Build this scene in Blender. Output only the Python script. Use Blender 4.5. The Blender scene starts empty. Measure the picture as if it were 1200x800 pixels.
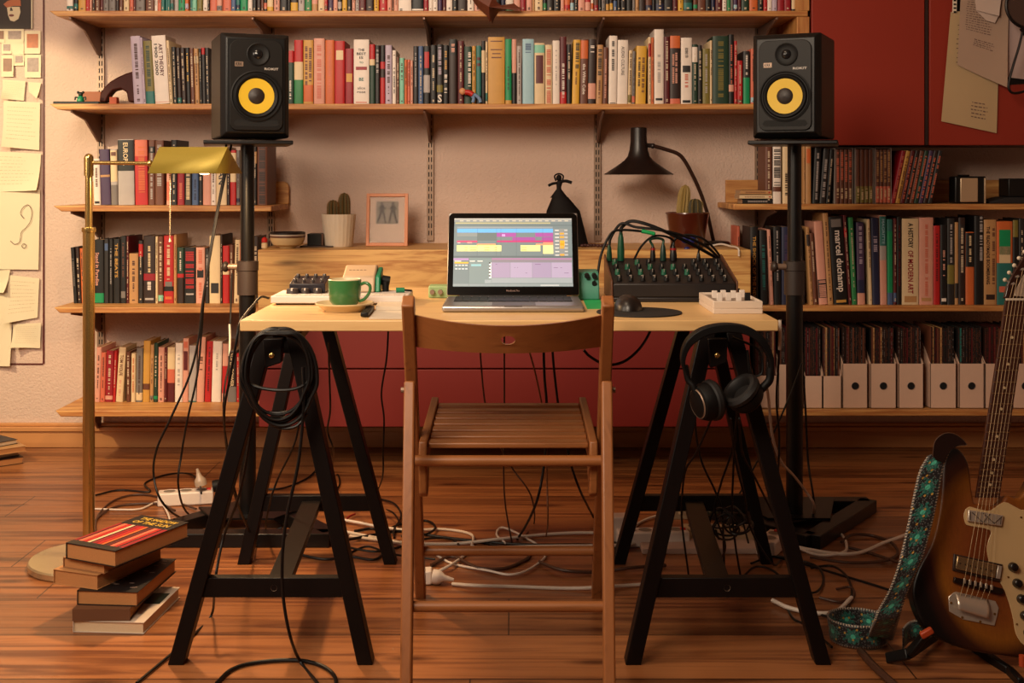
import bpy, math, random
from mathutils import Vector as V, Matrix as Mx
random.seed(7)
C = bpy.context.scene.collection
F, HY, CX, H = 1400.0, 208.0, 600.0, 1.0306
def PX(px, Y): return (px-CX)*Y/F
def PZ(py, Y): return H-(py-HY)*Y/F
def P(px, py, Y): return V((PX(px, Y), Y, PZ(py, Y)))
def FL(px, py, z=0.0):
    Y = F*(H-z)/(py-HY); return V((PX(px, Y), Y, z))
def DK(px, py, z=0.73): return FL(px, py, z)
YW = 4.581           # back wall
# ------------------------------------------------------------------ materials
def lin(c):
    return tuple(((x/255)/12.92 if x/255 <= .04045 else ((x/255+.055)/1.055)**2.4) for x in c)+(1.0,)
MATS = {}
def mat(name, rgb, rough=.6, metal=0, emit=0, coat=0, bump=0, bscale=60, var=.0, trans=0, spec=.5):
    if name in MATS: return MATS[name]
    m = bpy.data.materials.new(name); m.use_nodes = True
    n = m.node_tree.nodes; l = m.node_tree.links; b = n['Principled BSDF']
    b.inputs['Base Color'].default_value = lin(rgb)
    b.inputs['Roughness'].default_value = rough; b.inputs['Metallic'].default_value = metal
    b.inputs['Coat Weight'].default_value = coat; b.inputs['Specular IOR Level'].default_value = spec
    if trans: b.inputs['Transmission Weight'].default_value = trans; b.inputs['IOR'].default_value = 1.08
    if emit:
        b.inputs['Emission Color'].default_value = lin(rgb); b.inputs['Emission Strength'].default_value = emit
    tc = n.new('ShaderNodeTexCoord')
    nz = n.new('ShaderNodeTexNoise'); nz.inputs['Scale'].default_value = bscale; nz.inputs['Detail'].default_value = 4
    l.new(tc.outputs['Object'], nz.inputs['Vector'])
    if var and not emit:
        mx = n.new('ShaderNodeMix'); mx.data_type = 'RGBA'; mx.blend_type = 'MULTIPLY'
        rp = n.new('ShaderNodeMapRange'); rp.inputs[3].default_value = 1-var; rp.inputs[4].default_value = 1+var*.6
        l.new(nz.outputs['Fac'], rp.inputs[0])
        mx.inputs[0].default_value = 1; mx.inputs[6].default_value = lin(rgb)
        l.new(rp.outputs[0], mx.inputs[7]); l.new(mx.outputs[2], b.inputs['Base Color'])
    if bump:
        bp = n.new('ShaderNodeBump'); bp.inputs['Strength'].default_value = bump; bp.inputs['Distance'].default_value = .004
        l.new(nz.outputs['Fac'], bp.inputs['Height']); l.new(bp.outputs[0], b.inputs['Normal'])
    MATS[name] = m; return m
def nd(m, t, **k):
    x = m.node_tree.nodes.new(t)
    for a, b in k.items(): setattr(x, a, b)
    return x
def wood(name, light, dark, axis='X', rough=.45, sc=1.0, coat=.0, knots=True, rings=9, amp=1.0):
    if name in MATS: return MATS[name]
    m = bpy.data.materials.new(name); m.use_nodes = True; L = m.node_tree.links.new
    b = m.node_tree.nodes['Principled BSDF']
    tc = nd(m, 'ShaderNodeTexCoord'); mp = nd(m, 'ShaderNodeMapping')
    s = {'X': (1.0, 14, 14), 'Y': (14, 1.0, 14), 'Z': (14, 14, 1.0)}[axis]
    mp.inputs['Scale'].default_value = tuple(a*sc for a in s)
    L(tc.outputs['Object'], mp.inputs['Vector'])
    wv = nd(m, 'ShaderNodeTexNoise'); wv.inputs['Scale'].default_value = 1.3; wv.inputs['Detail'].default_value = 6
    wv.inputs['Roughness'].default_value = .55; wv.inputs['Distortion'].default_value = 1.6
    L(mp.outputs[0], wv.inputs['Vector'])
    mul = nd(m, 'ShaderNodeMath', operation='MULTIPLY'); mul.inputs[1].default_value = rings
    fr = nd(m, 'ShaderNodeMath', operation='SINE')
    L(wv.outputs['Fac'], mul.inputs[0]); L(mul.outputs[0], fr.inputs[0])
    mr = nd(m, 'ShaderNodeMapRange'); mr.inputs[1].default_value = -1; mr.inputs[2].default_value = 1
    L(fr.outputs[0], mr.inputs[0])
    n2 = nd(m, 'ShaderNodeTexNoise'); n2.inputs['Scale'].default_value = 9; n2.inputs['Detail'].default_value = 5
    L(mp.outputs[0], n2.inputs['Vector'])
    av = nd(m, 'ShaderNodeMath', operation='MULTIPLY'); L(mr.outputs[0], av.inputs[0]); L(n2.outputs['Fac'], av.inputs[1])
    cr = nd(m, 'ShaderNodeMix', data_type='RGBA'); cr.inputs[6].default_value = lin(light); cr.inputs[7].default_value = lin(dark)
    am = nd(m, 'ShaderNodeMath', operation='MULTIPLY'); am.inputs[1].default_value = amp*1.5; am.use_clamp = True; L(av.outputs[0], am.inputs[0]); L(am.outputs[0], cr.inputs[0]); out = cr.outputs[2]
    if knots:
        mk = nd(m, 'ShaderNodeMapping'); ks = {'X': (2.2, 9, 9), 'Y': (9, 2.2, 9), 'Z': (9, 9, 2.2)}[axis]
        mk.inputs['Scale'].default_value = ks; L(tc.outputs['Object'], mk.inputs['Vector'])
        vo = nd(m, 'ShaderNodeTexVoronoi'); vo.inputs['Scale'].default_value = 1.0; L(mk.outputs[0], vo.inputs['Vector'])
        r2 = nd(m, 'ShaderNodeMapRange'); r2.inputs[1].default_value = .03; r2.inputs[2].default_value = .13
        r2.inputs[3].default_value = .75; r2.inputs[4].default_value = 0; L(vo.outputs['Distance'], r2.inputs[0])
        m2 = nd(m, 'ShaderNodeMix', data_type='RGBA'); m2.inputs[7].default_value = lin(tuple(a*.45 for a in dark))
        L(r2.outputs[0], m2.inputs[0]); L(out, m2.inputs[6]); out = m2.outputs[2]
    L(out, b.inputs['Base Color']); b.inputs['Roughness'].default_value = rough; b.inputs['Coat Weight'].default_value = coat
    b.inputs['Coat Roughness'].default_value = .25
    bp = nd(m, 'ShaderNodeBump'); bp.inputs['Strength'].default_value = .12; bp.inputs['Distance'].default_value = .002
    L(n2.outputs['Fac'], bp.inputs['Height']); L(bp.outputs[0], b.inputs['Normal'])
    if 'stained' in name: b.inputs['Specular IOR Level'].default_value = .22
    MATS[name] = m; return m
PAL = dict(white=(222, 208, 196), cream=(212, 186, 146), tan=(178, 132, 84), yellow=(206, 158, 52), orange=(196, 96, 44), red=(172, 22, 24),
  crimson=(140, 14, 30), maroon=(84, 16, 20), pink=(206, 146, 126), salmon=(198, 100, 74), brown=(98, 54, 36), dkbrown=(40, 21, 16),
  black=(11, 8, 9), charcoal=(34, 30, 30), grey=(112, 104, 100), ltgrey=(166, 156, 152), green=(40, 120, 66), dkgreen=(24, 52, 36),
  teal=(34, 104, 98), mint=(122, 186, 160), blue=(66, 88, 126), ltblue=(148, 184, 196), navy=(26, 30, 62), purple=(66, 46, 78),
  lilac=(176, 160, 178), olive=(116, 104, 44), emerald=(4, 134, 82), gold=(192, 142, 62))
WORD = dict(white='white', cream='cream', tan='tan', yellow='yellow', orange='orange', red='bright red', crimson='crimson', maroon='maroon',
  pink='pale pink', salmon='salmon', brown='brown', dkbrown='dark brown', black='black', charcoal='charcoal', grey='grey', ltgrey='light grey',
  green='green', dkgreen='dark green', teal='teal', mint='mint green', blue='slate blue', ltblue='light blue', navy='navy', purple='purple',
  lilac='lilac', olive='olive', emerald='emerald', gold='golden tan')
def pal(c): return mat('paint_'+c, PAL[c], .5, var=.12, bscale=35)
pages = mat('page_edges', (176, 140, 104), .9, bump=.3, bscale=220, var=.2)
white_paper = mat('white_paper', (214, 198, 176), .85, var=.06)
# ------------------------------------------------------------------ mesh builder
class MB:
    def __init__(s): s.v = []; s.f = []; s.mi = []; s.ms = []; s.sm = []; s.uv = None
    def add(s, vs, fs, m, smooth=False):
        if m not in s.ms: s.ms.append(m)
        k = s.ms.index(m); b = len(s.v)
        s.v += [V(x) for x in vs]
        for f in fs: s.f.append([b+i for i in f]); s.mi.append(k); s.sm.append(smooth)
        return s
    def box(s, lo, hi, m, M=None):
        x0, y0, z0 = lo; x1, y1, z1 = hi
        vs = [V(p) for p in ((x0,y0,z0),(x1,y0,z0),(x1,y1,z0),(x0,y1,z0),(x0,y0,z1),(x1,y0,z1),(x1,y1,z1),(x0,y1,z1))]
        if M: vs = [M @ p for p in vs]
        return s.add(vs, [(0,3,2,1),(4,5,6,7),(0,1,5,4),(1,2,6,5),(2,3,7,6),(3,0,4,7)], m)
    def cbox(s, c, size, m, M=None):
        c = V(c); h = V(size)/2; return s.box(c-h, c+h, m, M)
    def bar(s, p0, p1, w, d, m, side=(1, 0, 0)):
        p0, p1 = V(p0), V(p1); t = (p1-p0).normalized(); a = V(side); a = (a-t*a.dot(t)).normalized(); b = t.cross(a)
        vs = [p+a*(w/2*i)+b*(d/2*j) for p in (p0, p1) for i, j in ((-1,-1),(1,-1),(1,1),(-1,1))]
        return s.add(vs, [(0,3,2,1),(4,5,6,7),(0,1,5,4),(1,2,6,5),(2,3,7,6),(3,0,4,7)], m)
    def cyl(s, p0, p1, r0, m, r1=None, n=20, caps=True):
        r1 = r0 if r1 is None else r1
        p0, p1 = V(p0), V(p1); t = (p1-p0).normalized(); a = t.orthogonal().normalized(); b = t.cross(a)
        vs = [p+(a*math.cos(k*2*math.pi/n)+b*math.sin(k*2*math.pi/n))*r for p, r in ((p0, r0), (p1, r1)) for k in range(n)]
        s.add(vs, [(k, (k+1) % n, n+(k+1) % n, n+k) for k in range(n)], m, True)
        if caps: s.add(vs, [tuple(range(n-1, -1, -1)), tuple(range(n, 2*n))], m)
        return s
    def lathe(s, c, prof, m, n=32, M=None, sx=1, sy=1):
        c = V(c); vs = []
        for r, z in prof:
            for k in range(n):
                a = k*2*math.pi/n; p = V((r*math.cos(a)*sx, r*math.sin(a)*sy, z))
                vs.append((M @ p if M else p)+c)
        fs = [(j*n+k, j*n+(k+1) % n, (j+1)*n+(k+1) % n, (j+1)*n+k) for j in range(len(prof)-1) for k in range(n)]
        return s.add(vs, fs, m, True)
    def sphere(s, c, r, m, n=16, M=None):
        r = r if isinstance(r, (tuple, list)) else (r, r, r)
        pr = [(math.sin(i*math.pi/n), -math.cos(i*math.pi/n)) for i in range(n+1)]
        vs = []
        for a, z in pr:
            for k in range(n*2):
                t = k*math.pi/n; p = V((a*math.cos(t)*r[0], a*math.sin(t)*r[1], z*r[2])); vs.append((M @ p if M else p)+V(c))
        w = n*2
        return s.add(vs, [(j*w+k, j*w+(k+1) % w, (j+1)*w+(k+1) % w, (j+1)*w+k) for j in range(n) for k in range(w)], m, True)
    def prism(s, pts, off, m):
        n = len(pts); off = V(off); vs = [V(p) for p in pts]+[V(p)+off for p in pts]
        return s.add(vs, [tuple(range(n)), tuple(range(2*n-1, n-1, -1))]+[(k, k+n, (k+1) % n+n, (k+1) % n) for k in range(n)], m)
    def tube(s, pts, r, m, n=10, rs=None):
        pts = [V(p) for p in pts]; vs = []; a = None
        for i, p in enumerate(pts):
            t = (pts[min(i+1, len(pts)-1)]-pts[max(i-1, 0)]).normalized()
            a = t.orthogonal() if a is None else (a-t*a.dot(t)); a.normalize(); b = t.cross(a)
            q = rs[i] if rs else r
            vs += [p+(a*math.cos(k*2*math.pi/n)+b*math.sin(k*2*math.pi/n))*q for k in range(n)]
        L = len(pts)
        s.add(vs, [(j*n+k, j*n+(k+1) % n, (j+1)*n+(k+1) % n, (j+1)*n+k) for j in range(L-1) for k in range(n)], m, True)
        return s.add([vs[k] for k in range(n)]+[vs[(L-1)*n+k] for k in range(n)], [tuple(range(n-1, -1, -1)), tuple(range(n, 2*n))], m)
    def grid(s, fn, nu, nv, m, smooth=True):
        vs = [fn(i/nu, j/nv) for j in range(nv+1) for i in range(nu+1)]
        return s.add(vs, [(j*(nu+1)+i, j*(nu+1)+i+1, (j+1)*(nu+1)+i+1, (j+1)*(nu+1)+i) for j in range(nv) for i in range(nu)], m, smooth)
    def mesh(s, name, org=V((0, 0, 0))):
        me = bpy.data.meshes.new(name); me.from_pydata([tuple(p-org) for p in s.v], [], s.f)
        for m in s.ms: me.materials.append(m)
        me.polygons.foreach_set('material_index', s.mi); me.polygons.foreach_set('use_smooth', s.sm)
        try: me.set_sharp_from_angle(angle=math.radians(40))
        except Exception: pass
        me.update(); return me
WL = {}   # world location of each object built (no rotations are used on parents except where noted)
def wl(o): return WL.get(o.name, V((0, 0, 0))) if o else V((0, 0, 0))
def part(name, mb, parent, bevel=0, label=None, seg=2, solid=0):
    org = wl(parent); o = bpy.data.objects.new(name, mb.mesh(name, org)); C.objects.link(o); o.parent = parent; WL[o.name] = org
    if label: o['label'] = label
    mods(o, bevel, seg, solid); return o
def mods(o, bevel, seg, solid):
    if solid:
        q = o.modifiers.new('s', 'SOLIDIFY'); q.thickness = solid; q.offset = 0
    if bevel:
        q = o.modifiers.new('b', 'BEVEL'); q.width = bevel; q.segments = seg; q.limit_method = 'ANGLE'; q.angle_limit = math.radians(35)
def single(name, mb, label, cat, loc=None, group=None, bevel=0, kind=None, seg=2, solid=0):
    org = V(loc) if loc is not None else sum(mb.v, V())/len(mb.v)
    o = bpy.data.objects.new(name, mb.mesh(name, org)); o.location = org; C.objects.link(o); WL[o.name] = org.copy()
    tag(o, label, cat, group, kind); mods(o, bevel, seg, solid); return o
def tag(o, label=None, cat=None, group=None, kind=None):
    if label: o['label'] = label
    if cat: o['category'] = cat
    if group: o['group'] = group
    if kind: o['kind'] = kind
def thing(name, label, cat, loc, group=None):
    o = bpy.data.objects.new(name, None); o.location = loc; o.empty_display_size = .05; C.objects.link(o); WL[o.name] = V(loc)
    tag(o, label, cat, group); return o
def struct(name, mb, bevel=0):
    o = bpy.data.objects.new(name, mb.mesh(name)); C.objects.link(o); o['kind'] = 'structure'; mods(o, bevel, 2, 0); return o
def cat_rom(pts, n=8):
    pts = [V(p) for p in pts]; q = [pts[0]*2-pts[1]]+pts+[pts[-1]*2-pts[-2]]; out = []
    for i in range(1, len(q)-2):
        a, b, c, d = q[i-1:i+3]
        for k in range(n):
            t = k/n; out.append(.5*((2*b)+(c-a)*t+(2*a-5*b+4*c-d)*t*t+(3*b-a-3*c+d)*t**3))
    return out+[pts[-1]]
def cable(name, pts, r, m, label, cat='cable', group=None, n=8, parent=None):
    q = []
    for p in cat_rom(pts, n):
        if not q or (p-q[-1]).length > 1e-4: q.append(p)
    mb = MB().tube(q, r, m, 8 if r > .001 else 5)
    if parent: return part(name, mb, parent)
    return single(name, mb, label, cat, loc=q[0], group=group)
TXT = {}
def text_mesh(s):
    if s not in TXT:
        cu = bpy.data.curves.new('t', 'FONT'); cu.body = s; cu.resolution_u = 2; cu.offset = .018; o = bpy.data.objects.new('t', cu); C.objects.link(o)
        dg = bpy.context.evaluated_depsgraph_get(); me = bpy.data.meshes.new_from_object(o.evaluated_get(dg))
        vs = [v.co.copy() for v in me.vertices]; fs = [tuple(p.vertices) for p in me.polygons]
        bpy.data.objects.remove(o); bpy.data.curves.remove(cu); bpy.data.meshes.remove(me)
        x0 = min(v.x for v in vs); x1 = max(v.x for v in vs); y0 = min(v.y for v in vs); y1 = max(v.y for v in vs)
        TXT[s] = ([((v.x-x0)/(x1-x0), (v.y-y0)/(y1-y0)) for v in vs], fs)
    return TXT[s]
def put_text(mb, s, o, u, v, m):
    """text with lower-left corner o, baseline vector u, height vector v"""
    vs, fs = text_mesh(s); o, u, v = V(o), V(u), V(v)
    mb.add([o+u*a+v*b for a, b in vs], fs, m)
# ------------------------------------------------------------------ common materials
pine = wood('pine_shelf', (212, 160, 94), (160, 98, 48), 'X', .5, rings=14)
pine_y = wood('pine_board_upright', (204, 150, 86), (156, 94, 46), 'Z', .5, rings=14)
pine_desk = wood('pale_pine_desk', (222, 182, 124), (186, 134, 78), 'X', .42, .8)
pine_cab = wood('pale_pine_cabinet', (214, 170, 104), (168, 112, 58), 'X', .45, .8, rings=26, amp=1.0)
beech = wood('beech_chair', (152, 94, 50), (104, 60, 31), 'Z', .42, 1.2, knots=False)
beech_x = wood('beech_chair_across', (152, 94, 50), (104, 60, 31), 'X', .42, 1.2, knots=False)
beech_y = wood('beech_chair_deep', (152, 94, 50), (104, 60, 31), 'Y', .42, 1.2, knots=False)
stain = wood('black_stained_wood', (15, 9, 8), (8, 5, 5), 'Z', .45, knots=False)
base_w = wood('varnished_skirting', (194, 136, 84), (160, 104, 60), 'X', .4, .6)
redc = mat('cupboard_red', (138, 40, 24), .45, var=.06, bscale=3, bump=.05)
redp = mat('red_lacquer', (112, 20, 12), .55, var=.06, bscale=3, bump=.05)
black = mat('black_plastic', (10, 9, 9), .42, spec=.35)
blackm = mat('black_powder_coat', (12, 10, 10), .35, .2)
rubber = mat('black_rubber', (8, 7, 7), .6, spec=.3)
brass = mat('polished_brass', (220, 188, 118), .2, .95, bump=.02)
brass_b = mat('brushed_brass', (158, 136, 52), .5, .45, bump=.05, bscale=300, var=.12)
steel = mat('grey_steel', (150, 126, 108), .45, .5)
chrome = mat('chrome', (214, 200, 184), .28, .7)
alu = mat('brushed_aluminium', (176, 172, 170), .35, .85)
whitep = mat('white_plastic', (222, 208, 196), .4)
wcord = mat('white_cord', (210, 196, 182), .5)
bcord = mat('black_cord', (9, 7, 7), .45, spec=.35)
brcord = mat('brown_cord', (70, 42, 28), .5)
# ------------------------------------------------------------------ room
def plaster(name, rgb):
    m = bpy.data.materials.new(name); m.use_nodes = True; L = m.node_tree.links.new; b = m.node_tree.nodes['Principled BSDF']
    tc = nd(m, 'ShaderNodeTexCoord'); n1 = nd(m, 'ShaderNodeTexNoise'); n1.inputs['Scale'].default_value = 130; n1.inputs['Detail'].default_value = 3
    n2 = nd(m, 'ShaderNodeTexNoise'); n2.inputs['Scale'].default_value = 1.6; n2.inputs['Detail'].default_value = 5
    L(tc.outputs['Object'], n1.inputs['Vector']); L(tc.outputs['Object'], n2.inputs['Vector'])
    mx = nd(m, 'ShaderNodeMix', data_type='RGBA'); mx.inputs[6].default_value = lin(rgb); mx.inputs[7].default_value = lin(tuple(a*.9 for a in rgb))
    L(n2.outputs['Fac'], mx.inputs[0]); L(mx.outputs[2], b.inputs['Base Color']); b.inputs['Roughness'].default_value = .8
    bp = nd(m, 'ShaderNodeBump'); bp.inputs['Strength'].default_value = .7; bp.inputs['Distance'].default_value = .006
    L(n1.outputs['Fac'], bp.inputs['Height']); L(bp.outputs[0], b.inputs['Normal']); return m
def floor_mat():
    m = bpy.data.materials.new('floorboards'); m.use_nodes = True; L = m.node_tree.links.new; b = m.node_tree.nodes['Principled BSDF']
    tc = nd(m, 'ShaderNodeTexCoord'); sp = nd(m, 'ShaderNodeSeparateXYZ'); L(tc.outputs['Object'], sp.inputs[0])
    def M(op, a, bb=None, c=None):
        x = nd(m, 'ShaderNodeMath', operation=op)
        for i, q in enumerate((a, bb, c)):
            if q is None: continue
            if isinstance(q, (int, float)): x.inputs[i].default_value = q
            else: L(q, x.inputs[i])
        return x.outputs[0]
    yy = M('DIVIDE', M('SUBTRACT', sp.outputs['Y'], 2.69-.235*20), .235)
    row = M('FLOOR', yy); fr = M('FRACT', yy)
    wn = nd(m, 'ShaderNodeTexWhiteNoise', noise_dimensions='1D'); L(row, wn.inputs['W'])
    seam = M('LESS_THAN', fr, .016)
    # short joints along each board
    xo = M('FRACT', M('DIVIDE', M('ADD', sp.outputs['X'], M('MULTIPLY', wn.outputs['Value'], 3.7)), 3.9))
    seam = M('MAXIMUM', seam, M('LESS_THAN', xo, .0008))
    cb = nd(m, 'ShaderNodeCombineXYZ'); L(M('ADD', sp.outputs['X'], M('MULTIPLY', row, 5.3)), cb.inputs[0]); L(sp.outputs['Y'], cb.inputs[1]); L(row, cb.inputs[2])
    mp = nd(m, 'ShaderNodeMapping'); mp.inputs['Scale'].default_value = (.55, 10, 1); L(cb.outputs[0], mp.inputs[0])
    n1 = nd(m, 'ShaderNodeTexNoise'); n1.inputs['Scale'].default_value = 1.5; n1.inputs['Detail'].default_value = 7; n1.inputs['Distortion'].default_value = 1.1
    L(mp.outputs[0], n1.inputs['Vector'])
    g = M('SINE', M('MULTIPLY', n1.outputs['Fac'], 20)); g = M('MULTIPLY_ADD', g, .5, .5)
    n2 = nd(m, 'ShaderNodeTexNoise'); n2.inputs['Scale'].default_value = 4; n2.inputs['Detail'].default_value = 8; L(mp.outputs[0], n2.inputs['Vector'])
    g = M('MULTIPLY', M('MULTIPLY', g, n2.outputs['Fac']), 1.7)
    c1 = nd(m, 'ShaderNodeMix', data_type='RGBA'); c1.inputs[6].default_value = lin((160, 102, 60)); c1.inputs[7].default_value = lin((104, 58, 33)); L(g, c1.inputs[0])
    hv = nd(m, 'ShaderNodeHueSaturation'); L(c1.outputs[2], hv.inputs['Color']); L(M('MULTIPLY_ADD', wn.outputs['Value'], .45, .76), hv.inputs['Value'])
    mk = nd(m, 'ShaderNodeMapping'); mk.inputs['Scale'].default_value = (1.3, 4.6, 1); L(cb.outputs[0], mk.inputs[0])
    vo = nd(m, 'ShaderNodeTexVoronoi', voronoi_dimensions='2D'); L(mk.outputs[0], vo.inputs['Vector']); vo.inputs['Scale'].default_value = 1
    kr = nd(m, 'ShaderNodeMapRange'); kr.inputs[1].default_value = .02; kr.inputs[2].default_value = .09; kr.inputs[3].default_value = .85; kr.inputs[4].default_value = 0
    L(vo.outputs['Distance'], kr.inputs[0])
    c2 = nd(m, 'ShaderNodeMix', data_type='RGBA'); c2.inputs[7].default_value = lin((66, 28, 14)); L(kr.outputs[0], c2.inputs[0]); L(hv.outputs[0], c2.inputs[6])
    c3 = nd(m, 'ShaderNodeMix', data_type='RGBA'); c3.inputs[7].default_value = lin((34, 14, 8)); L(seam, c3.inputs[0]); L(c2.outputs[2], c3.inputs[6])
    L(c3.outputs[2], b.inputs['Base Color'])
    L(M('MULTIPLY_ADD', n2.outputs['Fac'], .25, .2), b.inputs['Roughness'])
    bp = nd(m, 'ShaderNodeBump'); bp.inputs['Strength'].default_value = .3; bp.inputs['Distance'].default_value = .003
    L(M('SUBTRACT', M('MULTIPLY', n2.outputs['Fac'], .4), seam), bp.inputs['Height']); L(bp.outputs[0], b.inputs['Normal'])
    return m
wallm = plaster('cream_plaster', (218, 190, 173))
XL, XR, YF, ZC = -2.75, 2.75, -1.6, 3.1
struct('floor', MB().box((XL-.1, YF, -.06), (XR+.1, YW+.15, 0), floor_mat()))
struct('wall_back', MB().box((XL-.1, YW, 0), (XR+.1, YW+.15, ZC), wallm))
struct('wall_left', MB().box((XL-.15, YF, 0), (XL, YW, ZC), wallm))
struct('wall_right', MB().box((XR, YF, 0), (XR+.15, YW, ZC), wallm))
struct('ceiling', MB().box((XL-.1, YF, ZC), (XR+.1, YW+.15, ZC+.1), mat('ceiling_white', (200, 180, 160), .9)))
bz = PZ(496, YW-.02)
b = MB(); b.box((XL, YW-.022, 0), (XR, YW, bz-.03), base_w); b.box((XL, YW-.03, bz-.03), (XR, YW, bz-.012), base_w); b.box((XL, YW-.018, bz-.012), (XR, YW, bz), base_w)
struct('baseboard_back', b, .003)
for s, x in (('left', XL), ('right', XR-.02)):
    struct('baseboard_'+s, MB().box((x, YF, 0), (x+.02, YW-.03, bz-.01), base_w), .003)
# ------------------------------------------------------------------ shelving
YF_ = 4.24
SH = {}
def shelf(name, x0, x1, py, label, dl=0, dr=0, thick=.0205, board=None):
    z = PZ(py, YF_); b = MB()
    # long board, rounded nose, the free ends cut on a slant underneath
    pts = [V((x0, YF_, z)), V((x1, YF_, z)), V((x1-dr, YF_, z-thick)), V((x0+dl, YF_, z-thick))]
    b.prism(pts, (0, YW-.012-YF_, 0), pine)
    o = single('shelf', b, label, 'shelf', group=None, bevel=.003)
    if board:
        c = MB(); bx0, bx1, r = board
        pp = [(bx0, z), (bx1, z), (bx1, z+.085-r), (bx1-r*.3, z+.085-r*.3), (bx1-r, z+.085), (bx0, z+.085)] if r > 0 else [(bx0, z), (bx1, z), (bx1, z+.085), (bx0, z+.085)]
        c.prism([V((a, YW-.03, q)) for a, q in pp], (0, .018, 0), pine)
        p_ = part('back_board', c, o, .002)
        p_.location = -WL[o.name]+V((0, 0, 0)); 
        # verts already relative to the shelf origin
        p_.location = (0, 0, 0)
    return z
zA = shelf('A', PX(57, YF_), PX(947, YF_), 12.5, 'long pine wall shelf at the very top, with a dried leaf over its edge', dl=.03)
zB = shelf('B', PX(57.5, YF_), PX(947, YF_), 121.5, 'long pine wall shelf under the topmost one, behind both loudspeakers', dl=.03)
zCl = shelf('C', PX(62, YF_), PX(318, YF_), 241, 'short pine shelf with a back board behind the brass lamp shade', dl=.03, board=(PX(110, YW), PX(340, YW), .02))
zDl = shelf('D', PX(63, YF_), -.895, 360, 'short pine shelf of dark and red books behind the brass lamp pole', dl=.02)
zEl = shelf('E', PX(64.5, YF_), -.89, 481, 'lowest pine shelf of pale paperbacks just above the skirting', dl=.02, thick=.022)
zCr = shelf('C', PX(866, YF_)-.02, 2.3, 239, 'pine shelf of box sets and a silver camera under the red wall cupboard', board=(.815, 2.3, 0))
zDr = shelf('D', .833, 2.3, 358, 'pine shelf of art books behind the guitar headstock')
zEr = shelf('E', .845, 2.3, 480.5, 'lowest pine shelf of white magazine files behind the guitar neck')
# slotted uprights and brackets
def upright(px, z0, z1, label):
    x = PX(px, YW-.012); b = MB(); b.box((x-.013, YW-.014, z0), (x+.013, YW, z1), steel)
    dk = mat('slot_shadow', (18, 12, 10), .8)
    z = z0+.02
    while z < z1-.03:
        for s in (-.0065, .0035): b.box((x+s, YW-.0146, z), (x+s+.004, YW-.0135, z+.018), dk)
        z += .028
    return single('shelf_upright', b, label, 'shelf upright', group='slotted uprights on the wall')
U = [118, 317, 504, 700, 889]
upright(U[0], .15, 2.0, 'slotted steel wall upright behind the brass lamp pole')
upright(U[1], .75, 2.0, 'slotted steel wall upright beside the bowls')
upright(U[2], .79, 2.0, 'slotted steel wall upright between framed picture and laptop')
upright(U[3], .79, 2.0, 'slotted steel wall upright beside the black desk lamp shade')
upright(U[4], .3, 2.0, 'slotted steel wall upright under the loudspeaker by the red cupboard')
wb = mat('bracket_steel', (128, 98, 82), .45, .4)
def bracket(px, z, L, label, t=.0205):
    x = PX(px, YW-.012); zz = z-t-.001; y0 = YW-.014
    pr = [(y0, zz), (y0-L, zz), (y0-L, zz-.008), (y0-.55*L, zz-.03), (y0-.03, zz-.105), (y0, zz-.105)]
    b = MB().prism([V((x-.004, a, q)) for a, q in pr], (.008, 0, 0), wb)
    single('shelf_bracket', b, label, 'shelf bracket', group='steel shelf brackets', bevel=.001)
names = ['by the wall end', 'over the speaker with the lamp beside it', 'in the middle of the wall', 'above the desk lamp', 'over the speaker by the red cupboard']
for k, (px, nm) in enumerate(zip(U, names)):
    bracket(px, zA, .315, 'dark steel bracket of the topmost shelf '+nm)
    bracket(px, zB, .30, 'dark steel bracket of the second shelf '+nm)
for z, nm in ((zCl, 'shelf behind the brass lamp shade'), (zDl, 'shelf of dark books by the lamp pole'), (zEl, 'lowest shelf of pale paperbacks')):
    bracket(U[0], z, .3 if z > .3 else .2, 'dark steel bracket under the '+nm)
for z, nm in ((zCr, 'shelf below the red cupboard'), (zDr, 'shelf of art books')):
    bracket(U[4], z, .3, 'dark steel bracket under the '+nm)
# pine end panel
x1 = PX(949, YF_); x0 = x1-.045
single('shelf_end_panel', MB().box((x0, YF_+.004, zB), (x1, YW-.012, zA-.0205), pine_y), 'upright pine end panel beside the red cupboard', 'panel', bevel=.002)
single('shelf_end_panel', MB().box((x0, YF_+.004, zA), (x1, YW-.012, zA+.5), pine_y), 'pine upright standing on the topmost shelf at the cupboard', 'panel', bevel=.002)
# red wall cupboard
zc0 = PZ(170, YF_); cb_x0 = PX(950, YF_)+.004
t = thing('wall_cupboard', 'big red lacquered wall cupboard with notes taped to one door', 'cupboard', (1.7, YW, zc0))
part('body', MB().box((cb_x0, YF_+.022, zc0), (2.6, YW-.001, zc0+1.3), mat('cupboard_carcass', (92, 26, 16), .5)), t, .001)
part('door', MB().box((cb_x0, YF_, zc0), (PX(1083.5, YF_), YF_+.0205, zc0+1.3), redc), t, .002)
part('door', MB().box((PX(1089.5, YF_), YF_, zc0), (2.1, YF_+.0205, zc0+1.3), redc), t, .002)
part('door_gap_shade', MB().box((PX(1084.5, YF_), YF_+.006, zc0), (PX(1088.5, YF_), YF_+.022, zc0+1.3), mat('gap_shade_dark', (40, 18, 14), .5)), t)  # dark strip painted in for the shade in the gap between the doors
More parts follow.
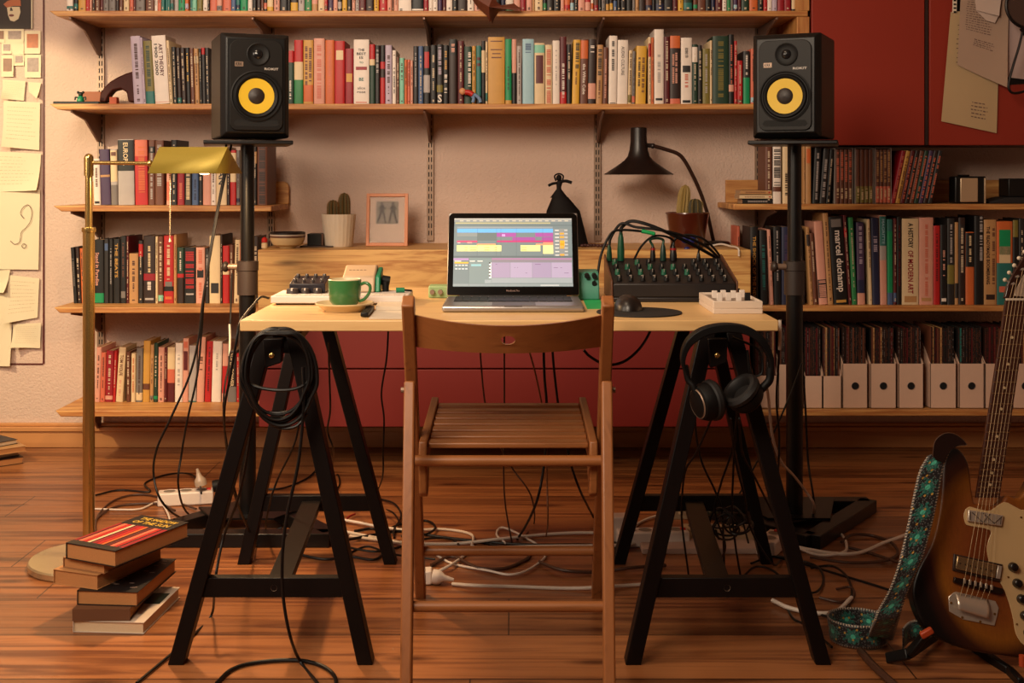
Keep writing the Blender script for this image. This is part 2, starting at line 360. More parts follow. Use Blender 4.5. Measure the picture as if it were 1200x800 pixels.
# low cabinet behind the desk
YC = 4.147; xc0, xc1 = PX(302, YC), PX(880, YC); zt = PZ(292.5, YC); zr = PZ(372, YC); zb = PZ(500, YC); zm = PZ(432, YC)
t = thing('drawer_cabinet', 'low wall-hung cabinet, pine top box over red drawer fronts, behind the desk', 'cabinet', ((xc0+xc1)/2, YC, zb))
part('top_box', MB().box((xc0, YC+.001, zr), (xc1, YW-.001, zt), pine_cab), t, .003)
part('body', MB().box((xc0+.002, YC+.02, zb), (xc1-.002, YW-.001, zr-.001), mat('cupboard_carcass', (92, 26, 16), .5)), t, .001)
part('drawer', MB().box((xc0+.004, YC, zm+.002), (xc1-.004, YC+.0195, zr-.002), redp), t, .002, label='upper red drawer front')
part('drawer', MB().box((xc0+.004, YC, zb), (xc1-.004, YC+.0195, zm-.003), redp), t, .002, label='lower red drawer front')
# ------------------------------------------------------------------ books
BOOKS = []
DARKS = ('black', 'charcoal', 'dkbrown', 'maroon', 'dkgreen', 'navy', 'purple', 'brown', 'red', 'crimson', 'blue', 'teal', 'green')
def make_book(shelfkey, x0, x1, z0, z1, Y, color, lean=0, deco=(), depth=None, pagesflag=True, name='book', auto=True, tone=None):
    """x0,x1: bottom of the spine; lean: sideways shift of its head"""
    w = max(x1-x0-.0006, .003); h = z1-z0; ang = math.atan2(lean, h); d = depth or random.uniform(.125, .165)
    d = min(d, YW-.02-Y); R = Mx.Rotation(ang, 4, 'Y')
    piv = V((x1 if ang > 0 else x0, Y, z0+.0004))
    T = Mx.Translation(piv) @ R @ Mx.Translation(V((-w if ang > 0 else 0, 0, 0)))
    b = MB(); m = pal(color); tb = min(.0022, w*.16)
    # hinged cover: slightly rounded spine plus two boards
    r = min(.003, w*.22); n = 6
    prof = [(0, d)]+[(w/2-(w/2)*math.cos(math.pi*k/n), r-r*math.sin(math.pi*k/n)) for k in range(n+1)]+[(w, d), (w-tb, d), (w-tb, r+.003), (tb, r+.003), (tb, d)]
    prof = [(x, y-r*0) for x, y in prof]
    vs = [T @ V((x, y, z)) for z in (0, h) for x, y in prof]; k = len(prof)
    b.add(vs, [tuple(range(k-1, -1, -1)), tuple(range(k, 2*k))]+[(i, (i+1) % k, k+(i+1) % k, k+i) for i in range(k)], m)
    def band(a0, a1, c, inset=0.0, e=.0005):
        # wraps the rounded spine
        q = [(w/2-(w/2-inset*w)*math.cos(math.pi*i/n), r-(r+e)*math.sin(math.pi*i/n)) for i in range(n+1)]
        if inset: q = [(inset*w+(w-2*inset*w)*i/n, r-(r)*math.sqrt(max(0, 1-((inset*w+(w-2*inset*w)*i/n)/(w/2)-1)**2))-e) for i in range(n+1)]
        g = [T @ V((x, y, z)) for z in (a0*h, a1*h) for x, y in q]
        b.add(g, [(i, i+1, n+2+i, n+1+i) for i in range(n)], c)
    mk = mat('mark_'+('light' if color in DARKS else 'dark'), (200, 178, 150) if color in DARKS else (70, 40, 30), .6)
    def marks(a0, a1, c, wd=.34, off=.5):
        z = a1*h
        while z > a0*h:
            L = random.uniform(.0022, .0048) if w > .006 else .004
            if random.random() > .22:
                b.add([T @ V((w*(off-wd/2), -.0009, z)), T @ V((w*(off+wd/2), -.0009, z)), T @ V((w*(off+wd/2), -.0009, z-L)), T @ V((w*(off-wd/2), -.0009, z-L))], [(3, 2, 1, 0)], c)
            z -= L+random.uniform(.0012, .002)
    if deco:
        for dd in deco:
            q = dd.split(':')
            if q[0] == 'b': band(float(q[2]), float(q[3]), pal(q[1]))
            if q[0] == 'l': band(float(q[2]), float(q[3]), pal(q[1]), .14, .0008)
            if q[0] == 'm': marks(float(q[2]), float(q[3]), pal(q[1]), float(q[4]) if len(q) > 4 else .36, float(q[5]) if len(q) > 5 else .5)
            if q[0] in 'tT':
                s = q[1].replace('_', ' '); a0, a1 = float(q[3]), float(q[4]); wd = float(q[5]) if len(q) > 5 else .55; off = float(q[6]) if len(q) > 6 else .5
                if q[0] == 't':   # runs downwards
                    o = T @ V((w*(off-wd/2), -.0012, a1*h)); u = (T @ V((w*(off-wd/2), -.0012, a0*h)))-o; vv = (T @ V((w*(off+wd/2), -.0012, a1*h)))-o
                    put_text(b, s, o, u, vv, pal(q[2]))
                else:             # reads across the spine
                    o = T @ V((w*(off-wd/2), -.0012, a0*h)); u = (T @ V((w*(off+wd/2), -.0012, a0*h)))-o; vv = (T @ V((w*(off-wd/2), -.0012, a1*h)))-o
                    put_text(b, s, o, u, vv, pal(q[2]))
    elif auto and w > .0045:
        k = random.random()
        if k < .25: band(random.uniform(.02, .06), random.uniform(.1, .18), pal(random.choice(list(PAL))))
        if k > .82: band(random.uniform(.7, .78), random.uniform(.85, .96), pal(random.choice(('white', 'cream', 'red', 'black', 'charcoal', 'tan'))))
        a1 = random.uniform(.82, .94); a0 = random.uniform(.3, .5)
        marks(a0, a1, mk, random.uniform(.2, .42))
        if random.random() < .5: marks(a0-.2, a0-.04, mk, .18)
        marks(.05, .075, mk, .3)
    o = single(name, b, '', 'book', loc=piv)
    if pagesflag:
        c = MB(); c.box((tb+.0001, r+.0032, .002), (w-tb-.0001, d-.002, h-.002), pages, T); part('page_block', c, o)
    BOOKS.append(dict(o=o, s=shelfkey, c=WORD[color], w=w, h=h, x=x0, lean=lean)); return o
def row(key, z0, Y, spec, off=0.0, sc=1.0, pagesflag=True):
    for ln in spec.strip().splitlines():
        q = ln.split()
        if not q: continue
        a, bb = off+float(q[0])/sc, off+float(q[1])/sc; top = float(q[2]); col = q[3]; lean = 0; deco = []; dy = 0
        for e in q[4:]:
            if e[0] == 'L' and e[1:].lstrip('-').replace('.', '').isdigit(): lean = float(e[1:])*Y/F
            elif e[0] == 'Y': dy = float(e[1:])
            else: deco.append(e)
        yy = Y+dy
        z1 = PZ(top, yy) if top > -50 else z0+random.uniform(.185, .235)
        make_book(key, PX(a, yy), PX(bb, yy), z0, z1, yy, col, lean, deco, pagesflag=pagesflag)
YB = 4.27
def rowA(off, s):
    for ln in s.split(','):
        a, bb, c = ln.split()[:3]; a, bb = off+float(a)/7.5, off+float(bb)/7.5; z1 = zA+random.uniform(.17, .24)
        d = ln.split()[3:]
        make_book('A', PX(a, YB), PX(bb, YB), zA, z1, YB+random.choice((0, .004, .008)), c, 0, d, pagesflag=False)
rowA(70, '60 115 white,120 155 black,155 222 gold,226 262 red,263 281 pink,284 305 dkbrown,305 350 brown,352 378 maroon,378 426 grey,430 490 grey,492 520 dkbrown,521 555 brown,557 606 cream,608 641 salmon,641 661 maroon,662 740 grey,748 825 brown,828 855 white,855 886 salmon,890 922 teal,923 945 teal,946 970 teal,971 1000 grey,1001 1040 ltgrey,1041 1096 emerald,1100 1132 orange')
rowA(220, '16 36 teal,36 76 mint,79 126 olive,129 171 white,174 189 black,190 252 salmon,254 301 pink,304 376 salmon,380 422 blue,424 460 teal,462 525 emerald,526 566 white,569 603 black,604 640 dkbrown,641 666 brown,667 696 black,698 751 cream b:yellow:0:.08,755 806 pink,808 876 black,878 901 black,902 966 dkbrown,968 1023 ltgrey,1026 1086 green,1089 1140 pink,1142 1200 cream')
rowA(370, '77 104 red,105 151 purple,152 191 pink,193 227 black,230 273 yellow,275 316 black,318 346 pink,347 379 ltgrey,380 440 maroon,441 510 dkbrown,512 555 yellow,557 626 red,628 669 pink,670 685 brown,686 726 pink,728 840 white m:charcoal:.03:.06:.2:.2,841 946 black b:white:.03:.06,948 990 crimson,992 1026 white,1029 1072 white,1075 1110 purple,1111 1146 maroon')
rowA(520, '23 76 white,78 121 black,122 206 dkbrown,208 266 white,270 330 pink,331 380 charcoal,381 440 white,441 500 black,501 542 navy,544 612 white,615 673 pink,675 722 crimson,726 777 pink,778 800 tan,801 870 cream,872 906 black,907 965 charcoal,966 1026 black,1029 1060 pink,1062 1111 orange,1112 1146 brown,1148 1181 black')
rowA(670, '58 116 pink,118 166 red b:pink:.03:.2,170 193 white,195 236 brown,237 262 black,263 300 grey,301 330 charcoal,331 366 dkbrown,368 400 black,401 430 black,431 480 charcoal,482 532 black,534 560 grey,561 591 tan,592 650 dkbrown,651 706 brown,708 739 black,740 812 black,813 890 charcoal,891 935 maroon,937 984 yellow,986 1060 dkgreen')
rowA(810, '22 60 brown,62 130 brown,131 180 black,181 214 navy,216 273 maroon,275 316 white,318 350 green,351 375 grey,376 410 purple,412 441 maroon,443 510 dkgreen,513 586 orange,590 640 black,641 675 red,676 716 white,717 760 lilac,764 822 crimson,823 882 crimson,884 918 black b:cream:.04:.3')
row('B', zB, YB, '''
157 168.5 42.5 lilac L-4.5
168.5 171 44 lilac L-4.5
171.3 181.5 48 olive L-4 b:teal:0:.2 m:dkgreen:.3:.92:.4
182 198.5 42 white L-5 t:ART_THEORY:maroon:.4:.88:.28:.62 t:1900_2000:charcoal:.42:.88:.22:.28 b:pink:.02:.03
199 202.5 47.5 cream L-4.5
203 208 55 black L-2.5
208.2 213 56 dkbrown L-2.5
213.2 218.5 56 dkbrown L-2.5
218.7 223.5 56 black L-2 m:yellow:.4:.9
223.7 228.5 56.5 brown L-2
228.8 234 57 tan L-2
234.3 237 57 black L-1.5
237.2 241.3 56 charcoal L-1.5 b:red:.88:1
241.5 246 56 charcoal L-1.5''')
row('B', zB, YB, '''
336.2 344.4 59.5 dkgreen b:red:.78:1 m:white:.1:.5:.25
344.7 355.1 47 green b:cream:.38:.66 b:red:.66:1
355.5 367.2 47 gold m:maroon:.3:.9:.25:.3 m:maroon:.35:.9:.25:.7 b:orange:.04:.3
367.7 380.5 45 pink m:salmon:.05:.9:.4
381.2 391.8 47 orange m:salmon:.2:.85:.2
392.2 404 48 red l:cream:.7:.85
404.5 414.2 57 crimson l:gold:.4:.55
414.5 432.6 46.5 white T:THE:black:.82:.86:.4 T:BEST:black:.76:.8:.6 T:IS:black:.7:.74:.25 T:TO:teal:.63:.66:.25 l:crimson:.53:.58 T:BE:teal:.36:.41:.3 T:alice:grey:.23:.27:.5 T:rose:grey:.17:.2:.55 l:salmon:.02:.035
433 439.5 52 dkgreen b:cream:.65:.75 b:red:.75:1
439.7 445 53 charcoal m:ltgrey:.55:.92:.5
445.6 451.4 53 red b:black:.72:1 b:dkbrown:.45:.6
451.6 459.3 53 lilac
459.8 464.3 59 white m:charcoal:.2:.7:.3 m:black:.9:.94:.5
464.6 468 67 brown
468.2 473.7 68 mint
474 477.3 70 orange
477.5 480.8 70 salmon
481 484 71 pink
484.4 490 54 charcoal m:ltgrey:.3:.9:.2
490.3 496 54 blue
496.4 504 54 black l:red:.62:.9 b:ltgrey:.2:.5
504.3 511.6 53 black
511.9 519 52 charcoal m:lilac:.5:.95:.5 T:S:white:.03:.16:.7 b:olive:.2:.32
519.3 525.7 53 black m:gold:.6:.9:.4 m:white:.2:.5:.5
526 535.8 46 black m:pink:.8:.97:.4 b:dkbrown:0:.75
536.5 543.6 48 maroon
544 553 54.5 dkgreen m:white:.3:.9:.35:.7
553.3 557.8 54 gold
558 564 53.5 teal l:maroon:.65:.7 l:maroon:.75:.8 b:black:0:.14
564.3 568.8 48 black b:cream:.5:.85
569 571.6 49 cream
572 591.6 43.5 gold m:brown:.7:.72:.6 m:brown:.74:.76:.5 m:brown:.8:.82:.7 l:brown:.93:.945
592.2 599.6 45.8 emerald m:dkgreen:.2:.6:.3 b:gold:0:.06
600 605.4 46 pink b:black:0:.48
605.8 611.5 54 ltgrey
612.4 625.7 45.8 ltblue m:blue:.8:.93:.5
626.4 638.4 50.5 cream l:maroon:.34:.8 b:mint:.84:.97 m:salmon:.12:.14:.5
639 647.3 52.5 cream m:salmon:.03:.92:.6
647.7 656 47.6 white m:ltgrey:.3:.85:.2
656.4 664 43 maroon m:white:.1:.6:.35 b:red:0:.18
664.4 669.4 52 charcoal
670 678.5 46.7 yellow L2 m:black:.55:.95:.5:.6 m:brown:.3:.5:.2
679.5 688.5 46 brown L1 b:orange:.7:.98 t:the_White_Cube:white:.15:.62:.4
688.8 697.8 46 dkbrown L1 b:pink:.08:.32 m:white:.8:.9:.5
698.3 705.5 52.7 tan L1.5 m:black:.5:.95:.6 m:brown:.1:.4:.3
706 712 55.5 brown L1 m:pink:.1:.85:.3
713 722.7 42 white L.8 m:charcoal:.5:.92:.3 l:black:.01:.02
723 735.2 47 white L1 t:AUDIO_CULTURE:grey:.45:.9:.3
735.6 740 59 cream L1.5
740.3 744 60 grey L1
744.5 756.5 54 yellow L1.5 m:brown:.2:.8:.25:.7 m:charcoal:.3:.8:.2:.3
760 763.2 43.5 cream
763.4 766.4 44 orange
766.8 778 34.5 white m:ltgrey:.3:.7:.3 l:black:.05:.08
778.4 785 43 maroon
785.4 797.5 42 dkbrown b:orange:.82:1 b:salmon:0:.08 m:pink:.3:.75:.2:.3 m:pink:.3:.75:.2:.6
798.2 811 44.3 white t:ADORNO_1970:charcoal:.7:.85:.3 l:charcoal:.48:.58 m:salmon:.25:.45:.3 l:charcoal:.02:.06
811.3 817.8 52 dkgreen
818 823 53 charcoal
823.6 832 57 olive m:ltgrey:.2:.9:.3
832.2 834.8 47.5 cream
835.6 854 42.3 dkgreen m:olive:.1:.92:.35
854.2 860.3 40.5 black m:salmon:.3:.85:.3 b:pink:.18:.28
860.6 864 48 red
864.3 870.6 71 red
871.2 879 60 charcoal b:emerald:0:.5 m:white:.55:.95:.3
880 885 57 salmon''')
YCl = 4.33
row('C', zCl, YCl, '''
110 118 186 white L-1.5 m:brown:.4:.8:.3 l:black:.03:.08
118.5 130 175 purple L-2.5 b:tan:.5:.54
130.3 138.3 175 ltgrey L-1.5 b:cream:.42:.98 l:brown:.88:.95 b:grey:0:.36
138.6 157.5 163.5 ltgrey L-1 b:black:.52:.99 t:EUROPA:cream:.6:.95:.3
158.5 173.3 164 red L-1 m:orange:.2:.92:.5:.55 b:salmon:.75:1
174 181.5 164 brown m:ltgrey:.1:.9:.3 b:black:.8:.9
181.8 191.8 164.5 brown m:ltgrey:.3:.95:.5 
195 200 186 pink b:salmon:.1:.5
200.3 207.5 164 black
207.8 216 176 crimson m:salmon:.1:.4:.4
216.3 224.6 176 charcoal m:cream:.1:.9:.5
225 232.5 178 blue m:navy:.1:.5:.3
232.7 237.4 178 black
237.7 247 176 pink b:maroon:.8:.88
247.2 253 174 white
253.3 265.5 172 cream t:MAN:charcoal:.35:.72:.5
265.7 269.4 175 dkbrown
269.6 276.6 176 red b:cream:.42:.95
277 281 176 grey
296 301 172 black
301.4 313.2 171 brown m:dkbrown:.02:.98:.6''')
YDl = 4.37
row('D', zDl, YDl, '''
86.3 90.7 290 black L-3.8 m:grey:.3:.8
91 95.5 289 dkbrown L-3
95.8 99.5 291 orange L-2.5
100 110 288 black L-1.5
110.5 121.6 281 black L-.4 t:Stand_in_Paradise:pink:.28:.8:.4:.35 b:emerald:.01:.16
121.9 127.4 280 charcoal l:blue:.82:.93 L0
127.6 132.4 280 black m:ltgrey:.3:.85:.25 L0
132.6 140.6 280 black t:THE_BEATS:gold:.4:.93:.45
140.9 148 277 black m:brown:.4:.9:.3 l:grey:.08:.18
148.3 151 277 maroon
151.3 161.8 297 tan
162.2 167.6 282 charcoal
168 182 276.5 dkbrown m:cream:.48:.85:.2 b:crimson:.34:.44 m:white:.2:.32:.3 l:ltgrey:.05:.08
182.3 185 277 cream
185.3 191.2 277 brown
191.9 203.3 276 red m:cream:.35:.86:.3 b:black:.18:.25 l:grey:.25:.32 l:orange:.06:.1
203.6 207 275 tan
207.5 215.6 290 dkgreen b:red:.46:.53 b:dkbrown:0:.46 m:white:.6:.95:.2
216 229 290 black m:red:.25:.95:.75:.5 l:ltgrey:.15:.18
229.6 240 290 pink m:salmon:.6:.95:.4 l:black:.46:.6 m:salmon:.1:.4:.3
240.6 245 291 charcoal m:ltgrey:.3:.9:.4
245.4 258 276 cream l:charcoal:.15:.3
258.3 260.6 275 dkbrown
260.8 268.6 288 red b:cream:.5:.56
268.9 273.5 287 brown
273.8 280 281 cream L1.5
281 284.5 284 salmon
296 303 277 dkbrown''')
YEl = 4.40
row('E', zEl, YEl, '''
110.5 116.5 407 pink L2.5
117 122.5 413 salmon L1.6
122.8 131.5 411 crimson L1.8
131.8 135 411 red L2
135.3 143.5 407 cream L4 t:TOM_WOLFE:brown:.48:.86:.5 m:pink:.1:.4:.3
148 152.6 412 brown
153.2 158.3 414 cream L.5 m:orange:.2:.9:.3
158.8 166.4 408 grey L1
166.8 174.8 399.5 gold L1.4 b:brown:.2:.3
175.2 179.4 404 tan L1
179.6 184.4 402 dkgreen L.8
184.8 192 407 pink L.6
192.3 195.4 408 maroon L.4
195.7 204.4 407 cream L.4 b:maroon:0:.35 b:salmon:.35:.6
204.7 213.4 402 white L.6 m:ltgrey:.3:.8:.3
213.7 220.4 396.5 pink L.6 l:maroon:.5:.8 l:salmon:.85:.95
220.7 229.6 405 ltgrey L.8 b:teal:0:.02
230 238.5 395 pink L2.4 m:brown:.5:.7:.4
239.4 247 400 red L2.8 m:maroon:.2:.9:.25
247.4 258.3 400 white L2 m:ltgrey:.5:.8:.2
259.5 266.4 403 pink L1.4 b:red:.15:.62
266.8 277 411 grey b:dkbrown:.3:.98 t:SUPER_POWER:cream:.3:.95:.4
277.3 280.5 414 red
281 285.6 407 brown
286 292 405 pink
296 303.8 401 pink m:salmon:.4:.95:.55''')
YCr = 4.28
row('F', zCr, YCr, '''
897 905 168.5 brown
906 915.5 168 white m:charcoal:.3:.9:.8 b:brown:.2:.28
917.5 928 167 cream m:dkbrown:.15:.5:.5
941.6 944 171 tan
944.3 950.8 171 tan l:orange:.7:.95
952 960 173 black L3 m:ltgrey:.05:.9:.3
960.4 967.6 174 charcoal L5 m:ltgrey:.1:.8:.4
967.9 973 175 black L5''')
for a0, n, w, c, dc in ((979.6, 4, 4.9, 'salmon', 'brown'), (1003.4, 4, 5.0, 'brown', 'olive'), (1026.6, 4, 4.4, 'tan', 'salmon')):
    for k in range(n):
        row('F', zCr, YCr, f'{a0+k*w} {a0+(k+1)*w-.3} 175 brown b:{dc}:.02:.32 m:{c}:.4:.95:.6 m:cream:.1:.28:.5')
for k, c in enumerate(('crimson', 'gold', 'maroon', 'dkbrown', 'brown', 'dkgreen', 'purple', 'dkbrown', 'charcoal')):
    row('F', zCr, YCr, f'{1044+k*5.4} {1044+(k+1)*5.4-.3} 176 {c} L13 m:{"salmon" if c != "gold" else "brown"}:.1:.9:.4')
YDr = 4.268
row('G', zDr, YDr, '''
863.8 867.3 265 salmon Y.165
879.4 888.8 266 black t:THE_SHOCK_OF_THE_NEW:gold:.06:.88:.4
891.5 900 270 black L-1.5 m:teal:.2:.8:.4
903 907 269 pink L-4
907.4 916 266 black L-1 m:ltgrey:.3:.95:.2
916.2 927 266 navy m:purple:.2:.9:.4
928 933 268 dkgreen L-2
937 943.5 266 charcoal L-3
949.5 953.5 266 tan L-5
953.8 958.5 273 brown L-5
960.3 970.3 259.5 pink L-6.5 b:charcoal:.08:.3 m:pink:.08:.3:.8
970.6 977 249.7 tan L-6.5
978 994.4 254 black L-7 t:marcel_duchamp:white:.14:.84:.62:.52 l:gold:.02:.05 l:grey:.88:.97
995 998.6 252 maroon L-7
999 1004.6 255 green L-4.5
1005.2 1014.2 260.5 navy L-1.6 b:purple:.3:.99 m:lilac:.5:.95:.4 b:pink:0:.14
1019 1022.6 257 cream L-3
1023 1031.6 255.5 navy L-2 m:lilac:.62:.8:.5
1032 1040 252.5 pink L-1.2 b:ltgrey:.5:.66 b:teal:.66:.99 t:MAGRITTE:ltblue:.68:.96:.4
1040.4 1047 257 emerald L-.6 b:blue:0:.14 b:teal:.86:1
1047.3 1051 256 maroon
1051.3 1056.8 254 black m:maroon:.2:.9:.4
1057.2 1077 256.3 cream t:A_HISTORY:black:.66:.95:.3:.5 t:OF_MODERN_ART:crimson:.13:.63:.32:.5 l:tan:.03:.1
1077.6 1094 255 pink m:salmon:.1:.92:.2 l:tan:.04:.08
1094.3 1102 264.5 red m:maroon:.3:.9:.3
1102.3 1110.2 263.5 black m:pink:.36:.68:.3 l:white:.04:.08
1110.5 1119 256 charcoal m:ltgrey:.5:.95:.3 b:olive:.24:.46
1119.4 1123.4 260.5 tan b:charcoal:.08:.26
1123.7 1131.4 255 dkbrown
1132 1142 272 orange b:black:.52:.99 m:cream:.6:.95:.25
1142.3 1153 253 black m:ltgrey:.5:.99:.3:.7
1153.5 1168 257.5 tan t:THE_READYMADE_BOOMERANG:dkbrown:.24:.92:.28:.3 m:brown:.24:.9:.2:.75 l:dkbrown:.06:.12
1168.4 1187 259.5 orange b:teal:0:.5 l:salmon:.15:.22 l:emerald:.6:.9 l:cream:.5:.7
1187.4 1194 258 black b:olive:.8:1
1194.4 1201 256 charcoal
1201.4 1213 258 maroon''')
# box-set slipcases
sl = mat('slipcase_card', (170, 158, 150), .35, var=.1)
for a, bb, w_ in ((978.6, 999.6, 'whose volumes have pale pictures low on the spine'), (1002.4, 1023.5, 'whose volumes have green pictures low on the spine'), (1025.6, 1044.6, 'with tan volumes, beside the row of slanting books')):
    b = MB(); x0, x1 = PX(a, YCr), PX(bb, YCr); z1 = PZ(173.5, YCr)
    for q0, q1 in ((x0-.0006, x0+.0012), (x1-.0012, x1+.0006)): b.box((q0, YCr+.002, zCr+.0006), (q1, YCr+.17, z1), sl)
    b.box((x0-.0006, YCr+.002, z1), (x1+.0006, YCr+.17, z1+.0015), sl)
    single('slipcase', b, 'thin grey slipcase on the camera shelf '+w_, 'slipcase')
# three small books lying flat beside the white one
for (a, bb, t0, t1, c, lb) in ((870, 905.5, 233, 238.7, 'black', 'black paperback lying flat, lowest of three by the shelf end under the cupboard'),
                           (866.5, 905, 228, 232.9, 'cream', 'cream paperback lying flat between a black and another cream one, spines out'),
                           (867.5, 904.5, 222.6, 227.9, 'tan', 'tan paperback lying flat, topmost of three by the shelf end under the cupboard')):
    z0, z1 = PZ(t1, YCr), PZ(t0, YCr); z0 = max(z0, zCr+.0003); x0, x1 = PX(a, YCr), PX(bb, YCr); b = MB()
    b.box((x0, YCr, z0), (x1, YCr+.1, z0+.0012), pal(c)); b.box((x0, YCr, z1-.0015), (x1, YCr+.1, z1-.0003), pal(c)); b.box((x0, YCr, z0), (x1, YCr+.002, z1-.0003), pal(c))
    for k in range(12): b.box((x0+.02+k*.006, YCr-.0006, z0+.005), (x0+.023+k*.006, YCr, z1-.006), pal('ltgrey' if c == 'black' else 'brown'))
    if c != 'black': b.box((x1-.012, YCr-.0006, z0+.005), (x1-.006, YCr, z1-.006), pal('red'))
    o = single('book', b, lb, 'book', loc=(x0, YCr, z0)); part('page_block', MB().box((x0+.001, YCr+.0021, z0+.0013), (x1-.001, YCr+.099, z1-.0016), pages), o)
# magazine files with issues standing in them
card = mat('white_card_file', (206, 172, 150), .75, var=.05)
YM = 4.272
MAGS = ['black', 'dkbrown', 'maroon', 'charcoal', 'dkbrown', 'black', 'brown', 'dkbrown', 'black', 'maroon', 'brown', 'charcoal', 'tan', 'dkbrown', 'dkbrown']
files = [(882, 911, 440, 0, 'low white magazine file half hidden by the headphones'),
         (912.5, 941, 427, 1, 'white magazine file behind the speaker stand pole'),
         (943, 964, 440.5, 0, 'low white magazine file next to the stand pole'),
         (964.4, 986.4, 440.5, 0, 'low white magazine file beside the tall ones'),
         (987.6, 1017, 426, 1, 'first tall white magazine file beside the low ones'),
         (1020, 1050.6, 426, 1, 'second tall white magazine file from the low ones'),
         (1053, 1082.5, 426, 1, 'tall white magazine file just before the small gap'),
         (1090, 1121, 426, 1, 'tall white magazine file just after the small gap'),
         (1124, 1153.5, 426, 1, 'tall white magazine file holding a teal issue'),
         (1154.5, 1184, 426, 1, 'tall white magazine file behind the guitar neck'),
         (1187, 1216, 426, 1, 'tall white magazine file beyond the guitar neck')]
for fi, (a, bb, top, hole, lb) in enumerate(files):
    x0, x1 = PX(a, YM), PX(bb, YM)-.001; zf = PZ(top, YM); z0 = zEr+.0004; b = MB(); t_ = .002; Yb = YM+.245; zbk = PZ(395, YM)
    b.box((x0, YM, z0), (x1, Yb, z0+t_), card)
    b.box((x0, YM, z0), (x1, YM+t_, zf), card)
    for q in (x0, x1-t_): b.prism([V((q, YM, z0)), V((q, Yb, z0)), V((q, Yb, zbk)), V((q, YM+.12, zbk)), V((q, YM, zf))], (t_, 0, 0), card)
    b.box((x0, Yb-t_, z0), (x1, Yb, zbk), card)
    hy = (x0+x1)/2; hz = PZ(452, YM)
    if hole:
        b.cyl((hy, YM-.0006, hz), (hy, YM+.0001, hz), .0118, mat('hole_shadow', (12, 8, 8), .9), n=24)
    o = single('magazine_file', b, lb, 'magazine file', loc=(x0, YM, z0), group='white magazine files on the lowest shelf')
    if hole:
        c = MB(); c.lathe((hy, YM-.0008, hz), [(.0118, 0), (.0135, .001), (.0122, .0018)], mat('hole_ring', (60, 44, 40), .5), 24, Mx.Rotation(math.pi/2, 4, 'X')); part('finger_ring', c, o)
    n = 16
    n = 11 if bb-a < 25 else n
    if fi >= 9: n = 10
    xs = x0+.003; step = (x1-.003-xs)/n
    for k in range(n):
        h = .21+random.uniform(-.004, .006); c = MAGS[(fi*7+k*3+random.randint(0, 2)) % len(MAGS)]
        if fi == 8: c = 'teal' if k == 1 else (c if c != 'teal' else 'maroon')
        if fi != 8 and c == 'teal': c = 'brown'
        w_ = step*random.uniform(.72, .95)
        m_ = MB(); yy = YM+.012+random.uniform(0, .006); q0 = xs+k*step; z1 = PZ(384, YM)+random.uniform(-.004, .003)
        m_.box((q0, yy, z0+.003), (q0+w_, yy+.175, z1), pal(c)); 
        lo = z0+.25*(z1-z0); zz = z1-.01
        lm = pal(random.choice(('brown', 'maroon', 'grey', 'brown', 'charcoal')))
        while zz > zf+.004:
            if random.random() < .6: m_.box((q0+w_*.25, yy-.0004, zz-.004), (q0+w_*.75, yy, zz), lm)
            zz -= .0065
        mo = single('magazine', m_, '', 'magazine', loc=(q0, yy, z0))
        BOOKS.append(dict(o=mo, s='M%d' % fi, c=WORD[c], w=w_, h=h, x=q0, lean=0, mag=lb))
# labels for all of the books: look first, then neighbours, then count along the shelf
SHN = {'A': 'on the topmost shelf', 'B': 'on the second shelf down', 'C': 'behind the brass lamp shade', 'D': 'midway up the brass lamp pole',
       'E': 'on the lowest shelf', 'F': 'on the camera shelf', 'G': 'near the guitar headstock'}
ONES = ['', 'first', 'second', 'third', 'fourth', 'fifth', 'sixth', 'seventh', 'eighth', 'ninth', 'tenth', 'eleventh', 'twelfth', 'thirteenth', 'fourteenth', 'fifteenth', 'sixteenth', 'seventeenth', 'eighteenth', 'nineteenth']
TENS = ['', '', 'twenty', 'thirty', 'forty', 'fifty', 'sixty', 'seventy', 'eighty', 'ninety', 'hundred']
TENTH = ['', '', 'twentieth', 'thirtieth', 'fortieth', 'fiftieth', 'sixtieth', 'seventieth', 'eightieth', 'ninetieth']
def ordn(n):
    if n > 100: return 'hundred-and-'+ordn(n-100)
    if n == 100: return 'hundredth'
    if n < 20: return ONES[n]
    return TENTH[n//10] if n % 10 == 0 else TENS[n//10]+'-'+ONES[n % 10]
by = {}
for q in BOOKS: by.setdefault(q['s'], []).append(q)
used_labels = set()
from collections import Counter
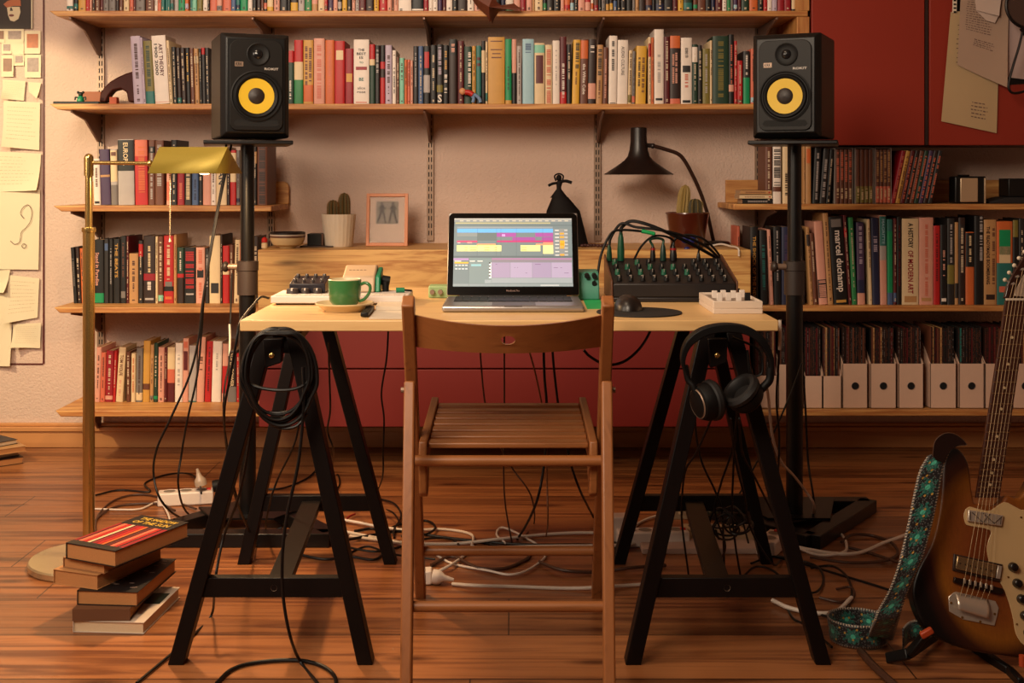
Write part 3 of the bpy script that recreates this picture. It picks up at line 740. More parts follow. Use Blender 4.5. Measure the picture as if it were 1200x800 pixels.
for k, L_ in by.items():
    L_.sort(key=lambda q: q['x'])
    mg = 'mag' in L_[0]; noun = 'magazine' if mg else 'book'
    hs = sorted(q['h'] for q in L_); mh = hs[len(hs)//2]
    for q in L_:
        q['sz'] = 'thin' if q['w'] < .013 else ('thick' if q['w'] > .032 else '')
        q['tl'] = ('tall' if q['h'] > mh*1.08 else 'short' if q['h'] < mh*.88 else '') if k not in 'A' and not mg else ''
        q['ln'] = 'slanting' if abs(q['lean']) > .009 else ''
    if mg:
        place = 'in the '+L_[0]['mag'].replace('magazine file', 'file').replace('with round hole, ', '').replace('holding a teal issue, ', '').replace('tall white file second along from the low files', 'second tall white file')
        for q in L_: q['cand'] = []
        for i, q in enumerate(L_):
            q['o']['group'] = 'magazines in the '+L_[0]['mag']; lab = q['c']+' magazine '+place
            if sum(r['c'] == q['c'] for r in L_) > 1:
                m2 = [r for r in L_ if r['c'] == q['c']].index(q)+1
                lab = ordn(m2)+' '+q['c']+' magazine '+place
            w = lab.split()
            q['o']['label'] = lab
        continue
    place = SHN[k]
    grp = 'books '+place
    def look(q): return ' '.join(x for x in (q['tl'], q['sz'], q['ln'], q['c']) if x)
    cnt = Counter(look(q) for q in L_)
    for i, q in enumerate(L_):
        nb = [L_[j] for j in (i-1, i+1) if 0 <= j < len(L_)]
        l1 = f"{look(q)} book {place}"
        pair = (nb[0]['c'], nb[-1]['c']) if len(nb) == 2 else None
        q['l1'] = l1; q['l2'] = None
        if pair:
            q['l2'] = f"{look(q)} book between a {pair[0]} and a {pair[1]} one {place}"
    c2 = Counter(q['l2'] for q in L_)
    for i, q in enumerate(L_):
        if cnt[look(q)] == 1: lab = q['l1']
        elif q['l2'] and c2[q['l2']] == 1 and len(q['l2'].replace('-', ' ').split()) <= 16: lab = q['l2']
        else:
            lab = f"{look(q)} book, {ordn(i+1)} from the {'plaster end' if k in 'ABCDE' else 'drawer cabinet end'}, {place}"
            if len(lab.split()) > 16: lab = f"{q['c']} book, {ordn(i+1)} from the {'plaster' if k in 'ABCDE' else 'cabinet'} end {place}"
        lab = lab.replace('slanting ', '') if len(lab.replace('-', ' ').split()) > 16 else lab
        lab = lab.replace(' a orange', ' an orange').replace(' a olive', ' an olive').replace(' a emerald', ' an emerald')
        q['o']['label'] = lab[0].upper()+lab[1:] if False else lab; q['o']['group'] = grp
# ------------------------------------------------------------------ desk, trestles
ZD = .73; YD0 = 2.518; YD1 = 3.27
b = MB().box((PX(281, YD0), YD0, ZD-.0235), (PX(912.5, YD0), YD1, ZD), pine_desk)
single('desk', b, 'pale pine desk board laid across two black trestles', 'desk', bevel=.0025)
def trestle(lab, ft, fb, rt, rb, brace):
    """ft: (left,right) px of the legs at the desk (front frame), fb: feet; rt/rb: rear frame"""
    Yf, Yr, zt_ = 2.545, 3.2, ZD-.0245
    def xx(px, Y): return PX(px, Y)
    t = thing('trestle', lab, 'trestle', (xx(sum(fb)/2, Yf), (Yf+Yr)/2, 0))
    zb_ = .14; za = .182
    for Y, tp, fe in ((Yf, ft, fb), (Yr, rt, rb)):
        for i in (0, 1):
            p0 = V((xx(tp[i], Y), Y, zt_-.002)); p1 = V((xx(fe[i], Y), Y, .0))
            d = (p1-p0).normalized(); sx = V((1, 0, 0))*.0165
            b = MB(); s_ = .0165
            q = [p0-V((s_, .02, 0)), p0+V((s_, -.02, 0)), p1+V((s_, -.02, 0)), p1-V((s_, .02, 0))]
            b.prism(q, (0, .04, 0), stain); part('leg', b, t, .002)
        def at(z, i):
            k = (zt_-z)/zt_; return xx(tp[i], Y)*(1-k)+xx(fe[i], Y)*k
        b = MB(); q = [V((at(za, 0)+.01, Y-.012, za)), V((at(za, 1)-.01, Y-.012, za)), V((at(zb_, 1)-.01, Y-.012, zb_)), V((at(zb_, 0)+.01, Y-.012, zb_))]
        b.prism(q, (0, .024, 0), stain); cbar = part('crossbar', b, t, .0015)
        if Y == Yf:
            c = MB(); cx = (at(.16, 0)+at(.16, 1))/2+.002; c.lathe((cx, Y-.0125, .161), [(.0001, -.004), (.005, -.003), (.007, 0)], steel, 14, Mx.Rotation(-math.pi/2, 4, 'X') @ Mx.Scale(-1, 4, V((0, 0, 1)))); part('bolt', c, cbar)
    # top beam and end block
    fx, rx = sum(ft)/2, sum(rt)/2; xa, xb_ = xx(fx, Yf), xx(rx, Yr)
    b = MB(); b.bar((xa, Yf+.021, zt_-.0275), (xb_, Yr-.021, zt_-.0275), .04, .05, stain); part('beam', b, t, .002)
    b = MB(); e = V((xa-.012, Yf-.045, zt_-.012)); b.prism([e+V((-.02, 0, 0)), e+V((.022, 0, 0)), e+V((.02, 0, -.05)), e+V((-.014, 0, -.062))], (0, .024, 0), stain)
    eb = part('end_block', b, t, .002); c = MB(); c.sphere(e+V((0, -.001, -.035)), (.006, .003, .006), brass, 8); part('bolt', c, eb)
    b = MB(); b.bar((xx(brace[0], Yf), Yf+.014, .168), (xx(brace[1], Yr), Yr-.014, .160), .05, .018, stain); part('brace', b, t, .0015)
trestle('black stained trestle with a coil of black cable hung on it', (315, 345), (208.5, 429), (356, 376), (287, 458), (327, 366))
trestle('black stained trestle with headphones hung on it', (828, 858), (741, 962.5), (810, 828), (725, 898), (842, 812))
# ------------------------------------------------------------------ folding chair
t = thing('folding_chair', 'slatted wooden folding chair pulled up to the desk', 'chair', (-.008, 2.5, 0))
def postY(z): return 2.944-.7057*z
cx = -.008
for s in (-1, 1):
    b = MB(); p0 = V((cx+s*.2165, postY(0), 0)); p1 = V((cx+s*.2, postY(.785), .785))
    b.bar(p0, p1, .025, .034, beech); part('back_post', b, t, .004, seg=3)
    b = MB(); q0 = V((cx+s*.1915, 2.245, 0)); q1 = V((cx+s*.2045, 2.487, .6045))
    b.bar(q0, q1, .0225, .034, beech); part('leg', b, t, .004, seg=3)
    b = MB(); xr = cx+s*.183
    pr = [(2.97, .486), (2.975, .452), (2.64, .412), (2.615, .35), (2.585, .34), (2.565, .352), (2.55, .42), (2.56, .466)]
    b.prism([V((xr-.009, y, z)) for y, z in pr], (.018, 0, 0), beech_y); part('seat_rail', b, t, .004, seg=3)
    c = MB(); c.cyl((cx+s*.214, postY(.59)-.02, .585), (cx+s*.225, postY(.59)-.02, .585), .006, steel, n=14); part('hinge_pin', c, t)
k = 7
for i in range(k):
    f = i/(k-1); y = 2.60+f*(2.925-2.60); z = .4525+f*.0165
    if i == 0: y = 2.595
    part('seat_slat', MB().box((cx-.1735, y-.0195, z-.006), (cx+.1735, y+.0195, z+.007), beech_x), t, .004, seg=3)
def rod(p0, p1, r, nm): part(nm, MB().cyl(p0, p1, r, beech_x, n=20), t)
rod((cx-.198, 2.535, .43), (cx+.198, 2.535, .43), .0115, 'seat_dowel')
rod((cx-.208, postY(.143), .143), (cx+.208, postY(.143), .143), .0115, 'stretcher')
rod((cx-.197, 2.336-.005, .194), (cx+.197, 2.336-.005, .194), .0105, 'stretcher')
# curved top rail with a finger hole
def rail(u, v):
    x = cx+(u-.5)*.398; bow = .075*(1-(2*u-1)**2); z = .755-.016*(1-(2*u-1)**2)-v*(.072-.012*(1-(2*u-1)**2)); return V((x, postY(z)-.0-bow, z))
b = MB(); hole_c, hr = V((.003, .715)), .0095
# plate built as a front and a back skin with a real hole through it
import mathutils
from mathutils import geometry as geo
outer = [(i/40, 0) for i in range(41)]+[(1, j/8) for j in range(1, 8)]+[(1-i/40, 1) for i in range(41)]+[(0, 1-j/8) for j in range(1, 8)]
hol = [(.5+.036*math.cos(a), .52+.16*math.sin(a)) for a in [k2*2*math.pi/24 for k2 in range(24)]]
pts2 = [V(p) for p in outer]+[V(p) for p in hol]+[V((i/40, j/8)) for i in range(1, 40) for j in range(1, 8) if not (abs(i/40-.5) < .055 and abs(j/8-.52) < .3)]
n0, n1 = len(outer), len(hol)
edges = [(i, (i+1) % n0) for i in range(n0)]+[(n0+i, n0+(i+1) % n1) for i in range(n1)]
vv, _, ff = geo.delaunay_2d_cdt([p.to_2d() for p in pts2], edges, [], 0, 1e-6)[:3]
keep = [f for f in ff if ((sum(vv[i].x for i in f)/len(f)-.5)/.036)**2+((sum(vv[i].y for i in f)/len(f)-.52)/.16)**2 > .97]
T_ = .013
fr_ = [rail(p.x, p.y) for p in vv]; bk = [p+V((0, T_, 0)) for p in fr_]
N = len(vv); fc = []
for f in keep: fc.append(tuple(f)); fc.append(tuple(N+i for i in reversed(f)))
from collections import defaultdict
ec = defaultdict(int)
for f in keep:
    for i in range(len(f)): ec[(f[i], f[(i+1) % len(f)])] += 1
for (a_, b_) in list(ec):
    if (b_, a_) not in ec: fc.append((b_, a_, N+a_, N+b_))
b.add(fr_+bk, fc, beech_x, True); part('backrest', b, t)
# ------------------------------------------------------------------ loudspeakers on stands
def speaker(cx_, yaw, lab, z0, yf):
    W, Hh, D = .188, .292, .235
    R = Mx.Translation(V((cx_, yf+D/2, z0))) @ Mx.Rotation(yaw, 4, 'Z') @ Mx.Scale(1.035, 4)
    t = thing('loudspeaker', lab, 'loudspeaker', (cx_, yf+D/2, z0))
    b = MB(); b.box((-W/2, -D/2+.03, .004), (W/2, D/2, Hh), black, R); part('cabinet', b, t, .006, seg=3)
    # face with deep chamfers
    b = MB(); o_ = [(-W/2, .004), (W/2, .004), (W/2, Hh), (-W/2, Hh)]; i_ = [(-W/2+.014, .018), (W/2-.014, .018), (W/2-.014, Hh-.014), (-W/2+.014, Hh-.014)]
    vs = [R @ V((x, -D/2+.0295, z)) for x, z in o_]+[R @ V((x, -D/2+.012, z)) for x, z in i_]
    b.add(vs, [(0, 1, 5, 4), (1, 2, 6, 5), (2, 3, 7, 6), (3, 0, 4, 7), (4, 5, 6, 7), (3, 2, 1, 0)], black)
    part('bezel', b, t, .003, seg=3)
    b = MB(); w2, z1, z2 = W/2-.022, .024, Hh-.02; pts = []
    for sx, sz, cx2, cz2 in ((1, 1, w2-.025, z2-.025), (-1, 1, -w2+.025, z2-.025), (-1, -1, -w2+.02, z1+.02), (1, -1, w2-.02, z1+.02)):
        a0 = {(1, 1): 0, (-1, 1): 90, (-1, -1): 180, (1, -1): 270}[(sx, sz)]; rr = .025 if sz > 0 else .02
        pts += [(cx2+rr*math.cos(math.radians(a0+k*15)), cz2+rr*math.sin(math.radians(a0+k*15))) for k in range(7)]
    b.prism([R @ V((x, -D/2+.0115, z)) for x, z in pts], (R.to_3x3() @ V((0, -.006, 0))), mat('speaker_face', (20, 17, 15), .5, spec=.25))
    part('front_baffle', b, t, .0015)
    yfc = -D/2+.0055; Rx = R @ Mx.Rotation(math.pi/2, 4, 'X')
    def disc(nm, x, z, prof, m, par):
        b = MB(); b.lathe((0, 0, 0), prof, m, 40); b.v = [R @ (V((x, yfc, z))+Mx.Rotation(math.pi/2, 3, 'X') @ v) for v in b.v]; return part(nm, b, par)
    # woofer: surround, yellow cone, dust cap
    wz = .118; wf = disc('woofer', 0, wz, [(.0705, -.001), (.0705, .003), (.067, .004), (.064, .001), (.0615, .001), (.057, .006), (.052, .005), (.0485, .001)], rubber, t)
    disc('cone', 0, wz, [(.0485, .0015), (.030, .0008), (.022, .0004)], mat('aramid_cone', (214, 176, 34), .5, bump=.15, bscale=500), wf)
    disc('dust_cap', 0, wz, [(.0225, .0006), (.019, .003), (.012, .006), (.0001, .0075)], mat('dust_cap', (40, 32, 30), .5), wf)
    tw = disc('tweeter', .004, .233, [(.0315, -.001), (.0315, .003), (.029, .004), (.024, .001), (.015, .0004), (.0135, .0004)], rubber, t)
    disc('dome', .004, .233, [(.0135, .0006), (.011, .003), (.006, .005), (.0001, .006)], mat('tweeter_dome', (20, 20, 22), .18), tw)
    b = MB(); pts = [(-.055, .041), (.055, .041), (.062, .048), (.055, .058), (-.055, .058), (-.062, .048)]
    b.prism([R @ V((x, yfc-.0005, z-.006)) for x, z in pts], (R.to_3x3() @ V((0, .001, 0))), mat('port_dark', (4, 4, 4), .8)); part('bass_port', b, t)
    b = MB(); b.box((-.0585, yfc-.0015, .198), (-.036, yfc, .211), steel, R); 
    put_text(b, 'KRK', R @ V((-.056, yfc-.0018, .2)), R.to_3x3() @ V((.0175, 0, 0)), R.to_3x3() @ V((0, 0, .009)), black); part('badge', b, t)
    b = MB(); put_text(b, 'ROKIT', R @ V((.022, yfc-.0008, .190)), R.to_3x3() @ V((.038, 0, 0)), R.to_3x3() @ V((0, 0, .0065)), mat('silver_print', (190, 180, 170), .4)); part('lettering', b, t)
ZP = 1.137
YS = 3.52
speaker(PX(293, 3.5), math.radians(21), 'black loudspeaker with yellow cone above the brass lamp', ZP+.003, 3.385)
speaker(PX(930, 3.5), math.radians(-25), 'black loudspeaker with yellow cone in front of the red cupboard', ZP+.003, 3.385)
def stand(px, lab, flip, yaw):
    x = PX(px, YS); t = thing('speaker_stand', lab, 'speaker stand', (x, YS, 0))
    part('pole', MB().cyl((x, YS, .035), (x, YS, .74), .0245, blackm, n=28), t)
    part('inner_tube', MB().cyl((x, YS, .74), (x, YS, ZP-.012), .0205, blackm, n=28), t)
    cz = PZ(345, YS); c = MB(); c.lathe((x, YS, 0), [(.0245, cz), (.0295, cz), (.0295, cz+.07), (.032, cz+.072), (.032, cz+.098), (.0205, cz+.1)], mat('dark_nylon', (48, 38, 34), .45), 28)
    col = part('clamp_collar', c, t)
    kn = MB(); kn.cyl((x-.028, YS-.01, cz+.083), (x-.055, YS-.012, cz+.083), .009, steel, n=14); kn.sphere((x-.062, YS-.012, cz+.083), (.011, .016, .016), mat('dark_nylon', (48, 38, 34), .45), 8); part('clamp_knob', kn, col)
    Mz = Mx.Translation(V((x, YS, 0))) @ Mx.Rotation(yaw, 4, 'Z')
    pl = MB(); pl.box((-.125, -.13, ZP-.012), (.125, .13, ZP), blackm, Mz); part('top_plate', pl, t, .003)
    s = -1 if flip else 1; A, B_, Cc = V((-.27, .17*s, 0)), V((.27, .17*s, 0)), V((0, -.2*s, 0)); off = V((x, YS, 0))
    for p, q in ((A, B_), (A, Cc), (B_, Cc)):
        b = MB(); up = V((0, 0, .02)); b.bar(off+p+up, off+q+up, .05, .038, blackm, side=(q-p).cross(V((0, 0, 1))).normalized()); part('base_bar', b, t, .002)
    b = MB(); b.prism([off+V((-.09, -.06, .039)), off+V((.09, -.06, .039)), off+V((.16, .16*s if s > 0 else .06, .039)), off+V((-.16, .16*s if s > 0 else .06, .039))], (0, 0, .006), blackm); part('base_plate', b, t)
stand(290, 'black speaker stand behind the trestle with the cable coil', True, math.radians(14))
stand(931, 'black speaker stand behind the trestle with the headphones', False, math.radians(-16))
# ------------------------------------------------------------------ brass floor lamp
YL = 3.19; xl = PX(104, YL)
t = thing('floor_lamp', 'brass pharmacy floor lamp with a tent-shaped shade, standing by the book pile', 'lamp', (xl, YL, 0))
part('base', MB().lathe((xl, YL, 0), [(.0001, 0), (.150, 0), (.153, .003), (.153, .016), (.149, .02), (.02, .022), (.02, .026), (.0001, .026)], mat('satin_brass_base', (196, 178, 140), .25, .75), 64), t)
zc_ = PZ(270, YL); part('lower_tube', MB().cyl((xl, YL, .024), (xl, YL, zc_), .0155, brass, n=28), t)
part('collar', MB().lathe((xl, YL, zc_-.004), [(.0001, 0), (.018, 0), (.0185, .006), (.018, .012), (.011, .013)], brass, 28), t)
zr_ = PZ(190.5, YL); part('inner_tube', MB().cyl((xl, YL, zc_), (xl, YL, zr_-.03), .0095, brass, n=24), t)
b = MB(); b.cyl((xl, YL, zr_-.035), (xl, YL, zr_+.012), .0125, brass, n=20); b.sphere((xl, YL, zr_+.012), .0125, brass, 8); part('elbow_joint', b, t)
xs1 = PX(175, 3.18); b = MB(); b.cyl((xl, YL, zr_), (xs1, 3.185, zr_-.002), .0052, brass, n=16); b.sphere((xs1, 3.185, zr_-.002), .009, brass, 8); part('arm', b, t)
FLc, FRc, BRc, BLc = P(173, 203, 3.10), P(252.5, 203, 3.08), P(283.5, 203, 3.21), P(204, 203, 3.23); R1, R2 = P(187, 172.5, 3.165), P(266.5, 172.5, 3.145)
b = MB(); fcs = [(0, 1, 5, 4), (2, 3, 4, 5), (1, 2, 5), (3, 0, 4)]
b.add([FLc, FRc, BRc, BLc, R1, R2], fcs, brass_b); sh_ = part('shade', b, t, solid=.0018)
bc = (FLc+FRc+BRc+BLc)/4+V((.03, 0, .012))
bulbm = mat('lit_bulb', (255, 214, 150), .4, emit=14)
b = MB(); b.sphere(bc+V((0, -.018, -.004)), (.02, .012, .012), bulbm, 10); part('bulb', b, t)
cch = P(199, 203, 3.12); b = MB(); ze = PZ(281, 3.12); z = cch.z+.01
while z > ze: b.sphere((cch.x, 3.12, z), .0021, mat('chain_beads', (205, 180, 150), .25, .8), 4); z -= .0052
b.lathe((cch.x, 3.12, ze-.008), [(.0001, 0), (.004, .003), (.002, .012)], mat('chain_beads', (205, 180, 150), .25, .8), 10); part('pull_chain', b, t)
# ------------------------------------------------------------------ laptop
t = thing('laptop', 'open silver laptop running music software, in front of the chair', 'laptop', (.003, 2.8, ZD))
xl0, xl1 = PX(517.5, 2.664), PX(685, 2.664); b = MB()
b.box((xl0, 2.664, ZD+.001), (xl1, 2.888, ZD+.0145), alu); bs = part('base', b, t, .005, seg=4)
b = MB(); b.box(((xl0+xl1)/2-.02, 2.6635, ZD+.0125), ((xl0+xl1)/2+.02, 2.668, ZD+.0147), mat('notch', (110, 106, 104), .4, .6)); part('lid_notch', b, bs)
kb = MB(); kx0, kx1, ky0, ky1 = xl0+.022, xl1-.022, 2.755, 2.862; zt2 = ZD+.0146
kb.box((kx0, ky0, zt2), (kx1, ky1, zt2+.0003), black)
for r_ in range(6):
    n = 14 if r_ else 1
    for c_ in range(14):
        w_ = (kx1-kx0)/14; 
        if r_ == 0 and 4 <= c_ <= 8:
            if c_ == 4: kb.box((kx0+4*w_+.001, ky0+.001, zt2), (kx0+9*w_-.001, ky0+.017, zt2+.0018), black)
            continue
        kb.box((kx0+c_*w_+.001, ky0+r_*.0178+.001, zt2), (kx0+(c_+1)*w_-.001, ky0+(r_+1)*.0178-.001, zt2+.0018), mat('laptop_key', (24, 22, 22), .5))
part('keyboard', kb, bs)
part('trackpad', MB().box((-.048+.003, 2.67, zt2), (.05+.003, 2.745, zt2+.0003), mat('notch', (110, 106, 104), .4, .6)), bs, .0001)
th = math.radians(26); hx = V((.003-.0005, 2.892, ZD+.016)); LW, LH = .3215, .2185
Ml = Mx.Translation(hx) @ Mx.Rotation(-th, 4, 'X')   # local: x across, z up the lid, -y towards the user
b = MB(); b.box((-LW/2, 0, 0), (LW/2, .006, LH), alu, Ml); lid = part('lid', b, t, .003, seg=3)
def rrect(w, h, r, n=6):
    o = []
    for cx2, cz2, a0 in ((w/2-r, h-r, 0), (-w/2+r, h-r, 90), (-w/2+r*.3, r*.3, 180), (w/2-r*.3, r*.3, 270)):
        rr = r if a0 < 180 else r*.3
        o += [(cx2+rr*math.cos(math.radians(a0+k*90/n)), cz2+rr*math.sin(math.radians(a0+k*90/n))) for k in range(n+1)]
    return o
b = MB(); b.prism([Ml @ V((x, -.0005, z)) for x, z in rrect(LW-.003, LH-.002, .012)], (Ml.to_3x3() @ V((0, -.0012, 0))), mat('glass_bezel', (3, 3, 3), .15)); part('bezel', b, lid)
def sc(c, e=1.0): return mat('screen_%d_%d_%d' % c, c, .4, emit=e)
su0, su1, sv0, sv1 = -.146, .146, .0215, .2025
b = MB()
def rct(X0, Y0, X1, Y1, c, lv=1):
    u0, u1 = (X0-50)/1075, (X1-50)/1075; v0, v1 = 1-(Y1+46)/651, 1-(Y0+46)/651
    y = -.0018-.00003*lv
    b.add([Ml @ V((su0+(su1-su0)*u, y, sv0+(sv1-sv0)*v)) for u, v in ((u0, v0), (u1, v0), (u1, v1), (u0, v1))], [(0, 1, 2, 3)], sc(c, .52))
G = (112, 128, 134)
rct(50, -46, 1125, 605, G, 0)
rct(50, -46, 1125, -34, (180, 180, 176)); rct(50, -30, 1125, -14, (140, 146, 150)); rct(60, -6, 930, 6, (176, 172, 130)); rct(50, 18, 1125, 26, (96, 112, 118))
for x in range(100, 1080, 60): rct(x, -28, x+34, -17, (190, 186, 170), 2)
rct(78, 35, 950, 50, (138, 150, 158)); rct(78, 55, 952, 92, (102, 176, 246)); rct(78, 95, 262, 128, (130, 140, 142)); rct(262, 95, 435, 170, (100, 114, 116))
rct(437, 95, 615, 133, (158, 82, 162)); rct(486, 108, 516, 128, (196, 160, 220), 2); rct(790, 95, 952, 133, (158, 82, 162)); rct(582, 137, 790, 168, (154, 80, 158)); rct(850, 137, 952, 168, (154, 80, 158))
rct(78, 170, 264, 186, (214, 66, 110)); rct(440, 168, 952, 186, (182, 58, 118)); rct(84, 186, 108, 194, (240, 190, 190)); rct(172, 182, 214, 194, (250, 150, 150), 2)
rct(258, 200, 430, 216, (240, 166, 116)); rct(795, 200, 952, 214, (240, 160, 120)); rct(862, 186, 952, 204, (244, 150, 120))
rct(78, 214, 482, 272, (236, 236, 156)); rct(656, 214, 836, 272, (236, 236, 156)); rct(860, 214, 952, 296, (238, 238, 160))
for x0, x1 in ((148, 174), (196, 258), (326, 376), (418, 440), (664, 712)):
    rct(x0, 234, x1, 239, (60, 60, 50), 2); rct(x0, 258, x1, 263, (60, 60, 50), 2)
for x in (262, 437, 476, 617, 858): rct(x, 50, x+2, 320, (84, 98, 104), 3)
rct(956, 55, 1006, 320, (124, 136, 142)); rct(1008, 55, 1086, 310, (134, 140, 142))
for k in range(8):
    y = 66+k*34; rct(970, y, 1006, y+10, (214, 214, 208), 2)
    if k in (1, 2, 4, 5, 7): rct(1014, y-6, 1052, y+10, (232, 166, 50), 2)
    rct(1056, y, 1086, y+8, (196, 202, 204), 2)
rct(1014, 168, 1056, 226, (232, 170, 50), 2)
rct(50, 316, 1125, 332, (92, 106, 112)); rct(50, 338, 188, 358, (170, 140, 190)); rct(60, 374, 186, 388, (226, 180, 60)); rct(60, 362, 120, 370, (220, 220, 214))
for k in range(4): rct(66+k*30, 400, 88+k*30, 410, (214, 216, 214), 2); rct(66+k*30, 434, 88+k*30, 444, (200, 214, 220), 2)
rct(192, 338, 396, 575, (122, 140, 144)); rct(196, 362, 244, 370, (230, 230, 224), 2); rct(266, 362, 314, 370, (230, 230, 224), 2); rct(210, 394, 300, 414, (140, 190, 200), 2)
rct(190, 338, 192, 600, (88, 100, 106), 2)
rct(394, 338, 1118, 350, (168, 122, 168)); rct(394, 350, 1118, 374, (134, 128, 142)); rct(394, 378, 562, 522, (158, 146, 178)); rct(564, 378, 760, 522, (168, 158, 190)); rct(762, 378, 932, 522, (156, 144, 178)); rct(934, 378, 1118, 522, (168, 158, 190))
rct(394, 524, 1118, 572, (150, 162, 170)); rct(334, 540, 392, 572, (160, 172, 178)); rct(372, 378, 392, 528, (236, 236, 236), 2)
for k in range(5): rct(372, 378+k*30, 386, 390+k*30, (12, 12, 12), 3)
for x, y, w_ in ((430, 394, 14), (786, 394, 50), (954, 426, 38), (1014, 426, 14), (1048, 476, 40), (600, 424, 8), (624, 424, 8), (700, 476, 14)): rct(x, y, x+w_, y+4, (110, 80, 130), 3)
rct(50, 580, 1125, 600, (138, 152, 158)); rct(834, 586, 1000, 600, (180, 188, 192), 2)
part('screen', b, lid)
b = MB(); put_text(b, 'MacBook Pro', Ml @ V((-.016, -.0019, .0088)), Ml.to_3x3() @ V((.032, 0, 0)), Ml.to_3x3() @ V((0, 0, .0048)), mat('bezel_print', (120, 90, 80), .5)); part('lettering', b, lid)
b = MB(); b.cyl((xl0+.03, 2.89, ZD+.0135), (xl1-.03, 2.89, ZD+.0135), .0045, black, n=14); part('hinge', b, t)
# ------------------------------------------------------------------ things on the desk
# white keyboard controller
x0, x1 = PX(317, 2.815), PX(478, 2.815)
def knob(mb, c, r, h, m, mk=None, R=None):
    c = V(c); n = 14; pr = [(r, 0), (r*.9, h*.9), (r*.7, h), (.0001, h)]
    mb.lathe(c, pr, m, n)
    if mk: mb.box(c+V((-r*.12, -r*.95, h*.6)), c+V((r*.12, -r*.1, h+.0006)), mk)
t = thing('keyboard_controller', 'flat white music keyboard controller behind the green cup', 'music controller', ((x0+x1)/2, 2.88, ZD))
part('body', MB().box((x0, 2.815, ZD+.004), (x1, 2.965, ZD+.0215), whitep), t, .003, seg=3)
b = MB(); 
for k in range(26):
    w_ = (x1-x0-.02)/26; b.box((x0+.01+k*w_+.0004, 2.818, ZD+.0216), (x0+.01+(k+1)*w_-.0004, 2.86, ZD+.0228), whitep)
part('keys', b, t); 
for k in range(4): part('foot', MB().cyl((x0+.015+(k % 2)*(x1-x0-.03), 2.83+(k//2)*.11, ZD), (x0+.015+(k % 2)*(x1-x0-.03), 2.83+(k//2)*.11, ZD+.0045), .005, rubber), t)
# black mini synth with knobs
def synth(xp0, xp1, Y0, Y1, z0, zf, zb_, m, lab, name, cat, rows, kr, knobm, bodyside=None):
    x0, x1 = PX(xp0, Y0), PX(xp1, Y0); t = thing(name, lab, cat, ((x0+x1)/2, (Y0+Y1)/2, z0))
    b = MB(); b.prism([V((x0, Y0, z0)), V((x0, Y1, z0)), V((x0, Y1, zb_)), V((x0, Y0, zf))], (x1-x0, 0, 0), m); part('case', b, t, .002)
    for j, (f, n, kr_) in enumerate(rows):
        y = Y0+(Y1-Y0)*f; z = zf+(zb_-zf)*f
        for k in range(n):
            x = x0+(x1-x0)*(k+.5)/n; b = MB(); knob(b, (x, y, z), kr_, kr, knobm, mat('pointer', (210, 200, 190), .5)); part('knob', b, t)
    return t, x0, x1
synth(339, 381, 2.88, 2.955, ZD+.0232, .7745, .7885, mat('synth_black', (26, 20, 30), .4), 'small black synth box with a row of silver knobs, on the white controller', 'synth_module', 'synthesizer', [(.25, 4, .0042), (.8, 4, .005)], .008, mat('knob_grey', (60, 52, 50), .4))
for k, px in enumerate((343, 358, 372)):
    b = MB(); c = FL(px, 343, ZD+.023); c.y = 2.868; c.x = PX(px, 2.868); knob(b, c, .0105 if k else .016, .012, mat('knob_grey', (60, 52, 50), .4), mat('pointer', (210, 200, 190), .5))
    single('knob_cap', b, ['wide dark control knob on the white controller beside the black cable end', 'dark control knob in the middle of the white controller front', 'dark control knob on the white controller close to the green cup'][k], 'knob')
# effects pedal with green side
x0, x1 = PX(404, 2.95), PX(451, 2.95); t = thing('effects_pedal', 'beige effects pedal with a green end, behind the cup', 'effects pedal', (x0, 2.95, ZD))
b = MB(); b.prism([V((x0, 2.90, ZD+.022)), V((x0, 2.97, ZD+.022)), V((x0, 2.99, .812)), V((x0+.0, 2.97, .813)), V((x0, 2.91, .79))], (x1-x0-.02, 0, 0), mat('beige_metal', (188, 160, 128), .5)); part('case', b, t, .004)
b = MB(); b.prism([V((x1-.0195, 2.905, ZD+.022)), V((x1-.0195, 2.975, ZD+.022)), V((x1-.0195, 2.985, .808)), V((x1-.0195, 2.915, .79))], (.012, 0, 0), mat('green_plastic', (10, 120, 80), .4)); part('end_cap', b, t, .003)
b = MB(); b.cyl((x1-.007, 2.95, .778), (x1+.012, 2.95, .775), .012, rubber); b.cyl((x1+.004, 2.93, ZD+.0215), (x1+.004, 2.93, ZD+.046), .008, rubber); part('jack', b, t)
b = MB(); 
for k in range(5): b.box((x0+.012+k*.009, 2.943, .8005+.0), (x0+.018+k*.009, 2.95, .8035), black)
part('label_marks', b, t)
# small green plug and another on the controller
for px, py, lb in ((468, 340, 'green audio plug lying on the end of the white controller'), ):
    b = MB(); Yq = 2.9; z_ = ZD+.0216+.006; x = PX(px, Yq); b.cyl((x-.008, Yq, z_), (x+.012, Yq+.003, z_), .006, mat('green_plastic', (10, 120, 80), .4)); b.cyl((x+.012, Yq+.003, z_), (x+.03, Yq+.006, z_-.002), .0025, bcord); single('audio_plug', b, lb, 'plug')
# pale green box beside the laptop
x0, x1 = PX(502, 2.98), PX(523, 2.98); t = thing('interface_box', 'pale green little electronic box half hidden by the laptop lid', 'electronic box', (x0, 2.98, ZD))
part('case', MB().box((x0, 2.98, ZD), (x1+.03, 3.04, ZD+.03), mat('pale_green', (150, 176, 120), .5)), t, .003)
b = MB(); [b.cyl((x0+.01+k*.02, 2.98, ZD+.016), (x0+.01+k*.02, 2.968, ZD+.016), .006, steel) for k in range(2)]; part('socket', b, t)
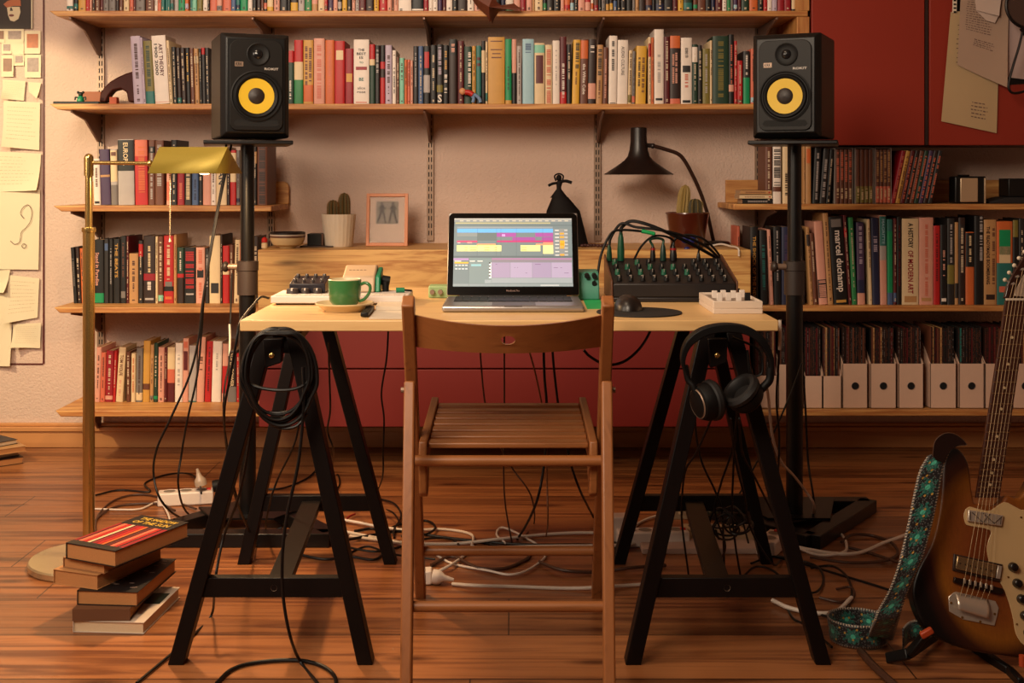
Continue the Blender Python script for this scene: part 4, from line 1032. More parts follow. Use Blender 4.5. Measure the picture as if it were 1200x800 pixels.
# teal pedal right of the laptop, green sheet
x0, x1 = PX(681, 2.93), PX(702.5, 2.93); t = thing('effects_pedal', 'teal effects pedal with black knobs between laptop and mixer', 'effects pedal', (x0, 2.93, ZD))
part('case', MB().prism([V((x0-.02, 2.93, ZD+.0007)), V((x0-.02, 3.02, ZD+.0007)), V((x0-.02, 3.02, .80)), V((x0-.02, 2.955, .797)), V((x0-.02, 2.93, .76))], (x1-x0+.02, 0, 0), mat('teal_metal', (70, 140, 120), .45)), t, .003)
for kx, kz in ((-.012, .79), (-.012, .772), (-.03, .79)):
    part('knob', MB().cyl((x1+kx, 2.95, kz), (x1+kx, 2.932, kz-.002), .006, rubber), t)
g_ = MB(); q = [FL(683, 350, ZD), FL(703, 350, ZD), FL(707, 362, ZD), FL(688, 362, ZD)]; g_.prism([p+V((0, 0, .0002)) for p in q], (0, 0, .0008), mat('green_card', (30, 170, 90), .5)); single('card', g_, 'bright green card under the teal pedal', 'card')
# mixer
x0, x1 = PX(718, 2.88), PX(863, 2.88); Y0, Y1 = 2.88, 3.10
t = thing('mixing_desk', 'black audio mixer with rows of knobs and patch cables', 'mixer', ((x0+x1)/2, 2.98, ZD))
mm = mat('mixer_black', (24, 18, 18), .5)
b = MB(); b.box((x0, Y0, ZD), (x1, Y1, ZD+.012), mm); b.prism([V((x0+.001, Y0+.001, ZD+.012)), V((x0+.001, Y1, ZD+.012)), V((x0+.001, Y1, .823)), V((x0+.001, Y0+.001, .775))], (x1-x0-.002, 0, 0), mm); case = part('case', b, t, .003)
b = MB(); pr = [V((x0-.004, Y0-.002, ZD)), V((x0-.004, Y1+.003, ZD)), V((x0-.004, Y1+.003, .832)), V((x0-.004, Y0-.002, .781))]
b.prism(pr, (.0045, 0, 0), mat('mixer_side', (88, 54, 36), .45)); part('side_panel', b, t, .001)
b = MB(); b.prism([p+V((x1-x0+.004, 0, 0)) for p in pr], (.004, 0, 0), mat('mixer_side', (88, 54, 36), .45)); part('side_panel', b, t, .001)
ptr = mat('pointer_dim', (150, 140, 130), .5); kgreen = mat('knob_green', (20, 84, 60), .4)
def mz(y): return .775+(y-Y0)/(Y1-Y0)*(.823-.775)
for r_, f in enumerate((.1, .32, .52, .7)):
    y = Y0+(Y1-Y0)*f
    for k in range(10):
        if r_ == 3 and k in (1, 4, 5, 6): continue
        x = x0+.018+k*(x1-x0-.03)/9.4; b = MB(); m_ = rubber if (r_ == 0 or k > 6) else (kgreen if (k+r_) % 2 else rubber)
        knob(b, (x, y, mz(y)), .0068 if r_ else .0062, .014, m_, None)
        b.box((x-.0007, y-.0066, mz(y)+.008), (x+.0007, y-.0015, mz(y)+.0152), ptr)
        if r_ == 0: b.box((x-.005, y-.007, mz(y)+.0125), (x+.001, y-.005, mz(y)+.0145), ptr)
        part('knob', b, t)
# plugs standing up at the rear edge
def plug(px, py0, py1, m, lab, Y=3.07, r=.0065, tip=None):
    x = PX(px, Y); z0, z1 = mz(Y), PZ(py0, Y); t = MB(); t.lathe((x, Y, z0+.0005), [(.0001, 0), (r*1.05, 0), (r*1.1, (z1-z0)*.35), (r*.8, (z1-z0)*.8), (r*.45, (z1-z0)), (.0001, z1-z0)], m, 16)
    o = single('jack_plug', t, lab, 'jack plug', loc=(x, Y, z0+.0005), group='plugs in the mixer')
    if tip: part('collar_ring', MB().cyl((x, Y, z0+(z1-z0)*.72), (x, Y, z0+(z1-z0)*.86), r*.95, tip), o)
    return V((x, Y, z1))
gp, bp_ = mat('plug_green', (10, 74, 50), .4), mat('plug_black', (16, 14, 14), .4); rr_ = mat('plug_red', (150, 20, 20), .4)
pa = plug(714, 287, 0, gp, 'slim green jack plug standing at the laptop end of the mixer')
pb = plug(727.5, 272, 0, gp, 'tall fat green jack plug, second from the laptop end of the mixer', r=.0085)
pc = plug(765, 288, 0, bp_, 'black jack plug with red ring standing in the middle of the mixer', tip=rr_)
pd = plug(777, 286, 0, mat('plug_dkgreen', (12, 46, 36), .4), 'dark green jack plug beside the red-ringed one in the mixer', r=.0075)
pe = plug(789, 288, 0, bp_, 'black jack plug with red ring under the plant pot', r=.0085, tip=rr_)
pf = plug(818.5, 296, 0, bp_, 'slim black jack plug standing alone at the far end of the mixer', r=.005)
def arc(pts, r, m, lab, nm='patch_cable'): cable(nm, pts, r, m, lab, 'cable', 'patch cables of the mixer')
arc([pa, P(716, 278, 3.07), P(728, 262, 3.06), P(745, 266, 3.05), P(770, 269, 3.04), P(800, 276, 3.05), P(832, 292, 3.08), P(852, 318, 3.13), P(857, 340, 3.15), V((PX(860, 3.16), 3.16, ZD+.004))], .0036, bcord, 'black patch cable from the slim green plug arching over the mixer')
arc([pb, P(729, 266, 3.07), P(740, 259, 3.06), P(762, 264, 3.05), P(790, 276, 3.05), P(822, 292, 3.08), P(848, 310, 3.13), P(862, 340, 3.15), V((PX(866, 3.16), 3.16, ZD+.004))], .0046, bcord, 'thick black patch cable from the fat green plug arching over the mixer')
arc([P(700, 324, 2.99), P(704, 300, 3.02), P(712, 280, 3.04), P(722, 270, 3.05), P(748, 270.5, 3.05), P(768, 274, 3.05)], .0033, bcord, 'black patch cable rising beside the teal pedal')
arc([pd, P(777, 281, 3.07), P(770, 279, 3.06), P(762, 281, 3.07), V((pc.x, pc.y, pc.z))], .0034, mat('cord_green', (20, 70, 50), .5), 'short green patch cable looping between two plugs in the mixer')
arc([pe, P(789, 282, 3.07), P(780, 277, 3.06), P(765, 277, 3.05), P(752, 288, 3.06), P(743, 304, 3.07)], .0030, bcord, 'black patch cable from the plug under the plant pot dipping to the mixer')
arc([pf, P(819, 290, 3.08), P(815, 278, 3.09), P(800, 276, 3.08), P(790, 282, 3.08), P(786, 292, 3.09), P(790, 304, 3.09)], .0026, bcord, 'thin black patch cable looping over the far end of the mixer')
arc([P(790, 280, 3.1), P(806, 275, 3.1), P(826, 281, 3.1), P(843, 299, 3.12), P(852, 320, 3.14), V((PX(855, 3.15), 3.15, ZD+.004))], .0030, bcord, 'black patch cable curving down at the far end of the mixer')
b = MB(); b.tube(cat_rom([P(752, 270.6, 3.047), P(759, 272, 3.046), P(767, 273.8, 3.046)], 4), .0052, mat('green_sleeve', (20, 150, 80), .5)); single('cable_tag', b, 'green tape tag wound round a patch cable above the mixer', 'cable tag')
# mouse and pad
c = FL(749, 366.5, ZD); single('mouse_pad', MB().lathe((c.x, c.y, ZD+.0002), [(.0001, 0), (.094, 0), (.095, .0015), (.094, .003), (.0001, .003)], mat('pad_black', (22, 18, 17), .75, bump=.1), 64), 'round black mouse pad on the desk by the laptop', 'mouse pad', loc=(c.x, c.y, ZD+.0002))
mx_, my_ = PX(736, 2.70), 2.70; b = MB()
b.sphere((mx_, my_, ZD+.0035), (.032, .052, .034), mat('mouse_black', (26, 20, 18), .35), 14); b.v = [V((p.x, p.y, max(p.z, ZD+.0034))) for p in b.v]
o = single('computer_mouse', b, 'black computer mouse sitting on the round pad', 'mouse', loc=(mx_, my_, ZD+.0034))
part('light_dot', MB().sphere((mx_, my_-.047, ZD+.0145), (.002, .0015, .0014), mat('dot_white', (210, 190, 170), .4), 6), o)
# white fader controller
Yw = 2.632; x0, x1 = PX(836, Yw), PX(894, Yw); t = thing('fader_controller', 'white fader controller tray at the corner of the desk', 'music controller', ((x0+x1)/2, 2.73, ZD)); Y1 = 2.835; zt3 = ZD+.0285
wwm = mat('white_wood', (214, 196, 178), .55, var=.05)
b = MB(); b.box((x0, Yw, ZD), (x1, Y1, ZD+.012), wwm)
for lo, hi in (((x0, Yw, ZD+.012), (x1, Yw+.006, zt3)), ((x0, Y1-.006, ZD+.012), (x1, Y1, zt3)), ((x0, Yw+.006, ZD+.012), (x0+.006, Y1-.006, zt3)), ((x1-.006, Yw+.006, ZD+.012), (x1, Y1-.006, zt3))): b.box(lo, hi, wwm)
part('tray', b, t, .0015)
part('panel', MB().box((x0+.0065, Yw+.0065, ZD+.012), (x1-.0065, Y1-.0065, ZD+.0235), mat('panel_grey', (150, 132, 116), .5)), t)
for k in range(4):
    for j in range(2):
        x = x0+.022+k*.022; y = Yw+.05+j*.065+(k*13 % 5)*.004
        b = MB(); b.prism([V((x-.006, y-.006, ZD+.0236)), V((x-.006, y+.006, ZD+.0236)), V((x-.006, y+.003, ZD+.041)), V((x-.006, y-.003, ZD+.041))], (.012, 0, 0), rubber if (k, j) == (3, 0) else whitep); part('fader_cap', b, t, .001, label='black fader cap' if (k, j) == (3, 0) else None)
# cup and saucer
Yc = 2.70; xc = PX(404, Yc); sauc = mat('saucer_glaze', (214, 188, 140), .3, coat=.4)
single('saucer', MB().lathe((xc, Yc, ZD+.0003), [(.0001, .006), (.026, .006), (.028, .004), (.036, .004), (.04, 0), (.046, .0), (.052, .006), (.0655, .0155), (.066, .018), (.064, .019), (.05, .0125), (.032, .009), (.0001, .009)], sauc, 56), 'cream saucer under the green cup', 'saucer', loc=(xc, Yc, ZD+.0003))
z0 = ZD+.0095; cup = MB().lathe((xc, Yc, z0), [(.0001, 0), (.021, 0), (.026, .002), (.0335, .012), (.0365, .03), (.0372, .055), (.0372, .0605)], mat('green_glaze', (54, 112, 60), .3, coat=.5, var=.06), 48)
cup.lathe((xc, Yc, z0), [(.0372, .0605), (.0358, .0625), (.0345, .0605), (.0335, .035), (.030, .014), (.0001, .009)], mat('cup_inside', (206, 190, 150), .4), 48)
o = single('cup', cup, 'green coffee cup with a cream inside, on the saucer', 'cup', loc=(xc, Yc, z0))
hd = [V((xc+.036, Yc-.004, z0+.05)), V((xc+.048, Yc-.008, z0+.054)), V((xc+.058, Yc-.01, z0+.047)), V((xc+.057, Yc-.01, z0+.033)), V((xc+.046, Yc-.008, z0+.018)), V((xc+.034, Yc-.004, z0+.012))]
part('handle', MB().tube(cat_rom(hd, 6), .0036, mat('green_glaze', (54, 112, 60), .3), 10), o)
# papers and lighter
for k, (q, z, lb) in enumerate((([(444, 358.5), (478, 358.5), (478, 374), (432, 374)], .0004, 'white sheet of paper at the desk edge beside the cup'), ([(447, 350), (480, 350), (480, 364), (440, 364)], .0016, 'white notepad lying between the controller and the sheet'))):
    b = MB(); b.prism([FL(x, y, ZD)+V((0, 0, z)) for x, y in q], (0, 0, .0009+k*.006), white_paper); single('sheet_of_paper' if k == 0 else 'notepad', b, lb, 'paper')
b = MB(); p0, p1 = FL(427, 372, ZD), FL(434, 364, ZD); b.bar(p0+V((0, 0, .0062)), p1+V((0, 0, .0062)), .017, .009, black); o = single('lighter', b, 'small black lighter lying at the desk edge by the saucer', 'lighter', bevel=.002)
part('metal_cap', MB().bar(p1+V((0, 0, .0062)), p1+(p1-p0).normalized()*.012+V((0, 0, .0062)), .016, .0085, steel), o)
# ------------------------------------------------------------------ things on the cabinet
ZT = zt
def onc(px, Y): return PX(px, Y)
# white ribbed pot with cacti
Yp = 4.33; xp = PX(397, Yp); potw = mat('white_ribbed_pot', (222, 208, 188), .6, var=.08, bscale=20)
h = PZ(250.5, Yp)-ZT-.001; t = thing('potted_cactus', 'two brown-green cacti in a white ribbed pot by the picture frame', 'potted plant', (xp, Yp, ZT+.0005))
b = MB(); n = 72; prof = [(.0001, 0), (.047, 0), (.0495, .004), (.0625, h), (.058, h), (.056, h-.012), (.0001, h-.012)]
vs = []
for r, z in prof:
    for k in range(n):
        a = 2*math.pi*k/n; q = r*(1+.03*(1 if k % 3 else -1)) if 0 < z < h else r
        vs.append(V((xp+q*math.cos(a), Yp+q*math.sin(a), ZT+.0005+z)))
b.add(vs, [(j*n+k, j*n+(k+1) % n, (j+1)*n+(k+1) % n, (j+1)*n+k) for j in range(len(prof)-1) for k in range(n)], potw, False); part('pot', b, t)
soil = mat('soil', (50, 32, 22), .95, bump=.5)
part('soil', MB().lathe((xp, Yp, ZT+h-.011), [(.0001, .002), (.056, 0)], soil, 24), t)
def cactus(par, x, Y, z, r, h, ribs, m, tilt=0, spm=None):
    b = MB(); n = ribs*4; J = 18; vs = []
    for j in range(J+1):
        f = j/J; rad = r*(min(1, .8+f*1.2) if f < .5 else math.sqrt(max(0, 1-((f-.5)/.5)**2.6)))
        for k in range(n):
            a = 2*math.pi*k/n; q = max(rad*(1+.13*math.cos(a*ribs)), .0002); vs.append(V((x+q*math.cos(a)+tilt*f*h, Y+q*math.sin(a), z+f*h)))
    b.add(vs, [(j*n+k, j*n+(k+1) % n, (j+1)*n+(k+1) % n, (j+1)*n+k) for j in range(J) for k in range(n)], m, True)
    spm = spm or mat('cactus_spines', (176, 120, 60), .7)
    for k in range(ribs):
        a = 2*math.pi*k/ribs
        for j in range(2, J):
            f = j/J; rad = r*(min(1, .8+f*1.2) if f < .5 else math.sqrt(max(0, 1-((f-.5)/.5)**2.6)))*1.12
            p = V((x+rad*math.cos(a)+tilt*f*h, Y+rad*math.sin(a), z+f*h)); d = V((math.cos(a), math.sin(a), 0))
            for s in (-1, 1):
                e = p+d*.004+V((-math.sin(a), math.cos(a), 0))*s*.003+V((0, 0, .002)); w_ = V((0, 0, .0007))
                b.add([p-w_, p+w_, e], [(0, 1, 2)], spm)
    return part('cactus', b, par)
cg = mat('cactus_green', (84, 70, 34), .7, var=.2)
cactus(t, PX(390.5, Yp), Yp-.005, ZT+h-.01, .019, .062, 11, cg); cactus(t, PX(403, Yp), Yp+.008, ZT+h-.01, .020, .088, 11, cg)
# framed picture leaning on the wall
x0, x1, zz0, zz1 = PX(428.5, 4.36), PX(477.5, 4.36), ZT+.001, PZ(226.5, 4.40); t = thing('picture_frame', 'small wooden picture frame with a pair of grey figures, propped on the cabinet', 'picture frame', ((x0+x1)/2, 4.36, ZT))
Mt = Mx.Translation(V(((x0+x1)/2, 4.36, zz0))) @ Mx.Rotation(-math.radians(9), 4, 'X'); w2 = (x1-x0)/2; hh = (zz1-zz0)/math.cos(math.radians(9)); fm = wood('frame_wood', (196, 120, 70), (160, 90, 50), 'Z', .45, 1, knots=False)
b = MB(); f_ = .012
for lo, hi in (((-w2, 0, 0), (-w2+f_, .014, hh)), ((w2-f_, 0, 0), (w2, .014, hh)), ((-w2+f_, 0, 0), (w2-f_, .014, f_)), ((-w2+f_, 0, hh-f_), (w2-f_, .014, hh))): b.box(lo, hi, fm, Mt)
part('frame', b, t, .001)
part('mat_board', MB().box((-w2+f_, .008, f_), (w2-f_, .0125, hh-f_), mat('mat_board', (204, 178, 160), .8), Mt), t)
b = MB(); b.box((-.041, .0072, .082), (.041, .0078, .165), mat('print_grey', (136, 124, 112), .7), Mt); dk = mat('print_ink', (44, 36, 34), .7)
for ox, sgn in ((-.020, 1), (.021, -1)):
    for pts in ([(-.007, .128), (.008, .128), (.007, .151), (-.006, .151)], [(-.008, .128), (.001, .128), (-.005, .106), (-.013, .084), (-.018, .084), (-.012, .106)], [(.0, .128), (.008, .128), (.013, .105), (.017, .084), (.012, .084), (.007, .106)], [(.007, .148), (.016, .138), (.014, .134), (.006, .141)], [(-.006, .148), (-.014, .137), (-.012, .133), (-.005, .141)]):
        b.prism([Mt @ V((ox+sgn*x, .0068, z)) for x, z in (pts if sgn > 0 else pts)], (0, .0004, 0), dk)
    b.cyl(Mt @ V((ox, .0066, .157)), Mt @ V((ox, .0072, .157)), .0048, dk, n=14)
part('print', b, t)
part('glass', MB().box((-w2+f_, .0055, f_), (w2-f_, .0062, hh-f_), mat('picture_glass', (255, 255, 255), .03, trans=1), Mt), t)
# bowls
Yb_ = 4.25; xb = PX(337, Yb_)
b = MB().lathe((xb, Yb_, ZT+.0005), [(.0001, 0), (.028, 0), (.03, .004), (.052, .012), (.061, .03), (.061, .037), (.058, .037), (.049, .014), (.0001, .008)], mat('bowl_cream', (204, 176, 130), .35, coat=.3), 44)
single('bowl', b, 'cream bowl standing under a dark-rimmed one on the cabinet end', 'bowl', loc=(xb, Yb_, ZT+.0005))
b = MB().lathe((xb, Yb_, ZT+.0385), [(.0001, -.02), (.03, -.02), (.05, -.006), (.0625, .0), (.0625, .006)], mat('bowl_brown', (96, 62, 44), .35, coat=.3), 44)
b.lathe((xb, Yb_, ZT+.0385), [(.0625, .006), (.0625, .011)], mat('bowl_stripe', (190, 176, 160), .35), 44); b.lathe((xb, Yb_, ZT+.0385), [(.0625, .011), (.0625, .0175), (.0605, .0185), (.058, .016), (.048, -.002), (.0001, -.014)], mat('bowl_dark', (24, 18, 18), .3), 44)
single('bowl', b, 'dark-rimmed striped bowl nested on the cream bowl', 'bowl', loc=(xb, Yb_, ZT+.0385))
x0, x1 = PX(360, 4.3), PX(379, 4.3); t = thing('box', 'small black box with a brown edge between bowls and white pot', 'box', (x0, 4.3, ZT)); 
part('body', MB().box((x0, 4.3, ZT+.006), (x1-.008, 4.38, PZ(274, 4.3)), black), t, .001); part('edge', MB().box((x1-.0078, 4.3, ZT+.006), (x1, 4.38, PZ(274, 4.3)), mat('box_edge', (90, 56, 36), .6)), t, .001)
x0, x1 = PX(347, 4.2), PX(393, 4.2); single('slate_tile', MB().box((x0+.0, 4.275, ZT+.0004), (x1-.02, 4.39, ZT+.0055), mat('dark_slate', (58, 38, 28), .5)), 'thin dark tile lying under the small black box', 'tile', bevel=.001)
b = MB().lathe((PX(310, 4.25), 4.25, ZT+.0004), [(.0001, 0), (.011, 0), (.011, .017), (.006, .02), (.0001, .02)], mat('cream_tin', (206, 180, 140), .5), 18)
o = single('small_tin', b, 'tiny cream pot with a red top at the very end of the cabinet', 'tin', loc=(PX(310, 4.25), 4.25, ZT)); part('lid', MB().lathe((PX(310, 4.25), 4.25, ZT+.0205), [(.0001, 0), (.0105, 0), (.0105, .012), (.004, .018), (.0001, .018)], mat('red_plastic', (180, 30, 24), .4), 18), o)
# dancing figure
Yf_ = 4.34; t = thing('figurine', 'black dress-shaped figure with outstretched arms rising behind the laptop', 'figurine', (PX(660, Yf_), Yf_, ZT)); fg = mat('figure_black', (13, 7, 6), .7, spec=.2)
def zf(py): return PZ(py, Yf_)
b = MB(); cx_ = PX(656, Yf_); n = 28; prof = [(PX(664, Yf_), .081, ZT+.001), (PX(660, Yf_), .0605, zf(247)), (PX(656.5, Yf_), .0285, zf(230.8)), (PX(655.2, Yf_), .0325, zf(231.6)), (PX(655, Yf_), .0215, zf(227)), (PX(655, Yf_), .009, zf(221.5)), (PX(655, Yf_), .0085, zf(219)), (PX(655.5, Yf_), .012, zf(213.5)), (PX(655.5, Yf_), .005, zf(211))]
vs = [V((c0+r*math.cos(2*math.pi*k/n), Yf_+.45*r*math.sin(2*math.pi*k/n), z)) for c0, r, z in prof for k in range(n)]
b.add(vs, [(j*n+k, j*n+(k+1) % n, (j+1)*n+(k+1) % n, (j+1)*n+k) for j in range(len(prof)-1) for k in range(n)], fg, True); body = part('dress', b, t)
b = MB(); b.sphere(P(655, 208.5, Yf_), (.0105, .009, .012), fg, 10); b.tube(cat_rom([P(651.5, 212, Yf_), P(650, 206, Yf_), P(655, 203.5, Yf_), P(660, 206, Yf_), P(659, 212, Yf_)], 4), .003, fg); part('head', b, t)
b = MB(); b.tube(cat_rom([P(656, 214, Yf_), P(648, 215, Yf_), P(642.5, 217.5, Yf_)], 4), .005, fg, rs=None); part('arm', b, t)
b = MB(); b.tube(cat_rom([P(656, 213, Yf_), P(663, 212, Yf_), P(670, 214, Yf_-.004)], 4), .0058, fg); part('arm', b, t)
# tangled dark trinkets
b = MB(); random.seed(3)
for k in range(9): b.sphere((PX(682+k*3.6, 4.3), 4.29+random.uniform(-.02, .02), ZT+.007), (.008, .007, .006), mat('dark_beads', (60, 26, 22), .5), 6)
single('bead_string', b, 'dark red string of beads lying behind the laptop corner', 'beads', loc=(PX(695, 4.3), 4.3, ZT))
# black desk lamp
Yk = 4.36; t = thing('desk_lamp', 'black metal desk lamp with a wide conical shade, switched off', 'lamp', (PX(836, 4.45), 4.45, ZT)); lb_ = mat('lamp_black', (26, 18, 17), .38)
xk = PX(748.5, Yk); s_ = Yk/F
prof = [(8.5, 149.5), (9.3, 150), (9.6, 165), (11, 176), (13, 183), (17, 188), (28, 196), (41, 204.2)]
b = MB(); b.lathe((xk, Yk, 0), [(r*s_, PZ(y, Yk)) for r, y in prof], lb_, 56); b.lathe((xk, Yk, 0), [(.0001, PZ(149.2, Yk)), (8.5*s_, PZ(149.5, Yk))], lb_, 56)
b.lathe((xk, Yk, 0), [((r-.6)*s_, PZ(y+.4, Yk)) for r, y in prof], mat('lamp_inside', (120, 110, 96), .5), 56); part('shade', b, t)
b = MB(); b.cyl(P(757, 170, Yk), P(767, 171, Yk+.005), .008, lb_, n=16); b.sphere(P(765, 171, Yk), .0095, lb_, 8); part('swivel', b, t)
ar = cat_rom([P(766, 171, Yk), P(780, 175, Yk+.01), P(794, 180, Yk+.02), P(802, 188, Yk+.03), P(812, 206, Yk+.05), P(821, 226, Yk+.07), P(829, 250, Yk+.09)], 8)
ar.append(V((PX(836, 4.45), 4.452, ZT+.015))); part('arm', MB().tube(ar, .0072, mat('lamp_arm', (66, 44, 36), .35, .4), 12), t)
part('base', MB().lathe((PX(836, 4.45), 4.45, ZT+.0005), [(.0001, 0), (.062, 0), (.062, .008), (.055, .013), (.0001, .016)], lb_, 40), t)
# brown pot
Yq = 4.29; xq = PX(805.5, Yq); hq = PZ(248.5, Yq)-ZT-.001; t = thing('potted_cactus', 'spiky cactus and tall succulent in a glossy red-brown pot beneath the desk lamp', 'potted plant', (xq, Yq, ZT))
b = MB(); b.lathe((xq, Yq, ZT+.0005), [(.0001, 0), (.056, 0), (.0585, .006), (.0765, hq-.008), (.079, hq-.004), (.078, hq), (.073, hq), (.071, hq-.012), (.0001, hq-.013)], mat('brown_glaze', (78, 28, 14), .28, coat=.6, var=.3, bscale=14), 44)
part('pot', b, t); part('soil', MB().lathe((xq, Yq, ZT+hq-.012), [(.0001, .002), (.071, 0)], soil, 24), t)
cactus(t, PX(799.5, Yq), Yq, ZT+hq-.012, .020, .112, 12, mat('succulent_green', (140, 116, 62), .7, var=.2), tilt=.1, spm=mat('pale_spines', (190, 160, 90), .7))
cactus(t, PX(814, Yq), Yq-.01, ZT+hq-.012, .0245, .062, 9, mat('cactus_olive', (58, 50, 26), .7, var=.4), spm=mat('pale_spines', (190, 160, 90), .7))
# blue ribbon bow at the front of the pot
b = MB()
for s in (-1, 1): b.sphere(P(807+s*4, 281, 4.2), (.014, .006, .012), mat('blue_ribbon', (16, 24, 96), .45), 8)
b.sphere(P(805, 292, 4.19), (.011, .006, .009), mat('blue_ribbon', (16, 24, 96), .45), 8); single('ribbon_bow', b, 'dark blue bow at the foot of the red-brown pot', 'bow')
# white cable at the cabinet end
cable('white_cord', [V((PX(832, 4.3), 4.3, ZT+.004)), V((PX(845, 4.28), 4.28, ZT+.012)), V((PX(856, 4.22), 4.22, ZT+.008)), P(865, 291, 4.142), P(866, 300, 4.135)], .0035, wcord, 'short white cord curling over the cabinet end by the art books', 'cord')
# ------------------------------------------------------------------ things at the end of the second shelf
Yt = 4.28
single('flat_case', MB().box((PX(62, Yt), Yt, zB+.0004), (PX(116, Yt), Yt+.16, zB+.011), black), 'flat black case at the bare end of the second shelf', 'case', bevel=.002)
single('wood_block', MB().box((PX(96, 4.42), 4.42, zB+.0115), (PX(118, 4.42), 4.5, zB+.056), mat('orange_wood', (150, 84, 50), .6)), 'small orange wooden box behind the green toy', 'wooden box', bevel=.002)
t = thing('toy_figure', 'little green toy with round ears on the flat black case', 'toy', (PX(94.5, 4.32), 4.32, zB+.0115)); gt = mat('toy_green', (12, 120, 78), .4); xg = PX(94.5, 4.32)
part('body', MB().lathe((xg, 4.32, zB+.0115), [(.0001, 0), (.0125, 0), (.0135, .004), (.010, .016), (.006, .022), (.0001, .023)], gt, 20), t)
b = MB(); b.sphere((xg, 4.32, zB+.039), .0085, mat('toy_dark', (30, 34, 24), .5), 8); 
for s in (-1, 1): b.sphere((xg+s*.009, 4.32, zB+.046), .005, mat('toy_dark', (30, 34, 24), .5), 6)
part('head', b, t); b = MB()
for s in (-1, 1): b.tube(cat_rom([V((xg+s*.009, 4.32, zB+.027)), V((xg+s*.018, 4.318, zB+.028)), V((xg+s*.019, 4.316, zB+.018))], 4), .0028, mat('toy_dark', (30, 34, 24), .5))
part('arms', b, t)
# carved elephant-like wooden animal seen from the side
el = mat('dark_red_wood', (62, 20, 12), .6, var=.3, spec=.25)
b = MB(); Ye = 4.38
body_ = [(116, 119.5), (117, 111), (121, 103), (128, 96), (136, 91), (147, 86), (155, 83.5), (160, 85), (160, 119.5), (150, 119.5), (148, 108), (141, 104), (132, 106), (127, 112), (124, 119.5)]
b.prism([P(x, y, Ye) for x, y in body_], (0, .05, 0), el); o = single('carved_animal', b, 'dark red carved wooden animal bending its head by the standing lilac book', 'carving', bevel=.006, seg=3)
b = MB().box((PX(128, 4.3), 4.3, zB+.0004), (PX(136.5, 4.3), 4.33, zB+.028), mat('block_orange', (170, 74, 40), .6)); single('toy_block', b, 'tiny orange block in front of the carved animal', 'block', bevel=.001)
t = thing('toy_figure', 'tiny toy figure in red and blue lying before the books of the second shelf', 'toy', (PX(551, 4.255), 4.252, zB)); Yt2 = 4.252
b = MB(); b.sphere(P(542, 107, Yt2), (.012, .009, .0125), mat('toy_skin', (200, 140, 96), .5), 8); part('head', b, t)
b = MB(); b.tube(cat_rom([P(545, 108, Yt2), P(550, 108.5, Yt2), P(554, 111, Yt2)], 4), .010, mat('toy_red', (176, 30, 22), .45), 10); part('body', b, t)
b = MB(); b.tube(cat_rom([P(553, 110, Yt2), P(558, 112, Yt2), P(562, 116, Yt2), P(563, 120, Yt2)], 4), .0062, mat('toy_blue', (110, 136, 170), .45), 8); b.tube(cat_rom([P(552, 111, Yt2), P(555, 115, Yt2), P(554, 120, Yt2)], 4), .006, mat('toy_blue', (110, 136, 170), .45), 8); part('legs', b, t)
# dried leaf hanging over the top shelf
lf = mat('dried_leaf', (96, 42, 20), .55, var=.25, bscale=30); Yl = 4.215
b = MB(); n = 24
mid = [(556, -6), (563, 4), (569, 12), (574, 19), (577.5, 27)]; lo_ = [(550, -4), (557, 6), (566, 14), (571, 20), (573, 25)]
def leafpt(pts, Y): return [P(x, y, Y) for x, y in pts]
L1 = [(551, -6), (555, 2), (560, 9), (566, 14), (571, 19), (573.5, 26), (575.5, 24), (577, 28), (579, 22), (583, 15), (585, 12), (595, 11), (603, 12), (612, 10.5), (606, 7), (602.5, 4), (598, 8), (590, 8), (583, 3), (578, -6)]
q = [P(x, y, Yl+.02*math.sin(i*.9)) for i, (x, y) in enumerate(L1)]
ce = P(573, 8, Yl-.03); vs = q+[ce]+[p+V((0, .004, 0)) for p in q]+[ce+V((0, .004, 0))]; n = len(q)
fs = [(i, (i+1) % n, n) for i in range(n)]+[(n+1+(i+1) % n, n+1+i, 2*n+1) for i in range(n)]+[(i, n+1+i, n+1+(i+1) % n, (i+1) % n) for i in range(n)]
b.add(vs, fs, lf, True); single('dried_leaf', b, 'brown dried leaf drooping over the edge of the topmost shelf', 'leaf')
# camera shelf objects
t = thing('toy_camera', 'little silver and black camera on the shelf under the cupboard', 'camera', (PX(1139, YCr), YCr+.04, zCr)); x0, x1 = PX(1120.5, YCr), PX(1157.5, YCr); zk = PZ(206.5, YCr)
part('body', MB().box((x0, YCr+.012, zCr+.0004), (x1, YCr+.075, zk), black), t, .006, seg=3)
part('front_plate', MB().box((x0+.018, YCr+.006, zCr+.006), (x1-.032, YCr+.0125, zk-.006), mat('satin_silver', (196, 168, 136), .35, .5)), t, .006, seg=3)
part('shutter_housing', MB().box((x0+.026, YCr+.02, zk), (x0+.056, YCr+.06, zk+.006), black), t, .002)
part('side_rim', MB().box((x1-.009, YCr+.006, zCr+.001), (x1-.004, YCr+.0125, zk-.006), mat('satin_silver', (196, 168, 136), .35, .5)), t, .001)
single('black_case', MB().box((PX(1186, YCr), YCr+.03, zCr+.024), (PX(1225, YCr), YCr+.12, PZ(209, YCr+.03)), black), 'black box on top of the flat black case by the camera', 'box', bevel=.003)
single('flat_case', MB().prism([V((PX(1162, YCr), YCr+.02, zCr+.0004)), V((PX(1230, YCr), YCr+.02, zCr+.0004)), V((PX(1230, YCr), YCr+.02, zCr+.0235)), V((PX(1184, YCr), YCr+.02, zCr+.0235)), V((PX(1162, YCr), YCr+.02, zCr+.006))], (0, .12, 0), mat('soft_black', (22, 18, 18), .7)), 'flat soft black case lying beside the camera', 'case', bevel=.004)
